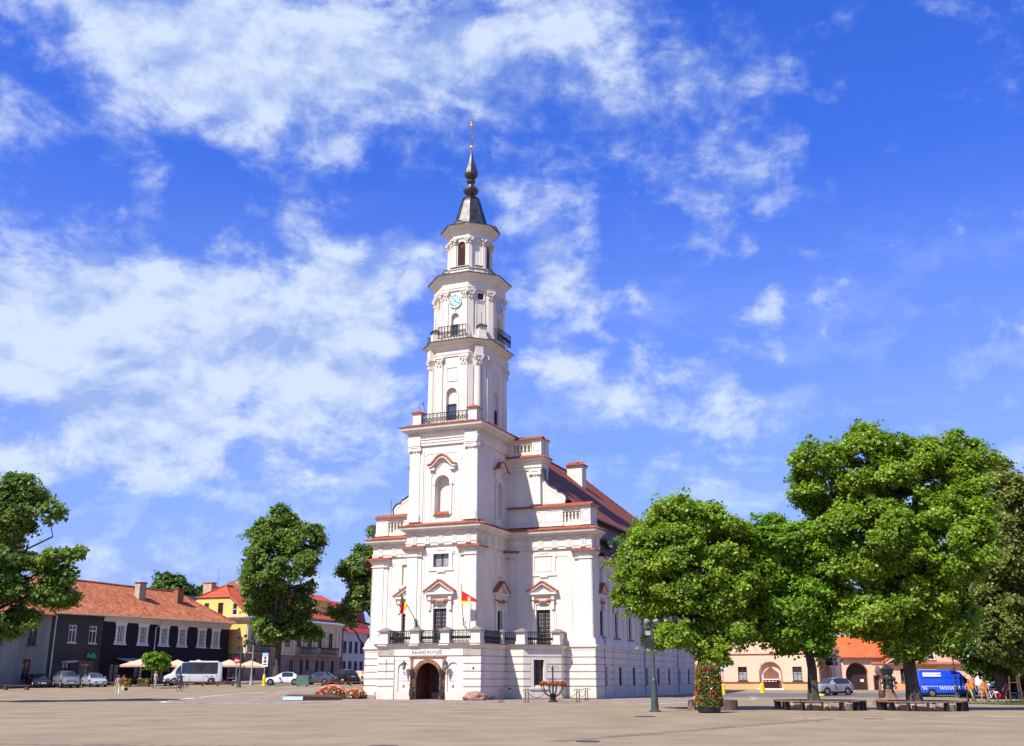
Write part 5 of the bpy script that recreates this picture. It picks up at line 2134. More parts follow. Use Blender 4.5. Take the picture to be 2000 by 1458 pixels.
def left_row():
    A = -60
    fr = Fr(A, 0, 0, 1)
    # grey house
    h_ = begin('grey_house', 'old grey-green plastered house with patched wall at the far left, behind the leafy tree', 'house', A, 9)
    w_ = M()
    hs = [(8.2, 9.3, 1.4, 3.6), (12.6, 13.7, 1.4, 3.6), (12.9, 14.1, 5.0, 6.9), (8.3, 9.5, 5.0, 6.9), (3.5, 4.6, 5.0, 6.9), (3.5, 4.6, 1.4, 3.6)]
    fr.wall(w_, 0, 15.9, -1, 8.35, hs, .2)
    Fr(A - 10, 0, 1, 0).wall(w_, 0, 10, -1, 8.35)
    obj('wall', w_, 'house_grey', h_)
    for q in hs:
        plain_window(h_, fr, *q, frame='brown_trim', d=.12)
    r_ = M()
    fr.poly(r_, [(-.4, 8.3), (16.0, 8.3), (16.0, 8.45), (-.4, 8.45)], -.45, 0)
    r_.add([(A + .5, -.4, 8.4), (A + .5, 16.0, 8.4), (A - 5.5, 16.0, 12.2), (A - 5.5, -.4, 12.2)], [(0, 1, 2, 3)])
    r_.add([(A - 11, -.4, 8.4), (A - 11, 16.0, 8.4), (A - 5.5, 16.0, 12.2), (A - 5.5, -.4, 12.2)], [(3, 2, 1, 0)])
    obj('roof', r_, 'old_roof_tile', h_)
    p_ = M()
    fr.box(p_, 5.8, 6.3, -.5, 0, -1, 4.9)
    obj('pilaster', p_, 'trim_cream', h_)
    done()

    # dark green house
    h_ = begin('dark_green_house', 'dark olive-green house with two white-framed windows and a pale downpipe', 'house', A, 20)
    w_ = M()
    hs = [(18.55, 19.75, 5.5, 7.45), (21.7, 22.85, 5.5, 7.45), (18.2, 19.3, 1.6, 3.2), (21.0, 22.4, .3, 3.2)]
    fr.wall(w_, 15.9, 23.7, -1, 8.6, hs, .2)
    obj('wall', w_, 'house_dark_green', h_)
    for q in hs[:2]:
        o = plain_window(h_, fr, *q, nz=1, fw=.11)
        m = M()
        fr.box(m, q[0], q[1], .05, .12, 6.85, 6.97)
        obj('transom', m, 'trim_white', o)
    plain_window(h_, fr, *hs[2], frame='door_wood')
    o = plain_window(h_, fr, *hs[3], frame='zinc', name='shop_door', nz=1, sill=False)
    m = M()
    fr.box(m, 20.6, 21.0, -.05, 0, .3, 3.3)
    fr.box(m, 22.4, 22.8, -.05, 0, .3, 3.3)
    fr.box(m, 20.6, 22.8, -.05, 0, 3.3, 3.5)
    obj('shop_front', m, 'brown_trim', h_)
    m = M()
    fr.poly(m, [(21.4, 3.9), (22.9, 3.8), (22.9, 4.15), (22.3, 4.5), (22.0, 4.2), (21.7, 4.5), (21.4, 4.2)], -.3, -.2)
    obj('green_shop_sign', m, 'sign_green', h_)
    m = M()
    fr.poly(m, [(18.0, 3.2), (19.6, 3.4), (19.6, 3.55), (18.1, 3.5)], -.9, -.0)
    obj('window_awning', m, 'canvas_grey', h_)
    m = M()
    m.tube([(A + .3, 16.3, 8.3), (A + .15, 16.4, 7.9), (A + .12, 16.4, .6)], .08, 6)
    obj('downpipe', m, 'zinc', h_)
    r_ = M()
    r_.add([(A + .6, 15.95, 8.6), (A + .6, 23.75, 8.75), (A - 6, 23.75, 13.15), (A - 6, 15.95, 13.1)], [(0, 1, 2, 3)])
    r_.add([(A - 12, 15.95, 8.7), (A - 12, 23.75, 8.7), (A - 6, 23.75, 13.15), (A - 6, 15.95, 13.1)], [(3, 2, 1, 0)])
    obj('roof', r_, 'old_roof_tile', h_)
    g_ = M()
    g_.tube([(A + .62, 15.95, 8.58), (A + .62, 23.75, 8.72)], .07, 5)
    obj('gutter', g_, 'zinc', h_)
    done()

    # black house
    h_ = begin('black_house', 'long black-painted house with cream frieze, six white many-paned windows and old tiled roof', 'house', A, 35)
    w_ = M()
    cs = [26.65, 30.5, 34.3, 37.75, 41.6, 44.5]
    hs = [(c - .52, c + .52, 5.8, 7.75) for c in cs]
    low = [(25.5, 27.2, 1.0, 3.3), (29.6, 31.3, 1.0, 3.3), (33.4, 35.1, 1.0, 3.3), (40.5, 42.2, 1.0, 3.3)]
    fr.wall(w_, 23.7, 47.4, -1, 8.95, hs + low, .2)
    Fr(A, 47.4, -1, 0).wall(w_, 0, 12, -1, 8.95)
    obj('wall', w_, 'house_black', h_)
    for q in hs:
        o = plain_window(h_, fr, *q, nx=4, nz=4, fw=.09, panes=True, d=.1, glass='curtain_glass' if q[0] > 43 else 'dark_glass')
        m = M()
        fr.poly(m, [(q[0] - .42, q[2] - .18), (q[0] - .02, q[2] - .18), (q[0] - .02, 8.1), (q[0] - .5, 8.1), (q[0] - .3, 7.6), (q[0] - .3, 6.2)], -.1, 0)
        fr.poly(m, [(q[1] + .02, q[2] - .18), (q[1] + .42, q[2] - .18), (q[1] + .3, 6.2), (q[1] + .3, 7.6), (q[1] + .5, 8.1), (q[1] + .02, 8.1)], -.1, 0)
        fr.box(m, q[0] - .02, q[1] + .02, -.1, 0, q[3], 8.1)
        fr.box(m, q[0] - .5, q[1] + .5, -.2, 0, q[2] - .34, q[2] - .18)
        obj('window_surround', m, 'trim_white', h_)
    for q in low:
        plain_window(h_, fr, *q, frame='door_wood', sill=False)
    m = M()
    fr.box(m, 23.75, 47.45, -.12, 0, 8.1, 8.4)
    fr.box(m, 23.75, 47.45, -.25, 0, 8.4, 8.7)
    fr.box(m, 23.75, 47.45, -.42, 0, 8.7, 8.9)
    obj('frieze', m, 'trim_cream', h_)
    r_ = M()
    e = A + .65
    r_.add([(e, 23.75, 8.75), (e, 48.0, 8.95), (A - 6, 42.6, 13.05), (A - 6, 23.75, 13.15)], [(0, 1, 2, 3)])
    r_.add([(e, 48.0, 8.95), (A - 12.6, 48.0, 8.95), (A - 6, 42.6, 13.05)], [(0, 1, 2)])
    r_.add([(A - 12.6, 23.75, 8.75), (A - 12.6, 48.0, 8.95), (A - 6, 42.6, 13.05), (A - 6, 23.75, 13.15)], [(3, 2, 1, 0)])
    obj('roof', r_, 'old_roof_tile', h_)
    m = M()
    m.tube([(A - 6, 23.75, 13.2), (A - 6, 42.6, 13.1), (e, 48.0, 9.0)], .13, 6)
    obj('ridge_tiles', m, 'old_roof_tile', h_)
    m = M()
    m.tube([(e + .03, 23.75, 8.72), (e + .03, 48.0, 8.92)], .07, 5)
    m.tube([(e, 33.2, 8.7), (A + .5, 33.2, 8.3), (A + .14, 32.6, 7.7), (A + .14, 32.6, .9)], .07, 6)
    obj('downpipe', m, 'zinc', h_)
    for a_, b_, z0, z1, mt in ((-63.7, 33.4, 10.6, 13.4, 'chimney_buff'), (-63.6, 40.6, 10.4, 13.15, 'brick')):
        m = M()
        m.box(a_ - .4, a_ + .4, b_ - .6, b_ + .6, z0, z1)
        c_ = obj('chimney', m, mt, h_)
        m = M()
        m.box(a_ - .5, a_ + .5, b_ - .7, b_ + .7, z1, z1 + .14)
        obj('chimney_cap', m, 'brown_trim', c_)
    # canopy over the terrace
    m = M()
    m.add([(A + .2, 26.3, 3.95), (A + .2, 33.0, 3.95), (A + 3.4, 33.0, 3.3), (A + 3.4, 26.3, 3.3), (A + .2, 26.3, 3.85), (A + .2, 33.0, 3.85), (A + 3.4, 33.0, 3.2), (A + 3.4, 26.3, 3.2)], [(3, 2, 1, 0), (4, 5, 6, 7), (0, 1, 5, 4), (1, 2, 6, 5), (2, 3, 7, 6), (3, 0, 4, 7)])
    obj('terrace_canopy', m, 'canvas_grey', h_)
    done()

    # yellow house
    A2 = -58
    fr = Fr(A2, 0, 0, 1)
    fs = Fr(0, 48.6, 1, 0)
    h_ = begin('yellow_house', 'yellow two-storey corner house with red tiled roof, pale cornice, stone ground floor and balcony', 'house', A2, 60)
    w_ = M()
    ups = [(49.6, 50.7, 6.3, 8.3), (52.3, 53.5, 6.2, 8.4), (55.2, 56.3, 6.2, 8.4), (58.0, 59.1, 6.2, 8.4), (60.9, 62.0, 6.2, 8.4), (63.8, 64.9, 6.2, 8.4), (66.6, 67.7, 6.2, 8.4), (69.6, 70.7, 6.2, 8.4)]
    fr.wall(w_, 48.6, 73.2, 5.0, 9.7, ups, .2)
    obj('upper_wall', w_, 'house_ochre', h_)
    w_ = M()
    lows = [(50.2, 51.2, 1.9, 4.3), (53.3, 54.3, 1.9, 4.3), (56.2, 57.2, 1.9, 4.3), (59.2, 60.2, 1.9, 4.3), (62.0, 62.8, 1.6, 4.3), (63.6, 64.4, 1.6, 4.3), (66.2, 67.0, 1.6, 4.3), (67.8, 68.6, 1.6, 4.3), (70.6, 71.4, 1.6, 4.3)]
    fr.wall(w_, 48.6, 73.2, -1, 5.0, lows, .25)
    fs.wall(w_, -70, A2, -1, 4.9)
    Fr(A2, 73.2, -1, 0).wall(w_, 0, 12, -1, 9.7)
    obj('ground_floor_wall', w_, 'house_stone', h_)
    w_ = M()
    sd = [(-60.7, -59.9, 10.15, 11.75), (-63.2, -62.3, 10.2, 11.9), (-65.6, -64.8, 11.1, 11.9)]
    fs.wall(w_, -70, A2, 4.9, 9.7)
    # gable with a clipped peak, holes left for its windows
    fs.wall(w_, -66.8, -61.3, 9.7, 12.55, [sd[1], sd[2]], .2)
    fs.wall(w_, -61.3, -59.6, 9.7, 11.2, [], .2) if False else None
    fs.poly(w_, [(-61.3, 9.7), (-60.7, 9.7), (-60.7, 12.15), (-61.3, 12.55)], 0, .1)
    fs.poly(w_, [(-60.7, 9.7), (-59.9, 9.7), (-59.9, 10.15), (-60.7, 10.15)], 0, .1)
    fs.poly(w_, [(-60.7, 11.75), (-60.1, 11.75), (-60.7, 12.15)], 0, .1)
    fs.poly(w_, [(-59.9, 9.7), (-58.0, 9.7), (-58.0, 10.4), (-59.9, 11.6)], 0, .1)
    fs.poly(w_, [(-70, 9.7), (-66.8, 9.7), (-66.8, 12.55), (-70, 10.5)], 0, .1)
    obj('side_wall', w_, 'house_yellow', h_)
    for q in sd:
        plain_window(h_, fs, *q, nx=1, frame='trim_white' if q[0] > -62 else 'door_wood', sill=False)
    for q in ups:
        plain_window(h_, fr, *q, frame='brown_trim', glass='curtain_glass' if int(q[0]) % 3 else 'dark_glass', nz=3)
    for q in lows:
        plain_window(h_, fr, *q, frame='brown_trim', sill=False)
    m = M()
    for x in (48.7, 51.3, 54.1, 57.0, 59.8, 62.7, 65.5, 68.4, 71.6, 72.6):
        fr.box(m, x, x + .5, -.15, 0, 5.1, 9.3)
    m.sweep([(-70, 48.6), (A2, 48.6), (A2, 73.2)], [(.05, 9.2), (.1, 9.4), (.3, 9.5), (.6, 9.62), (.65, 9.75), (-.2, 9.8), (-.2, 9.2)])
    m.sweep([(-70, 48.6), (A2, 48.6), (A2, 73.2)], [(.02, 4.9), (.14, 4.95), (.14, 5.1), (-.1, 5.15), (-.1, 4.9)])
    obj('pilasters_and_cornice', m, 'trim_cream', h_)
    m = M()
    m.sweep([(-70, 48.6), (A2, 48.6), (A2, 73.2)], [(.7, 9.75), (.7, 9.82), (-.4, 10.15), (-.4, 9.8)])
    obj('cornice_flashing', m, 'zinc', h_)
    m = M()
    fr.box(m, 48.9, 73.0, .3, .6, 10.0, 10.55)
    obj('knee_wall', m, 'house_stone', h_)
    r_ = M()
    e = A2 - .2
    r_.add([(e, 48.5, 10.45), (e, 73.4, 10.5), (-64.2, 73.4, 14.5), (-64.2, 51.2, 14.5), (-61.2, 48.5, 12.65)], [(0, 1, 2, 3, 4)])
    r_.add([(-61.2, 48.5, 12.65), (-64.2, 51.2, 14.5), (-67.0, 48.5, 12.65)], [(0, 1, 2)])
    r_.add([(-70.2, 48.5, 10.45), (-70.2, 73.4, 10.5), (-64.2, 73.4, 14.5), (-64.2, 51.2, 14.5), (-67.0, 48.5, 12.65)], [(4, 3, 2, 1, 0)])
    obj('roof', r_, 'red_roof_tile', h_)
    m = M()
    m.tube([(e, 48.5, 10.5), (-61.2, 48.5, 12.7), (-64.2, 51.2, 14.6), (-64.2, 73.4, 14.6)], .14, 6)
    m.tube([(-61.2, 48.5, 12.7), (-67.0, 48.5, 12.7), (-64.2, 51.2, 14.6)], .14, 6)
    obj('verge_tiles', m, 'coping_tile', h_)
    m = M()
    m.add([(-59.2, 50.3, 11.3), (-59.2, 51.1, 11.3), (-60.2, 51.1, 12.0), (-60.2, 50.3, 12.0)], [(0, 1, 2, 3)])
    m.xf(Matrix.Translation((.1, 0, .12)))
    obj('roof_window', m, 'blue_glass', h_)
    for a_, b_, z0, z1, l_ in ((-67.3, 51.5, 12.0, 14.95, .75), (-63.4, 53.5, 13.6, 15.4, .45)):
        m = M()
        m.box(a_ - l_, a_ + l_, b_ - .5, b_ + .5, z0, z1)
        c_ = obj('chimney', m, 'chimney_buff', h_)
        m = M()
        m.box(a_ - l_ - .08, a_ + l_ + .08, b_ - .58, b_ + .58, z1, z1 + .15)
        obj('chimney_cap', m, 'brick', c_)
    m = M()
    m.tube([(-66.0, 51.6, 14.0), (-65.9, 51.6, 17.0)], .03, 4)
    obj('aerial', m, 'iron', h_)
    # eyebrow dormer
    m = M()
    m.lathe([(1.3, 0), (1.3, 3)], 16)
    m.xf(Matrix.Translation((-63.2, 54.0, 14.15)) @ Matrix.Rotation(R(90), 4, 'Y') @ Matrix.Rotation(R(0), 4, 'Z') @ Matrix.Translation((0, 0, -2.2)))
    obj('eyebrow_dormer', m, 'brown_trim', h_)
    # attic block near the far end
    m = M()
    m.box(-64.0, -60.0, 68.0, 72.8, 10.4, 13.6)
    obj('attic_block', m, 'house_yellow', h_)
    m = M()
    m.add([(-59.7, 67.7, 13.5), (-59.7, 73.1, 13.5), (-62, 73.1, 14.6), (-62, 67.7, 14.6), (-64.5, 67.7, 13.5), (-64.5, 73.1, 13.5)], [(0, 1, 2, 3), (3, 2, 5, 4)])
    obj('attic_roof', m, 'red_roof_tile', h_)
    for (x0, x1) in ((48.9, 54.3), (60.6, 65.0), (66.2, 71.2)):
        m = M()
        fr.box(m, x0, x1, -.9, 0, 4.95, 5.12)
        o = obj('balcony', m, 'house_stone', h_)
        railing(fr, x0 + .05, x1 - .05, -.85, 5.12, 6.05, o, star=False, pitch=.2)
        m = M()
        for k in range(7):
            x = x0 + .3 + (x1 - x0 - .6) * k / 6
            fr.box(m, x - .25, x + .25, -1.0, -.85, 5.9, 6.15)
        obj('flower_box', m, 'timber', o)
    done()

    # white house with red mansard
    h_ = begin('white_house', 'pale grey-white house with steep crimson mansard roof at the hall\'s left edge', 'house', A2, 77)
    w_ = M()
    hs = [(73.9 + 1.75 * k, 74.9 + 1.75 * k, z, z + 1.9) for k in range(5) for z in (2.4, 5.5)]
    fr.wall(w_, 73.2, 82.5, -1, 9.0, hs, .2)
    fs2 = Fr(0, 73.2, 1, 0)
    fs2.poly(w_, [(-66, 9.0), (A2, 9.0), (-60, 11.5), (-60.5, 13.2), (-66, 13.2)], 0, .2)
    obj('wall', w_, 'house_white', h_)
    for q in hs:
        plain_window(h_, fr, *q, frame='door_wood', sill=False, nz=1)
    m = M()
    fr.box(m, 73.2, 73.7, -.1, 0, -1, 10.5)
    fr.box(m, 81.4, 82.5, -.1, 0, -1, 9.0)
    obj('brown_pilaster', m, 'brown_trim', h_)
    r_ = M()
    prof = [(A2 + .4, 8.8), (A2 - .6, 9.6), (A2 - 1.4, 10.8), (A2 - 1.8, 12.2), (A2 - 2.2, 13.4), (A2 - 6, 14.2)]
    for (p, q) in zip(prof[:-1], prof[1:]):
        r_.add([(p[0], 74.6, p[1]), (p[0], 83, p[1]), (q[0], 83, q[1]), (q[0], 74.6, q[1])], [(0, 1, 2, 3)])
    r_.prism([(x, y) for x, y in ((0, 0), (1, 0), (1, 1))], 0, .01) if False else None
    rg = [(x, 74.6, z) for x, z in prof] + [(A2 - 6, 74.6, 8.8)]
    r_.face(rg)
    obj('mansard_roof', r_, 'red_mansard', h_)
    done()

    # distant church tower, mostly behind the left tree
    t = begin_w('church_tower', 'pinkish brick church tower far behind the leafy tree at the left edge', 'church tower', -76, 152)
    m = M()
    m.box(-79.5, -73, 150, 156, 0, 23.5)
    obj('shaft', m, 'house_pink', t)
    m = M()
    m.sweep([(-79.5, 150), (-73, 150), (-73, 156)], [(0, 23), (.4, 23.4), (.4, 23.8), (-.5, 24), (-.5, 23)])
    obj('cornice', m, 'trim_cream', t)
    m = M()
    m.add([(-79.8, 149.7, 24), (-72.7, 149.7, 24), (-72.7, 156.3, 24), (-79.8, 156.3, 24), (-76.2, 153, 27)], [(0, 1, 4), (1, 2, 4), (2, 3, 4), (3, 0, 4)])
    obj('roof', m, 'old_roof_tile', t)
    done()
    # grey roof between the black and yellow houses
    t = begin('grey_roofed_house', 'low dark-roofed house peeping between the black and yellow houses', 'house', -76, 58)
    m = M()
    m.box(-80, -72, 54, 66, 0, 11.6)
    obj('wall', m, 'house_grey', t)
    m = M()
    m.add([(-72, 53.7, 11.5), (-72, 66.3, 11.5), (-76, 66.3, 13.9), (-76, 53.7, 13.9), (-80, 53.7, 11.5), (-80, 66.3, 11.5)], [(0, 1, 2, 3), (3, 2, 5, 4), (0, 3, 4)])
    obj('roof', m, 'dark_metal', t)
    done()


def right_side():
    h_ = begin('pink_house', 'long salmon-pink two-storey house with white cornice and orange plinth behind the trees', 'house', 8, 58)
    ff = Fr(0, 58, 1, 0)
    fs = Fr(17.5, 0, 0, 1)
    w_ = M()
    wins = [(7.95, 9.05, 1.3, 2.95), (14.45, 15.55, 1.3, 2.95), (1.8, 2.9, 1.3, 2.95), (4.8, 5.9, 1.3, 2.95)]
    niche = (10.6, 13.1, .2, 3.45, True, .35)
    ff.wall(w_, -6, 17.5, 1.12, 6.5, [(a, b, c, d) for a, b, c, d in wins] + [(10.6, 13.1, 1.12, 3.45, True, .35)], .22)
    ff.box(w_, 10.5, 13.2, .34, .4, .1, 3.5)
    sw = [(59.2 + 1.75 * k, 59.9 + 1.75 * k, 4.7, 6.2) for k in range(9)] + [(60.0, 60.8, .9, 2.9), (62.0, 62.7, .9, 2.9), (64.0, 64.7, .9, 2.9), (66.0, 66.8, .9, 2.9), (68, 68.8, .9, 2.9), (70.2, 71, .9, 2.9)]
    fs.wall(w_, 58, 86, -1, 6.9, sw, .2)
    obj('wall', w_, 'house_pink', h_)
    for q in wins:
        o = plain_window(h_, ff, *q, frame='red_frame', glass='dark_glass')
        m = M()
        ff.box(m, q[0] + .1, q[1] - .1, .1, .115, q[2] + .1, q[2] + 1.0)
        obj('lace_curtain', m, 'curtain_glass', o)
    for q in sw:
        plain_window(h_, fs, *q, frame='brown_trim', sill=False, nz=1)
    m = M()
    ff.wall(m, -6, 17.5, -1, 1.12, [(10.6, 13.1, .2, 1.12)], .3)
    obj('plinth', m, 'house_orange', h_)
    m = M()
    ff.box(m, -6, 10.5, -.08, 0, 1.06, 1.2)
    ff.box(m, 13.2, 17.5, -.08, 0, 1.06, 1.2)
    ff.box(m, -6, 17.5, -.08, 0, 4.35, 4.47)
    ff.band(m, arch_pts(10.55, 13.15, 1.2, 3.5, 14), .1, -.07, 0)
    m.sweep([(17.5, 58.02), (17.5, 86)], [(0, 4.35), (.1, 4.38), (.1, 4.48), (-.1, 4.5), (-.1, 4.35)])
    obj('string_course', m, 'brown_trim', h_)
    m = M()
    ff.box(m, -6, 17.6, -.12, 0, 6.1, 6.5)
    ff.box(m, -6, 17.9, -.4, 0, 6.5, 6.85)
    obj('front_cornice', m, 'trim_white', h_)
    m = M()
    fs.box(m, 58.1, 86, -.12, 0, 6.35, 6.6)
    fs.box(m, 58.1, 86, -.35, 0, 6.6, 6.95)
    obj('side_cornice', m, 'house_pink', h_)
    m = M()
    m.add([(-6.3, 57.5, 6.9), (18, 57.5, 6.9), (18, 86.3, 6.9), (-6.3, 86.3, 6.9), (3, 66, 9.5), (9, 66, 9.5), (9, 78, 9.5), (3, 78, 9.5)], [(0, 1, 5, 4), (1, 2, 6, 5), (2, 3, 7, 6), (3, 0, 4, 7), (4, 5, 6, 7)])
    obj('roof', m, 'brown_trim', h_)
    # pointed brick doorway in the niche with its little canopy table
    m = M()
    ff.poly(m, [(10.95, .25), (12.75, .25), (12.75, 2.2), (11.85, 3.0), (10.95, 2.2)], .25, .33)
    obj('pointed_doorway', m, 'brown_trim', h_)
    m = M()
    ff.box(m, 10.8, 12.9, -.5, .2, 1.42, 1.55)
    ff.box(m, 10.2, 13.4, -.5, 0, -.2, .45)
    obj('doorstep', m, 'trim_white', h_)
    m = M()
    fs.poly(m, [(65.6, 3.2), (69.8, 3.2), (69.8, 4.1), (65.6, 4.1)], -1.0, -.05)
    obj('awning', m, 'awning_dark', h_)
    m = M()
    m.tube([(17.6, 57.9, 6.6), (17.6, 57.9, .1)], .07, 6)
    obj('downpipe', m, 'brown_trim', h_)
    done()

    # gatehouse with the orange roof
    g_ = begin_w('gatehouse', 'low cream gatehouse with dark arched gateway and bright orange tiled roof', 'gatehouse', 41, 128)
    fr = Fr(0, 128, 1, 0)
    w_ = M()
    fr.wall(w_, 39.2, 44.4, -1, 4.1, [(39.62, 42.35, -.5, 3.4, True, .8), (42.95, 43.55, -.5, 1.85)], .3)
    fr.wall(w_, 44.4, 48.5, -1, 4.1)
    obj('wall', w_, 'house_pink', g_)
    m = M()
    fr.poly(m, arch_pts(39.6, 42.37, -.5, 3.42), .7, .8)
    o = obj('gate_door', m, 'door_wood', g_)
    m = M()
    fr.box(m, 41.5, 41.9, .64, .69, 1.2, 1.5)
    obj('gate_notice', m, 'sign_white', o)
    m = M()
    fr.box(m, 42.95, 43.55, .2, .26, -.5, 1.85)
    obj('side_door', m, 'door_wood', g_)
    m = M()
    fr.box(m, 42.83, 42.95, -.05, 0, -.5, 1.97)
    fr.box(m, 43.55, 43.67, -.05, 0, -.5, 1.97)
    fr.box(m, 42.95, 43.55, -.05, 0, 1.85, 1.97)
    obj('door_frame', m, 'brown_trim', g_)
    r_ = M()
    r_.add([(39.0, 127.6, 4.0), (48.6, 127.6, 4.0), (48.6, 132, 6.6), (39.0, 132, 6.6)], [(0, 1, 2, 3)])
    r_.add([(39.0, 127.6, 3.9), (48.6, 127.6, 3.9), (48.6, 127.6, 4.0), (39.0, 127.6, 4.0)], [(0, 1, 2, 3)])
    obj('roof', r_, 'orange_roof_tile', g_)
    t_ = M()
    coping(t_, fr, 39.0, 44.2, -.5, 0, 3.95, 4.1, .3)
    obj('eaves_tiles', t_, 'coping_tile', g_, kind='stuff')
    m = M()
    m.lathe([(.3, 0), (.3, .12)], 16)
    m.xf(Matrix.Translation((43.35, 127.8, 2.75)) @ Matrix.Rotation(R(90), 4, 'X'))
    obj('round_sign', m, 'sign_white', g_)
    done()

    # gabled house
    g_ = begin_w('gabled_house', 'single-storey cream house with broad tiled gable, half-round window and yellow signboard', 'house', 49.3, 127.4)
    fr = Fr(0, 127.4, 1, 0)
    w_ = M()
    hs = [(45.9, 46.75, 1.2, 2.7), (51.1, 52.1, 1.6, 2.55)]
    fr.wall(w_, 43.9, 54.5, -1, 3.2, hs, .2)
    L_ = [(44.1, 3.2), (54.3, 3.2), (49.2, 6.2)]
    fr.poly(w_, L_, 0, .2)
    Fr(54.5, 127.4, 0, 1).wall(w_, 0, 9, -1, 3.2)
    obj('wall', w_, 'house_pink', g_)
    for q in hs:
        plain_window(g_, fr, *q, frame='brown_trim')
    m = M()
    fr.box(m, 43.9, 54.5, -.05, 0, -1, 1.0)
    obj('plinth', m, 'house_orange', g_)
    m = M()
    fr.poly(m, [(49.2 + .85 * math.cos(math.pi * k / 12), 3.85 + .85 * math.sin(math.pi * k / 12)) for k in range(13)], -.05, -.01)
    o = obj('lunette_window', m, 'dark_glass', g_)
    m = M()
    fr.band(m, [(49.2 + .95 * math.cos(math.pi * k / 12), 3.85 + .95 * math.sin(math.pi * k / 12)) for k in range(13)], .2, -.1, -.0)
    fr.box(m, 48.1, 50.3, -.12, 0, 3.68, 3.82)
    for k in (3, 6, 9):
        t = math.pi * k / 12
        fr.band(m, [(49.2, 3.86), (49.2 + .85 * math.cos(t), 3.85 + .85 * math.sin(t))], .05, -.08, -.04)
    obj('lunette_frame', m, 'trim_white', o)
    m = M()
    fr.band(m, [(43.95, 3.25), (49.2, 6.15), (54.45, 3.25)], .22, -.42, 0)
    obj('verge_board', m, 'trim_white', g_)
    m = M()
    fr.band(m, [(43.85, 3.45), (49.2, 6.42), (54.6, 3.45)], .14, -.5, 9)
    obj('roof', m, 'orange_roof_tile', g_)
    m = M()
    fr.box(m, 42.6, 54.5, -.25, 0, 3.05, 3.2)
    obj('cornice', m, 'trim_cream', g_)
    t_ = M()
    coping(t_, fr, 42.5, 54.6, -.45, 0, 3.2, 3.42, .3)
    obj('cornice_tiles', t_, 'coping_tile', g_, kind='stuff')
    m = M()
    fr.box(m, 48.05, 50.25, -.1, -.03, 1.2, 2.85)
    o = obj('yellow_signboard', m, 'sign_yellow', g_)
    m = M()
    fr.box(m, 48.3, 48.75, -.12, -.1, 1.98, 2.06)
    obj('signboard_lettering', m, 'black_paint', o)
    m = M()
    m.tube([(54.4, 127.2, 3.2), (54.4, 127.2, -.2)], .08, 6)
    obj('downpipe', m, 'brown_trim', g_)
    done()

    # tall white building behind the trees
    t = begin_w('white_building', 'tall cream-white building seen through gaps in the foliage above the orange roof', 'building', 50, 152)
    fr = Fr(0, 150, 1, 0)
    w_ = M()
    hs = [(47.5 + 3 * k, 48.8 + 3 * k, z, z + 2.2) for k in range(6) for z in (6.2,)]
    fr.wall(w_, 45.5, 68, -1, 9.6, hs, .2)
    obj('wall', w_, 'trim_white', t)
    for q in hs:
        plain_window(t, fr, *q, frame='sign_green' if False else 'dark_metal', sill=False)
    m = M()
    m.add([(45, 149.5, 9.6), (68.5, 149.5, 9.6), (68.5, 156, 10.6), (45, 156, 10.6)], [(0, 1, 2, 3)])
    obj('roof', m, 'red_roof_tile', t)
    done()


left_row()
right_side()

# ------------------------------------------------------------------ trees
leaf_mat('leaf_linden', (.05, .13, .008), (.25, .40, .025), .4)
leaf_mat('leaf_linden_yellow', (.06, .135, .008), (.33, .44, .035), .4)
leaf_mat('leaf_maple', (.05, .105, .016), (.23, .32, .055), .36)
leaf_mat('leaf_dark', (.025, .065, .012), (.12, .20, .03), .3)
leaf_mat('leaf_olive', (.06, .085, .012), (.25, .27, .05), .3)
pm('bark', (.065, .05, .042), .9, .35, 3, .9, 22, col2=(.11, .09, .075), streak=True)


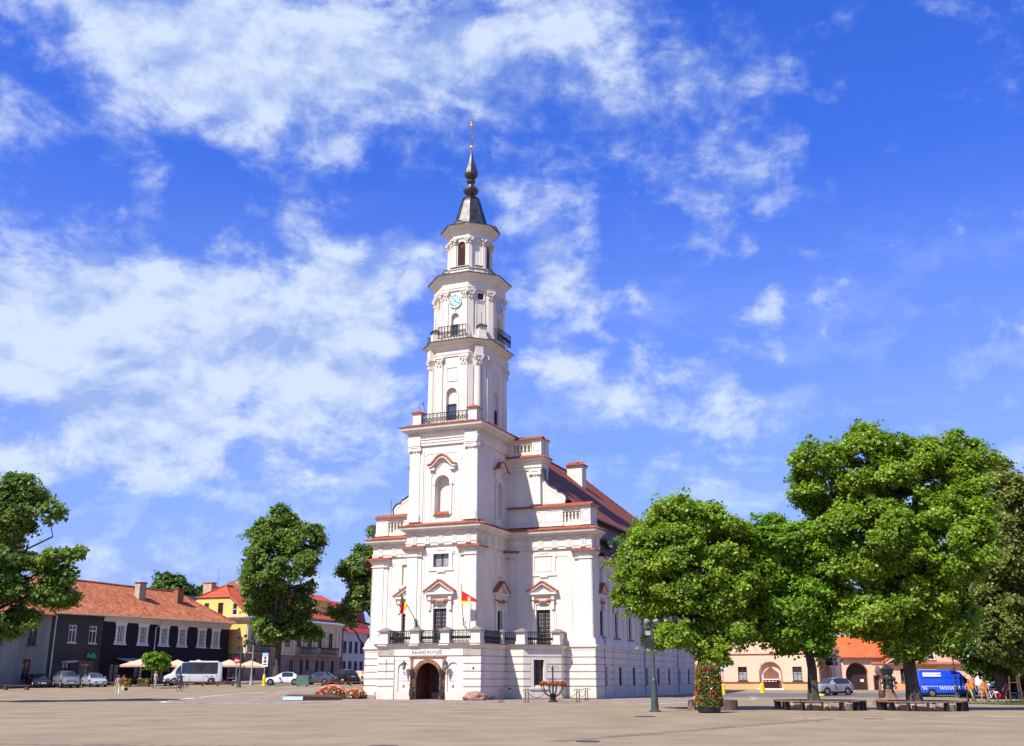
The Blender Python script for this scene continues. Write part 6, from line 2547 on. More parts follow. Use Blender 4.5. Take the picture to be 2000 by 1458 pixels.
def leaves(name, lobes, nclump, per, size, mat_, parent, seed, origin, spread=.55, fill=.55, droop=.0, bk=17):
    """leaf clumps through the volume of the lobes; lobes are (x, y, z, rx, ry, rz) in metres"""
    rs = np.random.RandomState(seed)
    L = np.array(lobes, dtype=float)
    vol = (L[:, 3] * L[:, 4] * L[:, 5]) ** (2 / 3)
    # boughs first: flattened cushions set in the lobes with gaps between them, then clumps within each bough
    nb = max(8, int(nclump / bk))
    pb = rs.choice(len(L), nb, p=vol / vol.sum())
    db = rs.normal(size=(nb, 3))
    db /= np.linalg.norm(db, axis=1)[:, None]
    rb = (fill + (1.0 - fill) * rs.rand(nb) ** .5)
    bc = L[pb, :3] + db * L[pb, 3:6] * (rb * .88)[:, None]
    bs = spread * (1.2 + 1.5 * rs.rand(nb))
    wb = bs ** 2
    pick = rs.choice(nb, nclump, p=wb / wb.sum())
    dd = rs.normal(size=(nclump, 3))
    dd /= np.linalg.norm(dd, axis=1)[:, None]
    dd[:, 2] = dd[:, 2] * .8 + .12
    d = dd * .6 + db[pick] * .6
    d /= np.linalg.norm(d, axis=1)[:, None]
    c = bc[pick] + dd * (bs[pick] * (.55 + .5 * rs.rand(nclump)))[:, None] * np.array([1.0, 1.0, .85])
    stray = rs.rand(nclump) < .16
    c[stray] += rs.normal(size=(stray.sum(), 3)) * spread * .9
    # each clump is a flattened, slightly drooping spray with its own size and thickness
    cs = spread * (.55 + .9 * rs.rand(nclump))
    n = nclump * per
    ci = np.repeat(np.arange(nclump), per)
    off = rs.normal(size=(n, 3)) * .55
    off[:, 2] *= .62
    rxy = np.linalg.norm(off[:, :2], axis=1)
    off[:, 2] -= .22 * rxy ** 2
    p = c[ci] + off * cs[ci][:, None]
    # leaves face outwards and up, jittered
    nrm = d[ci] * .7 + np.array([0, 0, .55]) + rs.normal(size=(n, 3)) * .55
    nrm /= np.linalg.norm(nrm, axis=1)[:, None]
    t = np.cross(nrm, rs.normal(size=(n, 3)))
    t /= np.linalg.norm(t, axis=1)[:, None]
    b = np.cross(nrm, t)
    s = size * (.6 + .8 * rs.rand(n))[:, None]
    ln, wd = s * .62, s * .48
    v = np.empty((n, 4, 3), dtype=np.float32)
    v[:, 0] = p - t * ln
    v[:, 1] = p + b * wd - t * ln * .1 + nrm * s * .10
    v[:, 2] = p + t * ln - nrm * s * .12
    v[:, 3] = p - b * wd - t * ln * .1 + nrm * s * .10
    v -= np.array(origin, dtype=np.float32)
    me = bpy.data.meshes.new(name)
    me.vertices.add(n * 4)
    me.loops.add(n * 4)
    me.polygons.add(n)
    me.vertices.foreach_set('co', v.ravel())
    me.loops.foreach_set('vertex_index', np.arange(n * 4, dtype=np.int32))
    me.polygons.foreach_set('loop_start', np.arange(0, n * 4, 4, dtype=np.int32))
    me.polygons.foreach_set('loop_total', np.full(n, 4, dtype=np.int32))
    me.polygons.foreach_set('use_smooth', np.ones(n, dtype=bool))
    me.materials.append(MATS[mat_])
    me.update(calc_edges=True)
    o = bpy.data.objects.new(name, me)
    C.objects.link(o)
    o.parent = parent
    return c


def limb(m, p, q, r0, r1, rs, n=5, bend=.12):
    p, q = np.array(p, float), np.array(q, float)
    l_ = np.linalg.norm(q - p)
    pts = [tuple(p + (q - p) * t + (rs.normal(size=3) * bend * l_ * math.sin(math.pi * t) * .5 if 0 < t < 1 else 0) + np.array([0, 0, .1 * l_ * math.sin(math.pi * t)])) for t in [k / n for k in range(n + 1)]]
    m.tube(pts, [r0 + (r1 - r0) * k / n for k in range(n + 1)], 7)
    return pts


def tree(name, label, X, Y, trunk, r0, lobes, nclump, per, size, mat_, seed, yspread=1.0, twigs=26, group=None, spread=.55, fill=.5, z=None, bare=(), bk=17):
    """trunk: list of (dx, z) points up to the fork"""
    zb = zg(X, Y) if z is None else z
    t = thing(name, label, 'tree', (X, Y, zb), 0, group)
    rs = np.random.RandomState(seed)
    m = M()
    tp = [(dx, 0, z_ - zb) for dx, z_ in trunk]
    k = len(tp)
    rr = [r0 * (1.35 if i == 0 else 1.0 - .35 * i / (k - 1)) for i in range(k)]
    m.tube(tp, rr, 12)
    top = tp[-1]
    for s_ in range(5):                      # root flare
        a_ = s_ * 1.256 + rs.rand()
        m.tube([(r0 * .7 * math.cos(a_), r0 * .7 * math.sin(a_), .6), (r0 * 1.7 * math.cos(a_), r0 * 1.7 * math.sin(a_), -.15)], [r0 * .35, r0 * .25], 6)
    L3 = []
    for (x, z_, rx, rz) in lobes:
        ry = max(rx, rz) * yspread * (.85 + .3 * rs.rand())
        dy = rs.normal() * .30 * rx
        L3.append((x, Y + dy, z_, rx, ry, rz))
    for (x, y, z_, rx, ry, rz) in L3:
        st = tp[-1] if rs.rand() < .6 or k < 3 else tp[-2]
        limb(m, st, (x - X, y - Y, z_ - zb), r0 * .42, r0 * .09, rs)
        for _ in range(2):
            e_ = rs.normal(size=3)
            e_ /= np.linalg.norm(e_)
            limb(m, (x - X, y - Y, z_ - zb), (x - X + e_[0] * rx * .8, y - Y + e_[1] * ry * .8, z_ - zb + abs(e_[2]) * rz * .8), r0 * .10, r0 * .03, rs, 4)
    for (p, q, ra, rb) in bare:
        limb(m, (p[0] - X, p[1] - Y, p[2] - zb), (q[0] - X, q[1] - Y, q[2] - zb), ra, rb, rs, 6)
    obj('trunk', m, 'bark', t, smooth=True)
    leaves('crown', L3, nclump, per, size, mat_, t, seed + 1, (X, Y, zb), spread, fill, 0, bk)
    return t


tree('linden_tree', 'full round yellow-green linden rising behind the tall red flower column', 10.25, 55.5, [(0, -.1), (.02, 1.5), (-.1, 2.6), (-.2, 3.6)], .30,
     [(9.14, 7.09, 3.5, 2.45), (7.84, 8.0, 2.1, 1.9), (10.82, 8.3, 1.8, 2.0), (9.13, 9.6, 2.0, 1.15), (7.22, 6.3, 1.85, 1.8), (11.3, 6.04, 1.6, 1.9), (9.02, 4.73, 2.5, 1.6), (10.12, 3.1, 1.7, 1.0), (8.18, 3.8, 1.4, .95), (11.4, 4.1, 1.3, .85), (6.6, 7.7, 1.0, 1.3), (8.6, 10.3, .8, .5), (10.6, 10.0, .9, .5), (12.0, 9.2, .7, .5)],
     5000, 38, .138, 'leaf_linden_yellow', 11, .9, spread=.29, bk=20)
tree('maple_tree', 'middle of the three big near trees, with a crooked dark trunk inside a round bench', 15.72, 56.5, [(0, -.1), (-.02, 1.0), (.03, 2.0), (-.08, 2.9), (-.1, 3.5)], .30,
     [(14.74, 7.02, 2.2, 1.8), (14.02, 8.5, 1.4, 1.0), (16.1, 8.12, 1.5, 1.3), (13.3, 5.66, 1.5, 1.4), (15.7, 5.12, 2.0, 1.5), (17.0, 5.66, 1.5, 1.5), (14.91, 3.9, 1.5, .95), (13.8, 4.58, 1.2, 1.0), (16.1, 3.5, .9, .8), (13.7, 9.0, 1.5, 1.1), (12.6, 7.0, 1.4, 1.6), (15.4, 9.0, 1.2, .8)],
     4300, 38, .138, 'leaf_linden', 21, .9, spread=.29, bk=20)
tree('great_linden_tree', 'largest near tree, broad crown over a thick forked trunk beside the dark pump', 20.75, 56, [(.05, -.1), (-.03, 1.3), (-.10, 2.8), (-.12, 4.3), (-.1, 5.2)], .37,
     [(20.67, 11.33, 3.6, 2.4), (19.4, 13.5, 1.8, 1.45), (21.7, 13.3, 1.6, 1.05), (25.0, 13.3, 1.45, 1.85), (25.0, 11.33, 1.3, 1.9), (17.1, 11.05, 1.9, 1.8), (16.7, 12.9, 1.5, .7), (19.01, 8.55, 3.3, 2.1), (23.14, 8.55, 2.6, 2.4), (21.4, 5.6, 2.8, 1.9), (18.9, 5.0, 2.2, 1.4), (17.48, 6.92, 2.0, 2.0), (23.5, 5.5, 1.6, 1.7), (22.84, 3.9, 1.4, 1.0), (20.2, 3.5, 1.2, .9), (17.2, 4.6, 1.1, .8), (23.6, 14.0, 1.0, .8)],
     8200, 38, .142, 'leaf_linden_yellow', 31, .85, spread=.30, bk=20)
tree('olive_leaved_tree', 'tall olive-green tree cut by the right edge of the view', 41.6, 84, [(0, -.5), (.1, 3), (0, 7)], .5,
     [(40.29, 15.9, 2.3, 3.2), (39.33, 11.83, 2.3, 3.5), (38.6, 8.26, 2.1, 3.4), (39.2, 5.0, 2.5, 2.8), (42.31, 14.26, 3.2, 4.8), (41.83, 8.26, 3.5, 5.0), (42.32, 3.9, 3.4, 2.4)],
     3400, 34, .21, 'leaf_olive', 41, .9, spread=.42, bk=20)
tree('shady_tree', 'dark green tree between the great linden and the olive-leaved tree', 45.2, 100, [(0, -.5), (.1, 3), (0, 6)], .5,
     [(44.15, 11.18, 2.3, 4.2), (43.4, 6.6, 2.7, 4.1), (44.92, 4.3, 2.8, 2.7), (42.0, 5.6, 1.4, 2.6), (47.19, 3.4, 2.8, 1.8), (51.14, 7.38, 3.8, 4.2)],
     2900, 32, .23, 'leaf_dark', 51, .9, spread=.45)
tree('roadside_tree', 'dark bushy tree at the right edge, behind the parked van and cyclists', 54, 112, [(0, -.5), (.1, 3), (0, 5)], .45,
     [(52, 6.5, 4, 4), (57, 7, 4.5, 5), (49.8, 3.5, 2, 2), (61, 6, 4, 4), (55, 3, 4, 2)],
     2200, 30, .32, 'leaf_dark', 61, .9, spread=.6)
tree('leafy_tree', 'broad green tree at the left edge with airy branches reaching right', -38.5, 74, [(0, -.3), (.1, 2), (.2, 4)], .45,
     [(-37.2, 15.1, 1.5, 1.2), (-37.02, 12.64, 2.4, 3.0), (-35.71, 13.6, 1.9, 2.1), (-36.82, 8.67, 3.1, 2.8), (-33.6, 8.2, 2.3, 1.9), (-32.3, 7.5, 1.4, 1.4), (-34.99, 5.85, 2.4, 1.6), (-37.74, 5.3, 3.1, 2.0), (-34.4, 10.3, .9, 1.2), (-33.0, 5.7, 1.1, .9)],
     2900, 34, .18, 'leaf_maple', 71, .9, spread=.33, bk=27)
tree('street_maple', 'tall dark green maple standing in front of the yellow house', -29.3, 134, [(.1, -.2), (0, 2.5), (.05, 5), (0, 8)], .48,
     [(-29.8, 20.0, 3.6, 2.7), (-32.4, 18.6, 1.9, 2.6), (-26.6, 18.2, 2.4, 3.0), (-29.33, 15.53, 4.5, 3.6), (-32.6, 14.6, 1.7, 2.7), (-25.6, 15.2, 1.9, 2.6), (-29.38, 10.91, 4.3, 3.3), (-31.8, 11.8, 2.2, 2.9), (-26.9, 9.61, 3.1, 2.6), (-29.3, 7.6, 3.0, 1.6), (-26.9, 7.4, 2.5, 1.5), (-29.6, 22.0, 1.7, 1.0)],
     3300, 32, .26, 'leaf_maple', 81, .8, spread=.46, bk=24)
tree('sparse_maple', 'airy maple half hidden behind the hall\'s left edge, with a bare low branch', -17.8, 139, [(0, -.2), (0, 4), (-.2, 8)], .45,
     [(-19.9, 15.7, 2.9, 2.9), (-18.22, 18.3, 2.6, 3.0), (-20.5, 11.7, 1.7, 2.3), (-21.4, 8.8, 2.0, 2.4), (-17.71, 13.71, 3.0, 4.2), (-19.2, 20.0, 1.5, 1.4)],
     1300, 32, .27, 'leaf_maple', 91, .8, spread=.46, bk=24, bare=[((-17.9, 139, 4.5), (-21.2, 139, 7.8), .16, .06)])
# the light, open branches reaching right from the left-hand tree
_t = bpy.data.objects['leafy_tree']
m = M()
_rs = np.random.RandomState(5)
for q in ((-31.6, 74, 10.3), (-32.2, 74, 12.7), (-30.9, 74, 8.7), (-31.9, 73.6, 9.3)):
    limb(m, (2.6, 0, 6.5), (q[0] + 38.5, q[1] - 74, q[2]), .11, .03, _rs, 6, .18)
obj('outer_branches', m, 'bark', _t, smooth=True)
leaves('outer_foliage', [(-31.7, 74, 10.1, 1.35, 1.2, 1.1), (-32.3, 74, 12.75, .95, .8, .75), (-31.0, 74, 8.6, 1.1, 1, .8), (-31.0, 74, 10.9, .6, .6, .5), (-31.6, 74, 7.3, .8, .8, .5)], 120, 26, .24, 'leaf_maple', _t, 77, (-38.5, 74, 0), .36, .5)
tree('clipped_tree', 'small round clipped tree between the cafe canopy and the minibus', -37.4, 113, [(0, 0), (0, 1.5), (0, 2.6)], .09,
     [(-37.4, 3.25, 1.25, .75), (-37.0, 3.5, .8, .5), (-37.9, 3.0, .7, .5)], 420, 26, .16, 'leaf_linden', 101, .9, spread=.24, fill=.6)
for i, (x, y, z_, r_, lb) in enumerate([(-57.5, 178, 17.6, 3.0, 'treetop showing above the black house roof, between its chimneys'), (-66.5, 150, 15.6, 2.2, 'low treetop just above the ridge at the left end of the old tiled roof'), (-53, 182, 15.8, 2.6, 'small dark treetop behind the brick chimney, beside the yellow house')]):
    tree('distant_tree', lb, x, y, [(0, 0), (0, 6), (0, z_ - 3)], .3, [(x, z_ - 1.5, r_, 2.5), (x + 1, z_ - 2, r_ * .7, 2)], 260, 24, .5, 'leaf_dark', 110 + i, .9, twigs=4, spread=.6, group=None)

# ------------------------------------------------------------------ things in the square
pm('lamp_green', (.045, .06, .055), .5, .2, 3)
pm('lamp_glass', (.55, .55, .52), .15, .1, 3, spec=.6)
pm('lamp_amber', (.30, .17, .07), .3, .2, 3)
pm('floodlight', (.30, .30, .32), .3, .1, 3, metal=.3)
pm('bench_wood', (.17, .045, .03), .65, .3, 5, .2, 20)
pm('bench_wood_grey', (.17, .12, .085), .75, .3, 5, .2, 20)
pm('sandstone', (.40, .29, .20), .85, .35, 2.5, .6, 14, col2=(.50, .38, .27))
pm('soil', (.06, .045, .035), .95, .3, 4, .6, 20)
pm('bin_green', (.07, .14, .11), .5, .15, 2)
pm('yellow_paint', (.80, .52, .02), .5, .1, 3)
pm('sign_blue', (.30, .55, .70), .5, .05, 3)
pm('sign_red', (.65, .02, .02), .5, .05, 3)
pm('flag_red', (.72, .02, .015), .7, .06, 3)
pm('flag_yellow', (.85, .50, .02), .7, .06, 3)
pm('flag_green', (.02, .12, .03), .7, .06, 3)
pm('petal_red', (.62, .025, .02), .6, .3, 9)
pm('petal_orange', (.75, .20, .03), .6, .2, 9)
pm('petal_white', (.75, .68, .55), .6, .1, 9)
pm('petal_yellow', (.70, .50, .05), .6, .1, 9)
pm('rust_iron', (.10, .045, .035), .7, .4, 5, .3, 20)
pm('water_glass', (.42, .62, .66), .2, .1, 1, spec=.6)
leaf_mat('leaf_bed', (.03, .06, .01), (.16, .22, .04), .2)


def quads(name, pts, size, mat_, parent, seed, up=.6):
    rs = np.random.RandomState(seed)
    n = len(pts)
    p = np.array(pts)
    nrm = rs.normal(size=(n, 3)) * .7 + np.array([0, -.5, up])
    nrm /= np.linalg.norm(nrm, axis=1)[:, None]
    t = np.cross(nrm, rs.normal(size=(n, 3)))
    t /= np.linalg.norm(t, axis=1)[:, None]
    b = np.cross(nrm, t)
    s = size * (.6 + .8 * rs.rand(n))[:, None] * .5
    v = np.stack([p - t * s, p + b * s * .8 + nrm * s * .25, p + t * s, p - b * s * .8 + nrm * s * .25], 1).astype(np.float32)
    me = bpy.data.meshes.new(name)
    me.vertices.add(n * 4)
    me.loops.add(n * 4)
    me.polygons.add(n)
    me.vertices.foreach_set('co', v.ravel())
    me.loops.foreach_set('vertex_index', np.arange(n * 4, dtype=np.int32))
    me.polygons.foreach_set('loop_start', np.arange(0, n * 4, 4, dtype=np.int32))
    me.polygons.foreach_set('loop_total', np.full(n, 4, dtype=np.int32))
    me.materials.append(MATS[mat_])
    me.update(calc_edges=True)
    o = bpy.data.objects.new(name, me)
    C.objects.link(o)
    o.parent = parent
    o['kind'] = 'stuff'
    return o


def place(name, label, cat, x, y, rz=0, group=None, z=None):
    return thing(name, label, cat, (x, y, zg(x, y) if z is None else z), rz, group)


def street_things():
    # ---- lamp post with floodlights, right of the hall
    t = place('lamp_post', 'tall green lamp post with four floodlights and a dark box, right of the hall', 'lamp post', 6.83, 52)
    m = M()
    m.lathe([(.28, 0), (.28, .06), (.19, .1), (.17, .5), (.155, 1.0), (.13, 1.4), (.14, 1.44), (.10, 1.5), (.085, 1.6), (.07, 3.4), (.055, 4.1)], 12)
    obj('post', m, 'lamp_green', t, smooth=True)
    m = M()
    m.tube([(-.3, 0, 4.02), (.3, 0, 4.02)], .03, 6)
    m.tube([(0, -.3, 4.02), (0, .3, 4.02)], .03, 6)
    obj('cross_arm', m, 'lamp_green', t)
    for x, y in ((-.24, -.12), (.2, -.12), (-.24, .15), (.2, .15)):
        m = M()
        m.lathe([(.05, -.15), (.10, -.1), (.125, .05), (.11, .08), (.02, .1)], 10)
        m.xf(Matrix.Translation((x, y, 4.22)) @ Matrix.Rotation(R(28 if x < 0 else -28), 4, 'Y') @ Matrix.Rotation(R(25), 4, 'X'))
        obj('floodlight', m, 'floodlight', t, smooth=True)
    m = M()
    m.box(-.42, -.05, -.12, .12, 2.95, 3.4)
    obj('speaker_box', m, 'iron', t)
    m = M()
    m.box(-.32, -.1, -.1, .1, 3.55, 3.75)
    obj('small_box', m, 'zinc', t)

    # ---- lamp posts on the left
    def cluster_lamp(x, y, lab, h_=5.3, rz=0):
        t = place('lamp_post', lab, 'lamp post', x, y, rz)
        m = M()
        m.lathe([(.3, 0), (.3, .08), (.2, .14), (.17, 1.0), (.12, 1.5), (.09, 1.6), (.06, h_)], 10)
        obj('post', m, 'lamp_green', t, smooth=True)
        for k, (dx, dz) in enumerate(((-.35, h_ - .1), (.35, h_ + .05), (-.32, h_ - 1.2), (-.3, h_ - 2.2), (.32, h_ - 1.0))):
            m = M()
            m.tube([(0, 0, dz - .15), (dx * .5, 0, dz - .25), (dx, 0, dz - .1)], .03, 5)
            m.lathe([(.08, -.12), (.2, .0), (.2, .1), (.08, .2)], 8, dx, 0, dz)
            obj('lamp_head', m, 'iron', t)
        return t
    cluster_lamp(-29.5, 116.8, 'dark lamp post with clustered lamp heads in front of the yellow house')
    t = place('lamp_post', 'slim grey post with flower baskets on top, beside the clustered dark lamp post', 'lamp post', -30.2, 125)
    m = M()
    m.lathe([(.22, 0), (.2, .3), (.12, .5), (.08, 1.2), (.06, 4.5)], 10)
    obj('post', m, 'zinc', t, smooth=True)
    m = M()
    for s_ in (-1, 1):
        m.tube([(0, 0, 4.3), (s_ * .5, 0, 4.2), (s_ * .8, 0, 4.6)], .025, 5)
        m.lathe([(.1, -.15), (.3, .05), (.32, .12)], 8, s_ * .8, 0, 4.7)
    obj('basket_arms', m, 'iron', t)
    rs = np.random.RandomState(3)
    pts = np.concatenate([rs.normal(size=(120, 3)) * [.22, .2, .12] + [s_ * .8, 0, 4.9] for s_ in (-1, 1)])
    quads('basket_plants', pts, .2, 'leaf_bed', t, 4)

    # ---- lantern posts on the right
    def lantern_post(x, y, lab, heads, h_):
        t = place('lantern_post', lab, 'lamp post', x, y)
        m = M()
        m.lathe([(.34, 0), (.32, .1), (.2, .2), (.17, .9), (.11, 1.1), (.075, 1.3), (.06, h_)], 10)
        m.tube([(-heads[-1] if False else -.9, 0, h_ - .05), (.9, 0, h_ - .05)], .035, 6)
        for s_ in (-1, 1):
            m.tube([(0, 0, h_ - .7), (s_ * .4, 0, h_ - .5), (s_ * .7, 0, h_ - .08)], .025, 5)
        obj('post', m, 'lamp_green', t, smooth=True)
        for dx in heads:
            m = M()
            m.lathe([(.12, .0), (.24, .45), (.26, .47)], 6, dx, 0, h_)
            o = obj('lantern', m, 'lamp_amber', t)
            m = M()
            m.lathe([(.34, .46), (.34, .5), (.14, .68), (.04, .72), (.02, .85)], 6, dx, 0, h_)
            obj('lantern_roof', m, 'lamp_green', o)
        return t
    lantern_post(42.9, 104.5, 'three-lantern green lamp post standing before the blue van', (-.75, 0, .7), 4.2)
    lantern_post(34.4, 115, 'two-lantern lamp post beside the dark arched gateway', (-.85, .45), 3.9)

    # ---- signs
    t = place('tourist_sign', 'pale blue and white sign board on a pole with yellow foot, near the white coupe', 'sign', -28.2, 122.8)
    m = M()
    m.tube([(0, 0, 0), (.0, 0, 3.6)], .05, 6)
    obj('pole', m, 'zinc', t)
    m = M()
    m.lathe([(.22, 0), (.2, .2), (.16, .25), (.18, .9), (.1, 1.3)], 8)
    obj('foot', m, 'yellow_paint', t)
    m = M()
    m.box(-.33, .33, -.1, -.05, 2.1, 3.6)
    b_ = obj('board', m, 'sign_white', t)
    m = M()
    m.box(-.32, .32, -.115, -.1, 3.25, 3.59)
    obj('board_top', m, 'sign_blue', b_)
    m = M()
    m.box(-.06, .06, -.115, -.1, 2.5, 3.2)
    m.box(-.2, .2, -.116, -.1, 2.62, 2.74)
    m.box(-.16, .16, -.117, -.1, 3.02, 3.12)
    m.box(-.22, .22, -.118, -.1, 2.3, 2.4)
    obj('board_symbols', m, 'black_paint', b_)
    t = place('no_entry_sign', 'round red no-entry sign with white bar on a grey pole', 'sign', -32.45, 126.8)
    m = M()
    m.tube([(0, 0, -.1), (0, 0, 2.9)], .04, 6)
    obj('pole', m, 'zinc', t)
    fr = Fr(0, 0, 1, 0)
    m = M()
    fr.poly(m, [(.36 * math.cos(k * math.pi / 12), 2.75 + .36 * math.sin(k * math.pi / 12)) for k in range(24)], -.07, -.04)
    b_ = obj('disc', m, 'sign_red', t)
    m = M()
    fr.box(m, -.24, .24, -.08, -.07, 2.69, 2.81)
    obj('bar', m, 'sign_white', b_)
    t = place('round_sign', 'round road sign on a pole with orange foot, right of the flower column', 'sign', 21.9, 112)
    m = M()
    m.tube([(0, 0, -.1), (0, 0, 3.0)], .05, 6)
    obj('pole', m, 'zinc', t)
    m = M()
    m.lathe([(.16, -.1), (.16, 1.0), (.06, 1.1)], 8)
    obj('foot', m, 'yellow_paint', t)
    m = M()
    fr.poly(m, [(.42 * math.cos(k * math.pi / 12), 3.0 + .42 * math.sin(k * math.pi / 12)) for k in range(24)], -.06, -.02)
    obj('disc', m, 'sign_blue', t)
    t = place('parking_barrier', 'grey pole with yellow foot and a red and white barrier arm before the brick niche', 'barrier', 27.35, 118.3)
    m = M()
    m.tube([(0, 0, -.1), (0, 0, 3.1)], .05, 6)
    obj('pole', m, 'zinc', t)
    m = M()
    m.lathe([(.26, -.2), (.24, .9), (.1, 1.0)], 8)
    obj('foot', m, 'yellow_paint', t)
    m = M()
    m.box(0, 1.6, -.1, -.04, 1.15, 1.25)
    a_ = obj('arm', m, 'sign_white', t)
    m = M()
    for k in range(4):
        m.box(.1 + .4 * k, .3 + .4 * k, -.11, -.03, 1.14, 1.26)
    obj('arm_stripes', m, 'sign_red', a_)
    t = place('yellow_bollard', 'short yellow bollard beside the silver off-roader, half behind the crooked trunk', 'bollard', 31.1, 109)
    m = M()
    m.lathe([(.3, 0), (.28, .15), (.14, .25), (.14, .8), (.05, .9)], 10)
    obj('body', m, 'yellow_paint', t)

    # ---- flower column
    t = place('flower_column', 'tall column of red and yellow flowers in a black round pot', 'flower column', 9.17, 50.6)
    m = M()
    m.lathe([(.44, 0), (.52, .05), (.55, .3), (.5, .34)], 20)
    obj('pot', m, 'black_paint', t, smooth=True)
    m = M()
    m.lathe([(.5, .3), (.5, .8), (.44, 1.6), (.38, 2.1), (.2, 2.25)], 16)
    obj('core', m, 'soil', t)
    rs = np.random.RandomState(9)

    def shell(n, k=1.0):
        if k > 1.0:                      # blooms come in clusters
            c_ = rs.rand(max(8, n // 7), 2)
            i_ = rs.randint(0, len(c_), n)
            z = .3 + 2.0 * np.clip(c_[i_, 0] + rs.normal(size=n) * .03, 0, 1)
            a_ = (c_[i_, 1] + rs.normal(size=n) * .02) * 2 * math.pi
        else:
            z = .28 + 2.05 * rs.rand(n)
            a_ = rs.rand(n) * 2 * math.pi
        r_ = np.interp(z, [.28, .6, 1.4, 1.95, 2.18, 2.34], [.60, .61, .56, .50, .40, .14]) * (.86 + .20 * rs.rand(n) + .05 * np.sin(a_ * 5 + z * 6)) * k
        return np.stack([r_ * np.cos(a_), r_ * np.sin(a_), z], 1)
    quads('foliage', shell(5200), .085, 'leaf_bed', t, 1, .3)
    for k, (nm, mt, n) in enumerate((('red_flowers', 'petal_red', 560), ('orange_flowers', 'petal_orange', 260), ('yellow_flowers', 'petal_yellow', 200), ('white_flowers', 'petal_white', 60))):
        quads(nm, shell(n, 1.04), .07, mt, t, 20 + k, .2)

    # ---- flower bed by the hall's left corner
    t = place('flower_bed', 'low mounds of red, orange and cream flowers at the hall\'s left corner', 'flower bed', -13.3, 85.4)
    rs = np.random.RandomState(19)

    def mound(n, k=1.0):
        out = []
        for (cx, w_, h_, q) in ((-.9, 1.35, .95, .62), (.95, .95, .72, .38)):
            c_ = int(n * q)
            a_ = rs.rand(c_) * 2 * math.pi
            r_ = np.sqrt(rs.rand(c_))
            z = h_ * np.sqrt(np.clip(1 - r_ ** 2, 0, 1)) * k
            out.append(np.stack([cx + w_ * r_ * np.cos(a_), .9 * r_ * np.sin(a_), z + .03], 1))
        return np.concatenate(out)
    m = M()
    m.lathe([(1.3, 0), (1.2, .4), (.8, .75), (.2, .88)], 16, -.9, 0, 0, 0, 1, .7)
    m.lathe([(.92, 0), (.85, .3), (.5, .55), (.1, .64)], 16, .95, 0, 0, 0, 1, .8)
    obj('soil_mound', m, 'soil', t, smooth=True)
    quads('foliage', mound(3000), .13, 'leaf_bed', t, 30)
    for k, (nm, mt, n) in enumerate((('red_flowers', 'petal_red', 850), ('orange_flowers', 'petal_orange', 300), ('cream_flowers', 'petal_white', 480))):
        quads(nm, mound(n, 1.05), .13, mt, t, 40 + k)

    # ---- boulders
    def boulder(x, y, sx, sy, sz, lab, seed):
        bm = bmesh.new()
        bmesh.ops.create_icosphere(bm, subdivisions=4, radius=1)
        from mathutils import noise
        for v in bm.verts:
            n_ = noise.noise(v.co * 1.3 + Vector((seed, 0, 0))) * .35 + noise.noise(v.co * 4 + Vector((seed, 3, 0))) * .10
            v.co *= 1 + n_
            v.co.x *= sx
            v.co.y *= sy
            v.co.z = max(-.55, v.co.z) * sz + sz * .5
        me = bpy.data.meshes.new('boulder')
        bm.to_mesh(me)
        bm.free()
        for p in me.polygons:
            p.use_smooth = True
        me.materials.append(MATS['granite_pink'])
        o = bpy.data.objects.new('boulder', me)
        C.objects.link(o)
        o.location = (x, y, zg(x, y))
        tag(o, lab, 'boulder')
    boulder(-10.2, 85.3, .72, .5, .48, 'pinkish granite boulder at the left of the hall doorway', 1)
    boulder(-2.75, 80.0, .85, .55, .42, 'larger pinkish granite boulder at the hall\'s front right corner', 4)
    boulder(-1.4, 82.2, .22, .2, .16, 'small stone lying against the shaded wall right of the larger boulder', 7)
    boulder(3.4, 78.6, .25, .2, .16, 'small rusty-brown stone left of the iron flower stand', 9)

    # ---- chain posts
    specs = [(-.73, 73.8, .05, 'single thin iron post near the larger boulder, leftmost by the hall wall'), (1.0, 72.8, .0, 'T-topped iron chain post left of the iron flower stand'), (4.5, 73.9, .0, 'T-topped iron chain post right of the iron flower stand'), (5.5, 80.0, .0, 'farthest T-topped iron chain post near the hall\'s lit corner')]
    posts = []
    for i, (x, y, _, lab) in enumerate(specs):
        t = place('chain_post', lab, 'post', x, y, 0, 'iron chain posts before the hall')
        m = M()
        for dx in (-.09, .09):
            m.box(dx - .03, dx + .03, -.03, .03, 0, .78)
        m.box(-.2, .2, -.15, .15, 0, .04)
        obj('shaft', m, 'rust_iron', t)
        m = M()
        m.tube([(-.3, 0, .72), (-.2, 0, .82), (0, 0, .84), (.2, 0, .82), (.3, 0, .72)], .025, 5)
        obj('cap_bar', m, 'rust_iron', t)
        posts.append((x, y))
    for (p, q, lab) in ((posts[1], (2.35, 73.8), 'sagging chain from the left T-topped post to the iron flower stand'), ((3.25, 73.8), posts[2], 'sagging chain from the iron flower stand to the T-topped post on its right'), (posts[2], posts[3], 'sagging chain between the two right-hand T-topped posts')):
        m = M()
        pts = []
        for k in range(9):
            s_ = k / 8
            pts.append((p[0] + (q[0] - p[0]) * s_, p[1] + (q[1] - p[1]) * s_, .72 - .42 * 4 * s_ * (1 - s_)))
        m.tube(pts, .018, 4)
        o = obj('chain', m, 'rust_iron')
        tag(o, lab, 'chain')

    # ---- wrought iron flower stand
    t = place('flower_stand', 'wrought-iron basket stand of red flowers with a scrolled centre post', 'flower stand', 2.79, 73.8)
    m = M()
    m.lathe([(.32, 0), (.3, .1), (.18, .16), (.2, .34), (.28, .42), (.2, .5), (.06, .6), (.05, 2.35), (.02, 2.42)], 10)
    obj('stem', m, 'iron', t)
    m = M()
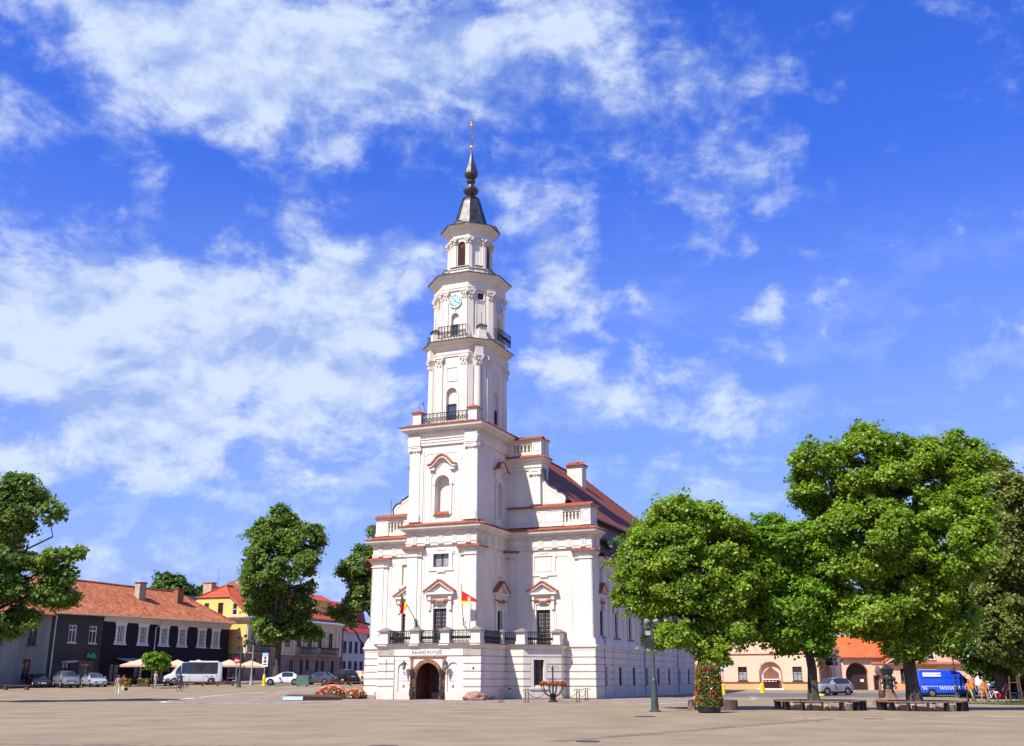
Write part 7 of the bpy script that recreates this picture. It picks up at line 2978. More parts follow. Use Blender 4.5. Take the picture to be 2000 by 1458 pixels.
    for k in range(10):
        a_ = 2 * math.pi * k / 10
        ca, sa = math.cos(a_), math.sin(a_)
        m.tube([(.2 * ca, .2 * sa, .36), (.55 * ca, .55 * sa, .55), (.76 * ca, .76 * sa, .9), (.8 * ca, .8 * sa, 1.15)], .028, 5)
    m.tube([(.8 * math.cos(k * math.pi / 8), .8 * math.sin(k * math.pi / 8), 1.15) for k in range(17)], .025, 5)
    obj('basket_ribs', m, 'iron', t)
    m = M()
    for s_ in (-1, 1):
        m.tube([(0, 0, 2.0), (s_ * .15, 0, 2.3), (s_ * .36, 0, 2.32), (s_ * .4, 0, 2.18), (s_ * .28, 0, 2.14)], .022, 5)
        m.tube([(s_ * .06, 0, 1.2), (s_ * .2, 0, 1.35), (s_ * .16, 0, 1.55), (s_ * .04, 0, 1.5)], .018, 5)
    obj('scrolls', m, 'iron', t)
    rs = np.random.RandomState(55)
    a_ = rs.rand(900) * 2 * math.pi
    r_ = .66 + .26 * rs.rand(900)
    pts = np.stack([r_ * np.cos(a_), r_ * np.sin(a_), 1.1 + .28 * rs.rand(900) - .3 * (r_ - .7)], 1)
    quads('foliage', pts[:500], .09, 'leaf_bed', t, 56)
    quads('red_flowers', pts[500:], .09, 'petal_red', t, 57)

    # ---- tree planters with round benches
    def ring_bench(cx, cy, rad, lab):
        t = place('ring_bench', lab, 'bench', cx, cy, 0, 'round benches about the near trees')
        zo = 0
        n = 14
        mats2 = ('bench_wood', 'bench_wood_grey')
        for k in range(n):
            a0, a1 = 2 * math.pi * (k + .02) / n, 2 * math.pi * (k + .98) / n
            m = M()
            for j in range(2):
                r0, r1 = rad - .42 + .22 * j, rad - .22 + .22 * j
                z0 = .42
                m.add([(r0 * math.cos(a0), r0 * math.sin(a0), z0), (r1 * math.cos(a0), r1 * math.sin(a0), z0), (r1 * math.cos(a1), r1 * math.sin(a1), z0), (r0 * math.cos(a1), r0 * math.sin(a1), z0),
                       (r0 * math.cos(a0), r0 * math.sin(a0), z0 + .06), (r1 * math.cos(a0), r1 * math.sin(a0), z0 + .06), (r1 * math.cos(a1), r1 * math.sin(a1), z0 + .06), (r0 * math.cos(a1), r0 * math.sin(a1), z0 + .06)],
                      [(0, 3, 2, 1), (4, 5, 6, 7), (0, 1, 5, 4), (1, 2, 6, 5), (2, 3, 7, 6), (3, 0, 4, 7)])
            obj('seat_board', m, mats2[0 if 2 < k < 7 or k in (0, 13) else 1], t)
            m = M()
            ca, sa = math.cos(a0), math.sin(a0)
            m.box(-.16, .16, -.05, .05, 0, .42)
            m.xf(Matrix.Translation(((rad - .2) * ca, (rad - .2) * sa, 0)) @ Matrix.Rotation(a0, 4, 'Z'))
            obj('leg', m, 'iron', t)
        p = place('stone_planter', lab.replace('round wooden bench', 'sandstone block ring inside the bench'), 'planter', cx, cy, 0, 'stone planters of the near trees')
        nb = 12
        for k in range(nb):
            a0, a1 = 2 * math.pi * (k + .05 + .05 * rnd.random()) / nb, 2 * math.pi * (k + .95) / nb
            r0, r1 = rad - 1.0, rad - .62 + .08 * rnd.random()
            h_ = .30 + .06 * rnd.random()
            m = M()
            ar = [a0, (a0 + a1) / 2, a1]
            m.loft([[(r0 * math.cos(a_), r0 * math.sin(a_), .0), (r1 * math.cos(a_), r1 * math.sin(a_), .0), ((r1 - .03) * math.cos(a_), (r1 - .03) * math.sin(a_), h_), (r0 * math.cos(a_), r0 * math.sin(a_), h_)] for a_ in ar])
            obj('stone', m, 'sandstone', p)
        m = M()
        m.lathe([(rad - .95, 0), (rad - .95, .26), (.2, .34)], 20)
        obj('soil', m, 'soil', p)
    ring_bench(15.85, 56, 2.35, 'round wooden bench about the crooked middle tree')
    ring_bench(20.95, 55.6, 2.25, 'round wooden bench about the largest tree and the dark pump')
    p = place('stone_planter', 'small round wall of weathered stone at the foot of the round linden', 'planter', 10.25, 55.5, 0, 'stone planters of the near trees')
    for k in range(10):
        a0, a1 = 2 * math.pi * (k + .04) / 10, 2 * math.pi * (k + .96) / 10
        m = M()
        m.loft([[(.9 * math.cos(a_), .9 * math.sin(a_), 0), (1.28 * math.cos(a_), 1.28 * math.sin(a_), 0), (1.25 * math.cos(a_), 1.25 * math.sin(a_), .48), (.9 * math.cos(a_), .9 * math.sin(a_), .48)] for a_ in (a0, (a0 + a1) / 2, a1)])
        obj('stone', m, 'bench_wood_grey', p)
    m = M()
    m.lathe([(1.0, 0), (1.0, .4), (.2, .44)], 20)
    obj('soil', m, 'soil', p)

    # ---- old iron pump monument
    t = place('pump_monument', 'ornate dark cast-iron water pump with hooded cap, between bench and largest tree', 'monument', 25.4, 73.0)
    m = M()
    m.box(-.95, .95, -.7, .7, 0, .3)
    m.box(-.72, .72, -.55, .55, .3, .5)
    obj('steps', m, 'granite_pink', t)
    m = M()
    m.lathe([(.52, .5), (.48, .6), (.38, .85), (.30, 1.1), (.28, 1.15)], 8, 0, 0, 0, R(22.5))
    obj('skirt', m, 'bench_wood_grey', t)
    m = M()
    m.lathe([(.3, 1.1), (.36, 1.16), (.3, 1.25), (.34, 1.5), (.38, 1.7), (.33, 1.9), (.3, 2.0), (.36, 2.05)], 12)
    obj('column', m, 'iron', t, smooth=True)
    m = M()
    m.lathe([(.34, 2.03), (.38, 2.08), (.42, 2.25), (.48, 2.35), (.3, 2.45), (.18, 2.55), (.04, 2.6)], 8, 0, 0, 0, R(22.5))
    obj('hood', m, 'iron', t)
    m = M()
    m.tube([(0, 0, 2.55), (-.04, 0, 2.66), (-.12, 0, 2.75), (-.1, 0, 2.85), (-.16, 0, 2.92)], .03, 6)
    obj('finial', m, 'iron', t)
    for a_ in (-150, -90, -30, 90):
        ca, sa = math.cos(R(a_)), math.sin(R(a_))
        m = M()
        m.ball((.4 * ca, .4 * sa, 1.72), .13, 8, 6, 1.2)
        m.ball((.46 * ca, .46 * sa, 1.45), .1, 8, 6)
        m.tube([(.38 * ca, .38 * sa, 1.6), (.58 * ca, .58 * sa, 1.5), (.62 * ca, .62 * sa, 1.38)], .045, 6)
        m.tube([(.3 * ca, .3 * sa, 1.3), (.5 * ca, .5 * sa, 1.22), (.46 * ca, .46 * sa, 1.05)], .06, 6)
        obj('mask_spout', m, 'iron', t, smooth=True)
    m = M()
    m.lathe([(.2, .5), (.24, .7), (.22, .95), (.1, 1.0)], 10, -.52, -.1)
    obj('basin', m, 'rust_iron', t)

    # ---- glazed display cover and litter container on the left
    t = place('display_cover', 'low sloping glass-fronted cover lying on the cobbles left of the flower bed', 'cover', -15.0, 81)
    m = M()
    m.add([(-1.8, -1.5, .02), (-.2, -1.9, .02), (2.4, -.2, .02), (1.6, .5, .02), (-1.6, .3, .02), (-1.8, -1.5, .3), (-.2, -1.9, .3), (2.4, -.2, .22), (1.6, .5, .4), (-1.6, .3, .42)],
          [(0, 1, 6, 5), (1, 2, 7, 6), (2, 3, 8, 7), (3, 4, 9, 8), (4, 0, 5, 9), (5, 6, 7, 8, 9)])
    obj('frame', m, 'timber', t)
    m = M()
    m.add([(-1.77, -1.53, .04), (-.23, -1.93, .04), (-.23, -1.93, .29), (-1.77, -1.53, .29)], [(0, 1, 2, 3)])
    m.xf(Matrix.Translation((-.01, -.02, 0)))
    obj('glass_front', m, 'water_glass', t)
    t = place('rubbish_container', 'green rounded rubbish container in front of the parked dark cars', 'container', -23.3, 120.5)
    m = M()
    m.box(-.68, .68, -.5, .5, .15, 1.0)
    obj('body', m, 'bin_green', t)
    m = M()
    for k in range(6):
        pass
    m.lathe([(.5, -.7), (.5, .7)], 16)
    m.xf(Matrix.Translation((0, 0, .98)) @ Matrix.Scale(.62, 4, (0, 0, 1)) @ Matrix.Rotation(R(90), 4, 'Y'))
    obj('lid', m, 'dark_metal', t, smooth=True)
    for x in (-.5, .5):
        m = M()
        m.lathe([(.1, -.03), (.1, .03)], 10)
        m.xf(Matrix.Translation((x, -.4, .1)) @ Matrix.Rotation(R(90), 4, 'X'))
        obj('wheel', m, 'black_paint', t)

    # ---- low timber rails (left and behind the flower bed)
    def rail(x0, y0, x1, y1, n, lab):
        t = place('low_rail', lab, 'rail', (x0 + x1) / 2, (y0 + y1) / 2, 0, 'low rails on stub posts along the parking')
        bx, by, bz = t.location
        L_ = math.hypot(x1 - x0, y1 - y0)
        m = M()
        fr = Fr(x0 - bx, y0 - by, x1 - x0, y1 - y0)
        z0, z1 = zg(x0, y0) - bz, zg(x1, y1) - bz
        P = fr.P
        m.add([P(0, -.1, z0 + .34), P(L_, -.1, z1 + .34), P(L_, .1, z1 + .34), P(0, .1, z0 + .34), P(0, -.1, z0 + .5), P(L_, -.1, z1 + .5), P(L_, .1, z1 + .5), P(0, .1, z0 + .5)],
              [(0, 3, 2, 1), (4, 5, 6, 7), (0, 1, 5, 4), (1, 2, 6, 5), (2, 3, 7, 6), (3, 0, 4, 7)])
        obj('beam', m, 'timber', t)
        for k in range(n):
            s_ = (k + .5) / n
            z = z0 + (z1 - z0) * s_
            m = M()
            fr.box(m, L_ * s_ - .12, L_ * s_ + .12, -.12, .12, z - .1, z + .34)
            obj('stub_post', m, 'timber', t)
    rail(-45.5, 120.5, -36.2, 122.0, 5, 'long low dark timber rail behind the walking man, ending near the minibus')
    rail(-37.0, 120.3, -30.8, 122.5, 4, 'low dark timber rail in front of the minibus wheels')
    rail(-22.0, 121.0, -14.5, 122.8, 5, 'low dark timber rail behind the flower bed, before the silver sedan')
    t = place('log_bench', 'low dark bench at the far left edge under the leafy tree', 'bench', -49.2, 107.5)
    m = M()
    m.box(-1.4, 1.4, -.25, .25, .38, .48)
    obj('seat', m, 'timber', t)
    for x in (-1.1, 1.0):
        m = M()
        m.box(x - .15, x + .15, -.2, .2, -.05, .38)
        obj('leg', m, 'timber', t)
    rub = M()

    # ---- cafe parasols
    def parasol(x, y, r_, lab, h_=2.7, mt='canvas', hex_=4):
        t = place('parasol', lab, 'parasol', x, y, R(12 * (hash(lab) % 3)) if False else R(14), 'cream cafe parasols')
        m = M()
        m.tube([(0, 0, 0), (0, 0, h_)], .035, 6)
        obj('pole', m, 'sign_white', t)
        m = M()
        n = 8 if hex_ == 8 else 4
        rim = []
        for k in range(n * 2):
            a_ = 2 * math.pi * k / (n * 2) + math.pi / 4
            q = r_ * (1.0 if k % 2 == 0 else (.74 if n == 4 else .95))
            rim.append((q * math.cos(a_), q * math.sin(a_), h_ - .62 - (.0 if k % 2 == 0 else -.02)))
        m.v = [(0, 0, h_ + .05)] + rim + [(x_, y_, z_ - .22) for x_, y_, z_ in rim]
        N = n * 2
        for k in range(N):
            m.f.append((0, 1 + k, 1 + (k + 1) % N))
            m.mi.append(0)
            m.f.append((1 + k, 1 + N + k, 1 + N + (k + 1) % N, 1 + (k + 1) % N))
            m.mi.append(0)
        obj('canopy', m, mt, t)
        m = M()
        m.box(-.3, .3, -.3, .3, 0, .1)
        obj('base', m, 'iron', t)
    parasol(-41.9, 121.5, 2.9, 'leftmost cafe parasol, largest, beside the clipped tree', 2.9)
    parasol(-40.3, 129.5, 2.4, 'cafe parasol just right of the clipped tree, above the minibus bonnet', 2.8)
    parasol(-38.6, 132.3, 2.4, 'cafe parasol whose top shows over the middle of the minibus roof', 2.8)
    parasol(-34.6, 131.5, 2.5, 'cafe parasol right of the minibus, behind the no-entry sign', 2.8)
    parasol(-32.3, 133.0, 2.4, 'rightmost cafe parasol, beyond the clustered lamp post', 2.7)
    # cafe tables with chairs and hedge boxes beneath
    for i, (x, y, lab) in enumerate(((-35.9, 129.3, 'small round cafe table right of the minibus'), (-34.0, 129.8, 'small round cafe table behind the clustered lamp post'), (-43.0, 120.5, 'small round cafe table beneath the largest parasol'))):
        t = place('cafe_table', lab, 'table', x, y)
        m = M()
        m.lathe([(.28, 0), (.26, .03), (.03, .06), (.03, .72)], 8)
        obj('stand', m, 'iron', t)
        m = M()
        m.lathe([(.42, .72), (.42, .76)], 14)
        obj('top', m, 'sign_white', t)
    ch = None
    k_ = 0
    for (x, y, rz, lab) in ((-36.6, 129.0, 90, 'white cafe chair nearest the minibus tail'), (-35.2, 128.9, -90, 'white cafe chair right of the nearer small table'), (-34.6, 129.5, 90, 'white cafe chair left of the small table behind the lamp post'), (-33.3, 129.6, -90, 'rightmost white cafe chair under the parasols')):
        t = place('cafe_chair', lab, 'chair', x, y, R(rz), 'white cafe chairs')
        m = M()
        m.box(-.22, .22, -.22, .22, .42, .46)
        obj('seat', m, 'sign_white', t)
        m = M()
        m.box(-.22, .22, .19, .23, .5, .86)
        obj('backrest', m, 'sign_white', t)
        for sx in (-.19, .19):
            for sy in (-.19, .19):
                m = M()
                m.tube([(sx, sy, 0), (sx, sy, .42)], .015, 4)
                obj('leg', m, 'zinc', t)
    for i, (x, y, l_, lab) in enumerate(((-42.6, 118.6, 1.5, 'planter box of leafy and pink flowering plants left of the clipped tree'), (-40.6, 119.2, 1.2, 'planter box of leafy plants behind the clipped tree trunk'))):
        t = place('planter_box', lab, 'planter', x, y)
        m = M()
        m.box(-l_ / 2, l_ / 2, -.25, .25, 0, .4)
        obj('box', m, 'timber', t)
        rs = np.random.RandomState(70 + i)
        p_ = rs.rand(420, 3) * [l_, .6, .5] + [-l_ / 2, -.3, .35]
        quads('foliage', p_, .16, 'leaf_bed', t, 71 + i)
        quads('flowers', p_[:70] + [0, -.1, .05], .14, 'petal_orange', t, 75 + i)

    # ---- flags
    def flag(name, lab, base, tip, cloth, mats3, parts3):
        t = thing(name, lab, 'flag', base)
        B = Vector(base)
        T = Vector(tip) - B
        m = M()
        m.tube([(0, 0, 0), tuple(T)], .03, 6)
        obj('pole', m, 'iron', t)
        m = M()
        m.tube([(0, 0, 0), (.0, .25, -.12), (0, .55, -.2)], .04, 5)
        m.tube([(0, .5, .2), (0, .55, -.4)], .035, 5)
        obj('wall_bracket', m, 'iron', t)
        for nm, mt, rows in zip(parts3, mats3, cloth):
            m = M()
            n = len(rows[0])
            vs = []
            for r_ in rows:
                vs += [tuple(Vector(p) - B) for p in r_]
            fs = [(j * n + i, j * n + i + 1, (j + 1) * n + i + 1, (j + 1) * n + i) for j in range(len(rows) - 1) for i in range(n - 1)]
            m.add(vs, fs)
            obj(nm, m, mt, t, smooth=True)
        return t
    # city flag: red with a golden lower edge, blown out to the right
    bx, by = W(-1.95, .9)
    def cl(s0, s1, u, wv=0):
        zt = 9.02 - .95 * s0
        return None
    rows = []
    N = 9
    def pt(u, v):
        # u along the fly, v 0 top .. 1 bottom
        top = 8.12 - .72 * u
        bot = 7.12 + .10 * u
        z = top + (bot - top) * v
        a_ = -1.95 + 1.35 * u
        b_ = .55 + .10 * math.sin(5 * u + 1.5 * v) * (.3 + u)
        X, Y = W(a_, b_)
        return (X, Y, z)
    red = [[pt(i / N, v) for i in range(N + 1)] for v in (0, .2, .4, .6, .78)]
    gold = [[pt(i / N, v) for i in range(N + 1)] for v in (.78, .9, 1.0)]
    p0 = (*W(-1.95, .95), 5.9)
    t = flag('city_flag', 'red flag with golden lower band and pale emblem, flying right from the tower corner', p0, (*W(-1.95, .5), 8.6), [red, gold], ['flag_red', 'flag_yellow'], ['red_cloth', 'golden_band'])
    m = M()
    B = Vector(p0)
    def q(u, v, d=-.03):
        x = pt(u, v)
        return tuple(Vector((x[0], x[1] + d, x[2])) - B)
    for (u0, v0, u1, v1) in ((.42, .35, .46, .75), (.46, .75, .52, .5), (.52, .5, .58, .75), (.58, .75, .6, .35), (.42, .35, .5, .28), (.5, .28, .6, .35)):
        m.tube([q(u0, v0), q(u1, v1)], .03, 4)
    obj('emblem', m, 'petal_white', t)
    # national flag hanging from a leaning pole
    p0 = (*W(-6.15, 1.1), 5.9)
    tip = (*W(-7.15, .3), 8.0)
    def nt_(u, v):
        # u down the hanging edge, v across the folds
        P0, P1 = Vector(p0), Vector(tip)
        s_ = Vector(tip).lerp(Vector(p0), v * .42)
        fold = .12 * math.sin(9 * v + 2 * u)
        return (s_.x + fold * .6 - .25 * u * v, s_.y - .1 - abs(fold), s_.z - u * (1.5 - .8 * v))
    cols = []
    for (v0, v1) in ((0, .33), (.33, .66), (.66, 1.0)):
        cols.append([[nt_(u / 6, v0 + (v1 - v0) * k / 4) for k in range(5)] for u in range(7)])
    flag('striped_flag', 'yellow, green and red flag hanging limp from a pole leaning left', p0, tip, [cols[2], cols[0], cols[1]], ['flag_yellow', 'flag_green', 'flag_red'], ['yellow_stripe', 'green_stripe', 'red_stripe'])

    # ---- staked young tree at the right edge and its grass
    t = place('stake_frame', 'tripod of timber stakes round a young tree at the right edge', 'stakes', 36.4, 78.3)
    for k, (x, y) in enumerate(((-.45, 0), (.3, -.35), (.45, .4))):
        m = M()
        m.tube([(x, y, -.1), (x * .75, y * .75, 1.95)], .06, 6)
        obj('stake', m, 'timber', t)
    m = M()
    m.tube([(-.36, 0, 1.5), (.25, -.3, 1.5), (.36, .33, 1.5), (-.36, 0, 1.5)], .04, 5)
    obj('tie_rail', m, 'timber', t)
    g = M()
    xs_ = [33.2 + .6 * k for k in range(16)]
    ys_ = [75.5, 77, 78.5, 80, 82]
    for j in range(4):
        for i in range(15):
            g.face([(x, y, zg(x, y) + .02) for x, y in ((xs_[i] + .3 * (4 - j), ys_[j]), (xs_[i + 1] + .3 * (4 - j), ys_[j]), (xs_[i + 1] + .3 * (3 - j), ys_[j + 1]), (xs_[i] + .3 * (3 - j), ys_[j + 1]))])
    tag(obj('grass_verge', g, 'grass'), kind='structure')
    rs = np.random.RandomState(8)
    p_ = rs.rand(2500, 2) * [9, 6.5] + [34, 75.5]
    bl = M()
    for x, y in p_:
        z = zg(x, y) + .02
        h_ = .05 + .09 * rs.rand()
        w_ = .02
        bl.face([(x - w_, y, z), (x + w_, y, z), (x + .03 * rs.normal(), y + .03 * rs.normal(), z + h_)])
    tag(obj('grass', bl, 'leaf_bed'), 'short green grass on the verge at the right edge', 'grass', kind='stuff')
    # fine green growth between the cobbles at the wall foot
    bl = M()
    for _ in range(2600):
        a_ = .2 + 7.5 * rs.rand()
        fy = .8 * rs.rand() ** 2
        b_ = (4.6 if a_ < 1.5 else (4.7 + (a_ - 1.5) if a_ < 3.8 else 7.9)) - .15 - fy * 2
        x, y = W(a_, b_)
        z = .01
        h_ = .02 + .07 * rs.rand()
        bl.face([(x - .02, y, z), (x + .02, y, z), (x + .03 * rs.normal(), y + .02 * rs.normal(), z + h_)])
    tag(obj('weeds', bl, 'leaf_bed'), 'thin green weeds between the cobbles at the foot of the hall', 'weeds', kind='stuff')
    # manholes and patches in the paving
    for (x, y, r_, nm) in ((5.55, 45.5, .45, 'manhole_cover'), (-3.0, 25.6, .35, 'manhole_cover'), (1.9, 27.5, .3, 'manhole_cover')):
        m = M()
        m.lathe([(r_, .002), (r_, .014)], 24)
        o = obj(nm, m, 'dark_metal', None, loc=(x, y, zg(x, y)))
        tag(o, {.45: 'round iron manhole cover in the paving near the flower column', .35: 'round iron manhole cover low in the picture, left of the foreground middle', .3: 'small iron manhole cover in the foreground right of the middle'}[r_], 'manhole cover')
    # kerbed road along the pink house
    g = M()
    lst = [(20 + 4 * k) for k in range(14)]
    for i in range(len(lst) - 1):
        for (y0, y1) in ((105.5, 109.5), (109.5, 113.5), (113.5, 117.0)):
            g.face([(x, y, zg(x, y) + .01) for x, y in ((lst[i], y0), (lst[i + 1], y0), (lst[i + 1], y1), (lst[i], y1))])
    tag(obj('road', g, 'asphalt'), kind='structure')


street_things()

# ------------------------------------------------------------------ vehicles
pm('car_navy', (.018, .02, .04), .25, .05, 1, coat=.6)
pm('car_silver', (.38, .39, .40), .3, .03, 1, metal=.6, coat=.6)
pm('car_pale_silver', (.52, .56, .62), .3, .03, 1, metal=.4, coat=.6)
pm('car_white', (.72, .72, .70), .3, .03, 1, coat=.5)
pm('car_graphite', (.05, .055, .065), .25, .05, 1, coat=.6)
pm('car_black', (.012, .012, .014), .2, .05, 1, coat=.6)
pm('car_beige', (.50, .45, .41), .3, .03, 1, metal=.5, coat=.6)
pm('van_blue', (.012, .075, .72), .35, .06, 1, coat=.4)
pm('tyre', (.012, .012, .012), .8, .1, 3)
pm('rim', (.36, .36, .37), .35, .1, 3, metal=.7)
pm('head_lamp', (.75, .77, .8), .1, .05, 3, spec=.7)
pm('tail_lamp', (.35, .015, .01), .2, .05, 3)
pm('car_glass', (.025, .03, .036), .05, .1, 1, spec=.8)
pm('orange_reflection_glass', (.62, .30, .10), .15, .1, 3, spec=.6)  # orange reflection painted into the base colour of the small hatchback's windows
pm('plate', (.70, .70, .68), .5, .05, 3)
pm('decal', (.16, .03, .08), .6, .1, 3)


def car(name, label, x, y, head, st, paint, wheels, wr=.33, group='cars parked round the square', cat='car', van=False, dz=0.0, rear=True, glass='car_glass'):
    """st: stations front to rear (x, half width, z under, z belt, z top, top half width, kind of the span to the next)"""
    a_ = math.atan2(head[1], head[0])
    t = place(name, label, cat, x, y, a_, group)
    t.location.z += dz
    body, side, fw, rw = M(), M(), M(), M()

    def ring(s):
        X, w_, zb, zt, ztop, wt_, _ = s
        zm = zb + (zt - zb) * .55
        crown = .05 if ztop > zt + .1 else .02
        return [(X, 0, zb), (X, w_ * .82, zb), (X, w_ * .97, zb + .12), (X, w_, zm), (X, w_ * .95, zt), (X, wt_, ztop), (X, wt_ * .5, ztop + crown * .8), (X, 0, ztop + crown)]
    for A, B in zip(st[:-1], st[1:]):
        ra, rb = ring(A), ring(B)
        k = A[6]
        for sgn in (1, -1):
            fa = [(p[0], p[1] * sgn, p[2]) for p in ra]
            fb_ = [(p[0], p[1] * sgn, p[2]) for p in rb]
            for i in range(7):
                q = [fa[i], fa[i + 1], fb_[i + 1], fb_[i]]
                if sgn < 0:
                    q = q[::-1]
                tgt = body
                if i == 4 and k == 's':
                    tgt = side
                elif i in (5, 6) and k == 'w':
                    tgt = fw
                elif i in (5, 6) and k == 'r':
                    tgt = rw
                tgt.face(q)
    for s_, rev in ((st[0], False), (st[-1], True)):
        r_ = ring(s_)
        pts = r_ + [(p[0], -p[1], p[2]) for p in r_[::-1][1:-1]]
        body.face(pts[::-1] if rev else pts)
    # merge vertices for smooth shading
    def build(nm, m, mt, par):
        if not m.f:
            return None
        o = obj(nm, m, mt, par, smooth=True)
        bm = bmesh.new()
        bm.from_mesh(o.data)
        bmesh.ops.remove_doubles(bm, verts=bm.verts, dist=.0005)
        bmesh.ops.recalc_face_normals(bm, faces=bm.faces)
        bm.to_mesh(o.data)
        bm.free()
        if hasattr(o.data, 'set_sharp_from_angle'):
            o.data.set_sharp_from_angle(angle=R(32))
        return o
    bo = build('body', body, paint, t)
    build('side_windows', side, glass, t)
    build('windscreen', fw, 'car_glass', t)
    build('rear_window', rw, glass, t)
    W_ = max(s[1] for s in st)
    for wx in wheels:
        for sg in (1, -1):
            ar = M()
            ar.lathe([(wr * 1.22, -.01), (wr * 1.22, .01)], 16)
            ar.xf(Matrix.Translation((wx, sg * (W_ + .0), wr + .02)) @ Matrix.Rotation(R(90), 4, 'X'))
            obj('wheel_arch', ar, 'black_paint', t)
            w_ = M()
            w_.lathe([(wr * .62, -.1), (wr * .93, -.1), (wr, -.06), (wr, .06), (wr * .93, .1), (wr * .62, .1)], 18)
            w_.xf(Matrix.Translation((wx, sg * (W_ - .07), wr)) @ Matrix.Rotation(R(90), 4, 'X'))
            o = obj('wheel', w_, 'tyre', t, smooth=True)
            r_ = M()
            r_.lathe([(wr * .1, .0), (wr * .62, .0)], 14)
            for k in range(5):
                r_.box(-.03, .03, .02, wr * .6, .0, .012) if False else None
                q = M()
                q.box(-.035, .035, 0, wr * .6, -.0, .02)
                q.xf(Matrix.Rotation(2 * math.pi * k / 5, 4, 'Z'))
                r_.add(q.v, q.f)
            r_.lathe([(wr * .68, -.01), (wr * .6, .02), (wr * .6, -.02)], 14)
            r_.xf(Matrix.Translation((wx, sg * (W_ + .035), wr)) @ Matrix.Rotation(R(-90 * sg), 4, 'X'))
            obj('rim', r_, 'rim', o)
    f0, f1 = st[0], st[1]
    zh = f0[2] + (f0[3] - f0[2]) * (.72 if not van else .5)
    for sg in (1, -1):
        m = M()
        m.lathe([(.05, -.03), (.13, 0), (.1, .03)], 10, 0, 0, 0, 0, 1.5, 1)
        m.xf(Matrix.Translation((f0[0] - .03, sg * f0[1] * .74, zh)) @ Matrix.Rotation(R(90), 4, 'Y') @ Matrix.Rotation(R(90), 4, 'Z'))
        obj('headlight', m, 'head_lamp', t)
        e = st[-1]
        m = M()
        m.box(e[0] - .03, e[0] + .06, sg * e[1] * .82 - .12, sg * e[1] * .82 + .12, e[2] + .35, e[2] + .6)
        obj('tail_light', m, 'tail_lamp', t)
        m = M()
        bx = [s for s in st if s[6] == 'w'][0]
        m.box(bx[0] - .55, bx[0] - .4, sg * (W_ + .04), sg * (W_ + .2), bx[3] + .02, bx[3] + (.2 if not van else .4))
        obj('mirror', m, paint, t)
    m = M()
    m.box(f0[0] - .01, f0[0] + .025, -.42, .42, f0[2] + (f0[3] - f0[2]) * .5, f0[2] + (f0[3] - f0[2]) * .78)
    obj('grille', m, 'black_paint', t)
    m = M()
    m.box(f0[0], f0[0] + .04, -.26, .26, f0[2] + .1, f0[2] + .22)
    m.f = m.f
    obj('number_plate', m, 'plate', t)
    m = M()
    e = st[-1]
    m.box(e[0] - .04, e[0], -.26, .26, e[2] + .4, e[2] + .52)
    obj('number_plate', m, 'plate', t)
    # door seams and the sill
    m = M()
    ss_ = [s for s in st if s[6] == 's']
    for s in ss_[:3]:
        for sg in (1, -1):
            m.box(s[0] - .008, s[0] + .008, sg * (s[1] + .003) - .004, sg * (s[1] + .003) + .004, s[2] + .15, s[3] - .04)
    if ss_:
        obj('door_seam', m, 'black_paint', t)
    m = M()
    m.box(st[-2][0], st[1][0], -W_ + .1, W_ - .1, .2, st[2][2] + .06)
    obj('underbody', m, 'black_paint', t)
    return t


SEDAN = [(2.25, .62, .32, .58, .62, .5, 'h'), (2.15, .80, .24, .68, .72, .6, 'h'), (1.7, .88, .2, .80, .84, .66, 'h'), (.95, .89, .2, .90, .94, .70, 'w'), (.15, .89, .2, .92, 1.40, .58, 's'), (-.45, .89, .2, .93, 1.44, .58, 's'), (-1.15, .89, .2, .94, 1.38, .56, 'r'), (-1.75, .88, .22, .96, 1.02, .66, 't'), (-2.15, .82, .25, .92, .98, .62, 't'), (-2.28, .70, .34, .80, .86, .55, 't')]
SUV = [(2.3, .66, .38, .78, .84, .55, 'h'), (2.2, .84, .32, .92, .96, .66, 'h'), (1.6, .92, .3, 1.04, 1.08, .70, 'h'), (1.0, .93, .3, 1.08, 1.13, .74, 'w'), (.35, .93, .3, 1.10, 1.62, .64, 's'), (-.4, .93, .3, 1.12, 1.70, .64, 's'), (-1.2, .93, .3, 1.14, 1.68, .63, 's'), (-1.75, .92, .32, 1.15, 1.60, .60, 'r'), (-2.15, .88, .34, 1.12, 1.20, .68, 't'), (-2.3, .78, .42, .98, 1.05, .62, 't')]
HATCH = [(1.8, .6, .3, .66, .7, .5, 'h'), (1.7, .76, .24, .78, .82, .6, 'h'), (1.2, .82, .22, .90, .94, .66, 'w'), (.5, .82, .22, .94, 1.44, .56, 's'), (-.3, .82, .22, .95, 1.50, .56, 's'), (-1.2, .82, .24, .97, 1.44, .54, 'r'), (-1.65, .80, .26, .95, 1.02, .60, 't'), (-1.75, .72, .34, .82, .88, .56, 't')]
MINIBUS = [(3.3, .75, .35, .80, .86, .6, 'h'), (3.2, .90, .3, .95, 1.0, .7, 'h'), (2.75, .98, .28, 1.18, 1.22, .78, 'w'), (2.05, .99, .28, 1.25, 1.95, .76, 'h'), (1.55, .99, .28, 1.25, 2.45, .80, 's'), (.6, .99, .28, 1.22, 2.56, .84, 's'), (-1.0, .99, .28, 1.22, 2.56, .84, 's'), (-2.6, .99, .28, 1.22, 2.56, .84, 'h'), (-3.0, .98, .3, 1.22, 2.54, .84, 'h'), (-3.12, .92, .4, 1.2, 2.4, .78, 'h')]
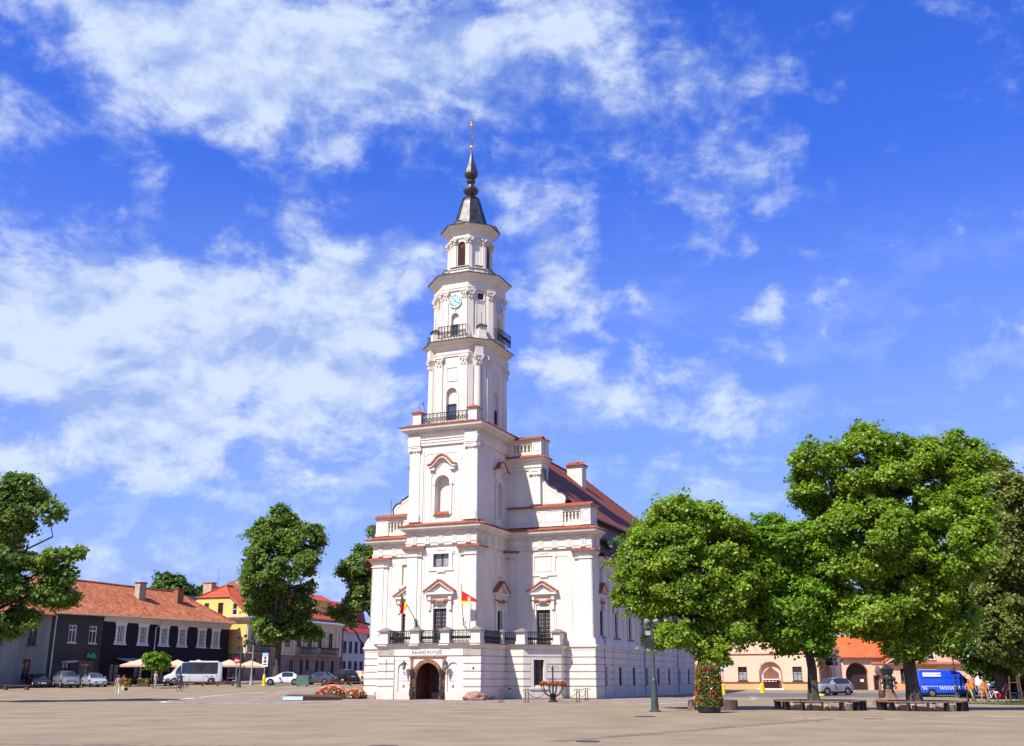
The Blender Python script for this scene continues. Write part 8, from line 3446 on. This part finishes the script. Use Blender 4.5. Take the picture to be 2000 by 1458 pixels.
VAN = [(2.75, .72, .38, .85, .9, .6, 'h'), (2.65, .9, .34, 1.05, 1.1, .72, 'h'), (2.25, .97, .32, 1.28, 1.32, .80, 'w'), (1.45, .98, .32, 1.30, 2.05, .78, 'h'), (1.1, .98, .32, 1.32, 2.40, .84, 'h'), (0.3, .98, .32, 1.32, 2.52, .88, 'h'), (-2.4, .98, .32, 1.32, 2.56, .90, 'h'), (-2.8, .97, .34, 1.32, 2.5, .88, 'h'), (-2.88, .92, .42, 1.3, 2.4, .82, 'h')]


def vehicles():
    car('parked_car', 'dark navy saloon, leftmost of three cars parked at far left', -50.9, 116.0, (.62, -.78), SEDAN, 'car_navy', (1.4, -1.35), dz=-.02)
    car('parked_car', 'grey-silver off-roader in the middle of three cars parked at far left', -47.7, 115.6, (.60, -.80), SUV, 'car_silver', (1.45, -1.35), .37)
    car('parked_car', 'pale silver saloon, rightmost of three cars parked at far left', -46.0, 118.9, (.60, -.80), SEDAN, 'car_pale_silver', (1.4, -1.35))
    car('parked_car', 'white coupe partly hidden by the trunk of the street maple', -26.6, 125.6, (-1, -.14), SEDAN, 'car_white', (1.4, -1.35))
    car('parked_car', 'graphite saloon just behind the green rubbish container', -22.9, 127.5, (-.9, .3), SEDAN, 'car_graphite', (1.4, -1.35))
    car('parked_car', 'black off-roader seen from behind, between container and small white hatchback', -20.6, 130.5, (-.72, .7), SUV, 'car_black', (1.45, -1.35), .37)
    car('parked_car', 'small white hatchback with orange reflection painted on its side and rear windows', -18.7, 131.5, (-.62, .78), HATCH, 'car_white', (1.15, -1.2), .3, glass='orange_reflection_glass')
    car('parked_car', 'silver saloon nearest the hall\'s left corner, above the flower bed', -16.5, 132.0, (-.86, .5), SEDAN, 'car_silver', (1.4, -1.35))
    car('parked_car', 'beige-silver off-roader parked before the pink house and gateway', 32.6, 110.5, (-.88, -.47), SUV, 'car_beige', (1.45, -1.35), .37)
    car('parked_car', 'dark car in tree shade at the right edge, behind the cyclists', 51.5, 113.5, (-.9, -.4), SEDAN, 'car_black', (1.4, -1.35))
    # white minibus
    t = car('minibus', 'white minibus with dark windows and purple flame decals before the black house', -37.5, 127.0, (-.9, -.436), MINIBUS, 'car_white', (2.25, -1.9), .36, group=None, cat='minibus', van=True)
    m = M()
    fr = Fr(0, .995, -1, 0)
    fr = Fr(0, 0, 1, 0)
    for (cx, cz, l_, h_) in ((-1.9, .95, .5, .09), (-1.6, .78, .6, .09), (-2.2, .72, .45, .08), (-1.3, .98, .4, .06), (-2.5, .98, .3, .07), (1.3, .9, .45, .07)):
        for yy in (.992,):
            pts = [(cx - l_ / 2, cz - h_), (cx - l_ / 6, cz - h_ * .3), (cx + l_ / 2, cz + h_ * 1.1), (cx + l_ * .1, cz + h_), (cx - l_ * .3, cz + h_ * .5)]
            m.face([(x, yy, z) for x, z in pts])
    obj('flame_decal', m, 'decal', t)
    m = M()
    m.box(-3.0, 3.1, -.985, .985, .27, .33)
    obj('red_sill', m, 'tail_lamp', t)
    m = M()
    m.box(-2.7, .5, -.5, .5, 2.58, 2.72)
    obj('roof_unit', m, 'car_white', t)
    # the driver's side windscreen pillar and side window of the cab
    m = M()
    for yy in (.988, -.988):
        m.face([(2.35, yy * .985, 1.28), (1.62, yy * .985, 1.28), (1.62, yy * .86, 2.2), (1.95, yy * .86, 2.0)])
    obj('cab_window', m, 'car_glass', t)

    # blue van
    t = car('blue_van', 'bright blue high-roofed van with white diagonal stripes and a white name panel', 42.8, 106.6, (1, -.04), VAN, 'van_blue', (1.95, -1.75), .36, group=None, cat='van', van=True, dz=-.04)
    m = M()
    yb = -.995
    for k in range(22):
        x = -2.72 + .235 * k
        if 1.45 < x + .1 < 2.5 or -2.25 < x + .1 < -1.2:
            z0 = .98
        else:
            z0 = .72
        m.face([(x + (1.08 - z0) * .55, yb, z0), (x + .1 + (1.08 - z0) * .55, yb, z0), (x + .1, yb, 1.08), (x, yb, 1.08)])
    obj_split('diagonal_stripe', m, 'sign_white', t, tol=.001)
    m = M()
    fr = Fr(0, -.955, 1, 0)
    m.add([(-2.5, -.975, 1.95), (-.75, -.975, 1.95), (-.75, -.93, 2.32), (-2.5, -.93, 2.32)], [(0, 1, 2, 3)])
    p_ = obj('name_panel', m, 'sign_white', t)
    # the lettering is too blurred to read: rows of short strokes like it, with the last two darker marks
    m = M()
    rs = np.random.RandomState(2)
    x = -2.35
    while x < -1.05:
        w_ = .03 + .05 * rs.rand()
        z1 = 2.2 + .02 * rs.rand()
        m.face([(x, -.985, 2.06), (x + w_ * .5, -.985, 2.06), (x + w_ * .5, -.968, z1), (x, -.968, z1)])
        x += w_ + .02
    obj('panel_lettering', m, 'zinc', p_)
    m = M()
    for x in (-1.0, -.86):
        m.face([(x, -.986, 2.1), (x + .07, -.986, 2.1), (x + .07, -.968, 2.2), (x, -.968, 2.2)])
    obj('panel_number', m, 'black_paint', p_)
    m = M()
    for yy in (-1, 1):
        m.face([(2.0, yy * .962, 1.36), (1.2, yy * .962, 1.36), (1.2, yy * .90, 2.0), (1.5, yy * .90, 2.0)])
    c_ = obj('cab_window', m, 'car_glass', t)
    m = M()
    m.ball((1.45, -.975, 1.75), .1, 8, 6)
    m.ball((1.75, -.985, 1.6), .12, 8, 6)
    m = M()
    for z in (1.3, 1.92):
        m.box(-2.8, 1.1, -.997, -.985, z - .012, z + .012)
    m.box(.98, 1.0, -.997, -.985, .5, 2.0)
    m.box(2.1, 2.12, -.99, -.975, .5, 1.3)
    obj('panel_seams', m, 'car_navy', t)


# ------------------------------------------------------------------ people and bicycles
pm('skin', (.52, .30, .21), .6, .05, 5)
pm('skin_tan', (.48, .24, .14), .6, .05, 5)
pm('cloth_mauve', (.32, .25, .24), .85, .1, 8)
pm('cloth_cream', (.62, .60, .52), .85, .06, 8)
pm('cloth_khaki', (.36, .30, .20), .85, .1, 8)
pm('cloth_black', (.02, .02, .025), .85, .1, 8)
pm('cloth_denim', (.05, .07, .12), .85, .15, 8)
pm('cloth_orange', (.72, .22, .03), .8, .1, 8)
pm('cloth_yellowgreen', (.50, .48, .08), .8, .1, 8)
pm('cloth_blue', (.10, .18, .40), .85, .1, 8)
pm('cloth_red', (.48, .05, .05), .85, .1, 8)
pm('hair_auburn', (.12, .035, .02), .6, .2, 9)
pm('hair_dark', (.02, .014, .012), .6, .2, 9)
pm('hair_grey', (.28, .25, .22), .6, .2, 9)
pm('hair_fair', (.35, .22, .10), .6, .2, 9)

STAND = dict(pel=(0, 0, .95), wai=(0, 0, 1.1), che=(0, 0, 1.3), nec=(0, 0, 1.46), hea=(0, .01, 1.57), top=(0, .0, 1.66),
             hl=(-.1, 0, .92), kl=(-.11, .02, .50), al=(-.11, -.02, .10), tl=(-.13, .14, .04),
             hr=(.1, 0, .92), kr=(.11, .02, .50), ar=(.11, -.02, .10), tr=(.13, .14, .04),
             sl=(-.17, 0, 1.40), el=(-.24, -.03, 1.13), wl=(-.25, .05, .88),
             sr=(.17, 0, 1.40), er=(.24, -.03, 1.13), wr=(.25, .05, .88))
WALK = dict(STAND, kl=(-.11, .14, .52), al=(-.11, .22, .12), tl=(-.12, .38, .08), kr=(.11, .0, .5), ar=(.11, -.24, .14), tr=(.12, -.12, .03),
            el=(-.23, -.10, 1.14), wl=(-.24, -.12, .88), er=(.23, .03, 1.13), wr=(.24, .16, .91))
RIDE = dict(STAND, pel=(0, -.18, 1.0), wai=(0, -.12, 1.14), che=(0, .05, 1.30), nec=(0, .14, 1.43), hea=(0, .19, 1.54), top=(0, .2, 1.64),
            hl=(-.09, -.16, .97), kl=(-.11, .2, .78), al=(-.1, .06, .42), tl=(-.1, .2, .36), hr=(.09, -.16, .97), kr=(.11, .16, .62), ar=(.1, -.04, .22), tr=(.1, .1, .17),
            sl=(-.17, .08, 1.38), el=(-.22, .25, 1.18), wl=(-.22, .46, 1.06), sr=(.17, .08, 1.38), er=(.22, .25, 1.18), wr=(.22, .46, 1.06))
LEAN = dict(STAND, che=(0, .06, 1.3), nec=(0, .12, 1.45), hea=(0, .16, 1.56), top=(0, .16, 1.65), sl=(-.17, .06, 1.39), sr=(.17, .06, 1.39),
            el=(-.27, .16, 1.15), wl=(-.25, .36, 1.02), er=(.27, .16, 1.15), wr=(.25, .36, 1.02), kl=(-.2, .03, .5), al=(-.24, 0, .1), tl=(-.27, .15, .04), kr=(.2, .03, .5), ar=(.24, 0, .1), tr=(.27, .15, .04))
BEND = dict(STAND, pel=(0, -.1, .80), wai=(0, .0, .92), che=(0, .18, 1.02), nec=(0, .3, 1.08), hea=(0, .38, 1.12), top=(0, .46, 1.16),
            hl=(-.1, -.1, .78), kl=(-.13, .2, .5), al=(-.12, -.0, .1), hr=(.1, -.1, .78), kr=(.13, .2, .5), ar=(.12, 0, .1),
            sl=(-.16, .25, 1.04), el=(-.2, .34, .82), wl=(-.18, .48, .68), sr=(.16, .25, 1.04), er=(.2, .34, .82), wr=(.18, .48, .68))


def person(label, x, y, face, pose, mats, scale=1.0, hair='hair_dark', z=0.0, long_hair=False, group=None):
    """mats: (skin, top, sleeves, trousers, lower leg, shoes)"""
    # hands and fingers
    J = {k: Vector(v) for k, v in pose.items()}
    names, pos, rad, edges, cls = [], [], [], [], {}

    def add(n, p, r_):
        names.append(n)
        pos.append(tuple(p))
        rad.append(r_)
        return len(names) - 1

    def link(a, b, c):
        edges.append((names.index(a), names.index(b)))
        cls[(a, b)] = c
    R_ = dict(pel=(.15, .12), wai=(.13, .10), che=(.155, .11), nec=(.055, .055), hea=(.082, .095), top=(.07, .08), hl=(.09, .09), hr=(.09, .09), kl=(.06, .06), kr=(.06, .06), al=(.042, .042), ar=(.042, .042), tl=(.035, .03), tr=(.035, .03), sl=(.062, .062), sr=(.062, .062), el=(.043, .043), er=(.043, .043), wl=(.03, .03), wr=(.03, .03))
    for k, r_ in R_.items():
        add(k, J[k], r_)
    for a, b, c in (('pel', 'wai', 1), ('wai', 'che', 1), ('che', 'nec', 1), ('nec', 'hea', 0), ('hea', 'top', 0),
                    ('pel', 'hl', 3), ('hl', 'kl', 3), ('kl', 'al', 4), ('al', 'tl', 5), ('pel', 'hr', 3), ('hr', 'kr', 3), ('kr', 'ar', 4), ('ar', 'tr', 5),
                    ('che', 'sl', 1), ('sl', 'el', 2), ('el', 'wl', 0), ('che', 'sr', 1), ('sr', 'er', 2), ('er', 'wr', 0)):
        link(a, b, c)
    for s_ in ('l', 'r'):
        d = (J['w' + s_] - J['e' + s_]).normalized()
        side = d.cross(Vector((1, 0, 0)))
        side = side.normalized() if side.length > .1 else Vector((0, 1, 0))
        pm_ = J['w' + s_] + d * .07
        add('p' + s_, pm_, (.032, .018))
        link('w' + s_, 'p' + s_, 0)
        for f in range(4):
            q = pm_ + d * (.045 + .006 * (1.5 - abs(f - 1.5))) + side * (.012 * (f - 1.5) * 1.4)
            q2 = q + d * .03 - Vector((0, 0, .004 * f))
            add('f%s%d' % (s_, f), q, (.0085, .0085))
            add('g%s%d' % (s_, f), q2, (.007, .007))
            link('p' + s_, 'f%s%d' % (s_, f), 0)
            link('f%s%d' % (s_, f), 'g%s%d' % (s_, f), 0)
        q = J['w' + s_] + d * .05 + side * .04
        add('t' + s_ + 'h', q, (.01, .01))
        link('w' + s_, 't' + s_ + 'h', 0)
    me = bpy.data.meshes.new('body')
    me.from_pydata(pos, edges, [])
    o = bpy.data.objects.new('body', me)
    C.objects.link(o)
    md = o.modifiers.new('skin', 'SKIN')
    for i, r_ in enumerate(rad):
        me.skin_vertices[0].data[i].radius = r_
        me.skin_vertices[0].data[i].use_root = (i == 0)
    md.use_smooth_shade = True
    sd = o.modifiers.new('sub', 'SUBSURF')
    sd.levels = 1
    sd.render_levels = 1
    dg = bpy.context.evaluated_depsgraph_get()
    me2 = bpy.data.meshes.new_from_object(o.evaluated_get(dg))
    bpy.data.objects.remove(o)
    me2.name = 'body'
    me2.materials.clear()
    for k in mats:
        me2.materials.append(MATS[k])
    segs = [(Vector(pos[names.index(a)]), Vector(pos[names.index(b)]), c) for (a, b), c in cls.items()]
    for p in me2.polygons:
        best, bc = 1e9, 0
        for a, b, c in segs:
            ab = b - a
            t_ = max(0, min(1, (p.center - a).dot(ab) / max(1e-9, ab.length_squared)))
            dd = (p.center - (a + ab * t_)).length
            if dd < best:
                best, bc = dd, c
        p.material_index = bc
        p.use_smooth = True
    a_ = math.atan2(face[1], face[0]) - math.pi / 2
    t = place('person', label, 'person', x, y, a_, group)
    t.location.z += z
    t.scale = (scale, scale, scale)
    b_ = bpy.data.objects.new('body', me2)
    C.objects.link(b_)
    b_.parent = t
    m = M()
    h_, tp = J['hea'], J['top']
    m.lathe([(.02, .085), (.06, .075), (.09, .045), (.102, .0), (.096, -.05), (.075, -.09 if not long_hair else -.16), (.05, -.1 if not long_hair else -.2)], 12)
    m.xf(Matrix.Translation(h_ + Vector((0, -.018, .045))))
    obj('hair', m, hair, t, smooth=True)
    m = M()
    for sx in (-.033, .033):
        m.ball((h_.x + sx, h_.y + .088, h_.z + .02), .012, 6, 4)
    obj('eyes', m, 'black_paint', t)
    m = M()
    m.ball((h_.x, h_.y + .10, h_.z - .005), .016, 6, 4, 1.4)
    m.ball((h_.x - .095, h_.y, h_.z), .02, 6, 4, 1.4)
    m.ball((h_.x + .095, h_.y, h_.z), .02, 6, 4, 1.4)
    obj('nose_and_ears', m, mats[0], t)
    m = M()
    m.box(h_.x - .022, h_.x + .022, h_.y + .086, h_.y + .094, h_.z - .045, h_.z - .038)
    obj('mouth', m, 'tail_lamp', t)
    return t


def bicycle(label, x, y, face, frame='iron', z=0.0):
    a_ = math.atan2(face[1], face[0]) - math.pi / 2
    t = place('bicycle', label, 'bicycle', x, y, a_)
    t.location.z += z
    for yy in (-.5, .52):
        m = M()
        pts = [(0, yy + .33 * math.cos(2 * math.pi * k / 18), .34 + .33 * math.sin(2 * math.pi * k / 18)) for k in range(19)]
        m.tube(pts, .02, 5, cap=False)
        o = obj('wheel', m, 'tyre', t, smooth=True)
        m = M()
        for k in range(8):
            m.tube([(0, yy, .34), (0, yy + .32 * math.cos(2 * math.pi * k / 8), .34 + .32 * math.sin(2 * math.pi * k / 8))], .004, 3)
        obj('spokes', m, 'rim', o)
    m = M()
    B, S, H_, Rr, Fh = (0, -.08, .3), (0, -.22, .82), (0, .36, .86), (0, -.5, .34), (0, .52, .34)
    for p, q in ((B, S), (S, H_), (B, H_), (B, Rr), (S, Rr), (H_, Fh)):
        m.tube([p, q], .02, 6)
    obj('frame', m, frame, t)
    m = M()
    m.tube([(0, .36, .86), (0, .33, 1.0)], .014, 5)
    m.tube([(-.27, .30, 1.02), (0, .36, 1.0), (.27, .30, 1.02)], .014, 5)
    obj('handlebar', m, 'rim', t)
    m = M()
    m.tube([(0, -.22, .8), (0, -.24, .92)], .014, 5)
    m.box(-.07, .07, -.36, -.12, .92, .97)
    obj('saddle', m, 'black_paint', t)
    m = M()
    m.tube([(-.1, -.08, .3), (.1, -.08, .3)], .012, 5)
    m.tube([(.1, -.08, .3), (.1, .02, .17)], .012, 5)
    m.tube([(-.1, -.08, .3), (-.1, -.16, .43)], .012, 5)
    obj('crank', m, 'iron', t)
    return t


def people():
    person('woman seen from behind, mauve top and cream trousers, walking with bags', -33.3, 91.4, (-.25, 1), WALK, ('skin', 'cloth_mauve', 'cloth_mauve', 'cloth_cream', 'cloth_cream', 'cloth_cream'), 1.0, 'hair_auburn')
    t = place('handbag', 'yellow-green bag held at the walking woman\'s right side', 'bag', -33.0, 91.45)
    m = M()
    m.box(-.03, .26, -.08, .1, .52, .80)
    m.tube([(0, 0, .8), (.02, 0, .93), (.2, 0, .93), (.22, 0, .8)], .012, 4)
    obj('bag', m, 'cloth_yellowgreen', t)
    t = place('handbag', 'dark shoulder bag at the walking woman\'s far right hand', 'bag', -32.75, 91.6)
    m = M()
    m.box(-.02, .22, -.06, .06, .42, .66)
    m.tube([(0, 0, .66), (-.05, 0, .9), (.1, 0, .9), (.18, 0, .66)], .012, 4)
    obj('bag', m, 'cloth_black', t)
    up = dict(WALK, el=(-.3, .1, 1.32), wl=(-.14, .16, 1.5))
    person('man in khaki shirt and beige trousers walking near the clipped tree', -36.6, 110.8, (.3, 1), up, ('skin', 'cloth_khaki', 'cloth_khaki', 'cloth_khaki', 'cloth_khaki', 'cloth_cream'), 1.03, 'hair_grey')
    bicycle('dark bicycle ridden across the square left of the minibus wheel', -31.6, 103, (-.62, .78))
    person('dark-haired rider in black top and jeans on the bicycle', -31.6, 103, (-.62, .78), RIDE, ('skin', 'cloth_black', 'cloth_black', 'cloth_denim', 'cloth_denim', 'cloth_black'), 1.02, 'hair_dark')
    # group with bicycles on the right
    bicycle('bicycle of the left-hand orange cyclist, seen end on', 37.0, 88.0, (-.45, -.9), 'cloth_black')
    person('leaning cyclist in orange and yellow-green, left of the orange group', 37.3, 88.3, (-.45, -.9), dict(LEAN), ('skin_tan', 'cloth_orange', 'cloth_orange', 'cloth_yellowgreen', 'skin_tan', 'cloth_black'), .98, 'hair_fair')
    bicycle('white-forked bicycle in front of the standing orange man', 38.75, 87.6, (.22, -1), 'sign_white')
    person('man in bright orange shirt and shorts standing astride a bicycle', 38.35, 88.0, (-.05, -1), LEAN, ('skin_tan', 'cloth_orange', 'skin_tan', 'cloth_orange', 'skin_tan', 'cloth_black'), 1.05, 'hair_auburn')
    person('orange-hooded person just behind the standing orange man', 37.95, 89.2, (.1, -1), STAND, ('skin_tan', 'cloth_orange', 'cloth_orange', 'cloth_denim', 'cloth_denim', 'cloth_black'), 1.08, 'petal_orange')
    person('person in yellow-brown top half hidden behind the orange man\'s shoulder', 38.95, 89.0, (.2, -1), STAND, ('skin', 'cloth_khaki', 'skin', 'cloth_denim', 'cloth_denim', 'cloth_black'), 1.0, 'hair_dark')
    bicycle('red-framed bicycle with bright front fork, right of the orange group', 40.0, 87.9, (.80, -.6), 'cloth_red')
    person('person in dark blue with red top bending over the red bicycle', 40.5, 88.5, (-.8, -.5), dict(LEAN), ('skin', 'cloth_red', 'cloth_blue', 'cloth_denim', 'skin', 'cloth_black'), .9, 'hair_auburn')
    t = place('pannier', 'red and white bags piled between the bicycles', 'bag', 39.35, 88.0)
    m = M()
    m.ball((0, 0, .62), .26, 10, 6, .8)
    m.ball((.15, .02, .45), .22, 10, 6, 1.0)
    obj('red_bag', m, 'cloth_red', t, smooth=True)
    m = M()
    m.ball((-.08, -.2, .7), .11, 8, 5)
    obj('white_bundle', m, 'petal_white', t, smooth=True)
    person('small distant figure in light blue beside the street maple trunk', -26.0, 136.5, (.2, -1), STAND, ('skin', 'cloth_blue', 'cloth_blue', 'cloth_black', 'cloth_black', 'cloth_black'), 1.0, 'hair_dark')
    for i, (x, y, cl_, lab) in enumerate(((-43.7, 121.6, 'cloth_red', 'seated guest in dark red beneath the largest parasol'), (-42.2, 120.9, 'cloth_black', 'seated guest in black beneath the largest parasol'), (-35.6, 130.0, 'cloth_cream', 'seated guest in white right of the minibus'), (-33.7, 130.4, 'cloth_black', 'seated guest in dark clothes behind the clustered lamp post'))):
        sit = dict(STAND, pel=(0, 0, .52), wai=(0, 0, .68), che=(0, 0, .88), nec=(0, .02, 1.03), hea=(0, .04, 1.14), top=(0, .04, 1.23), hl=(-.1, .02, .52), kl=(-.12, .42, .5), al=(-.12, .42, .1), tl=(-.12, .57, .04), hr=(.1, .02, .52), kr=(.12, .42, .5), ar=(.12, .42, .1), tr=(.12, .57, .04),
                   sl=(-.17, 0, .97), el=(-.24, .1, .74), wl=(-.15, .32, .70), sr=(.17, 0, .97), er=(.24, .1, .74), wr=(.15, .32, .70))
        person(lab, x, y, (.6 - .4 * i, -1), sit, ('skin', cl_, cl_, 'cloth_black', 'cloth_black', 'cloth_black'), 1.0, 'hair_dark')


vehicles()
people()
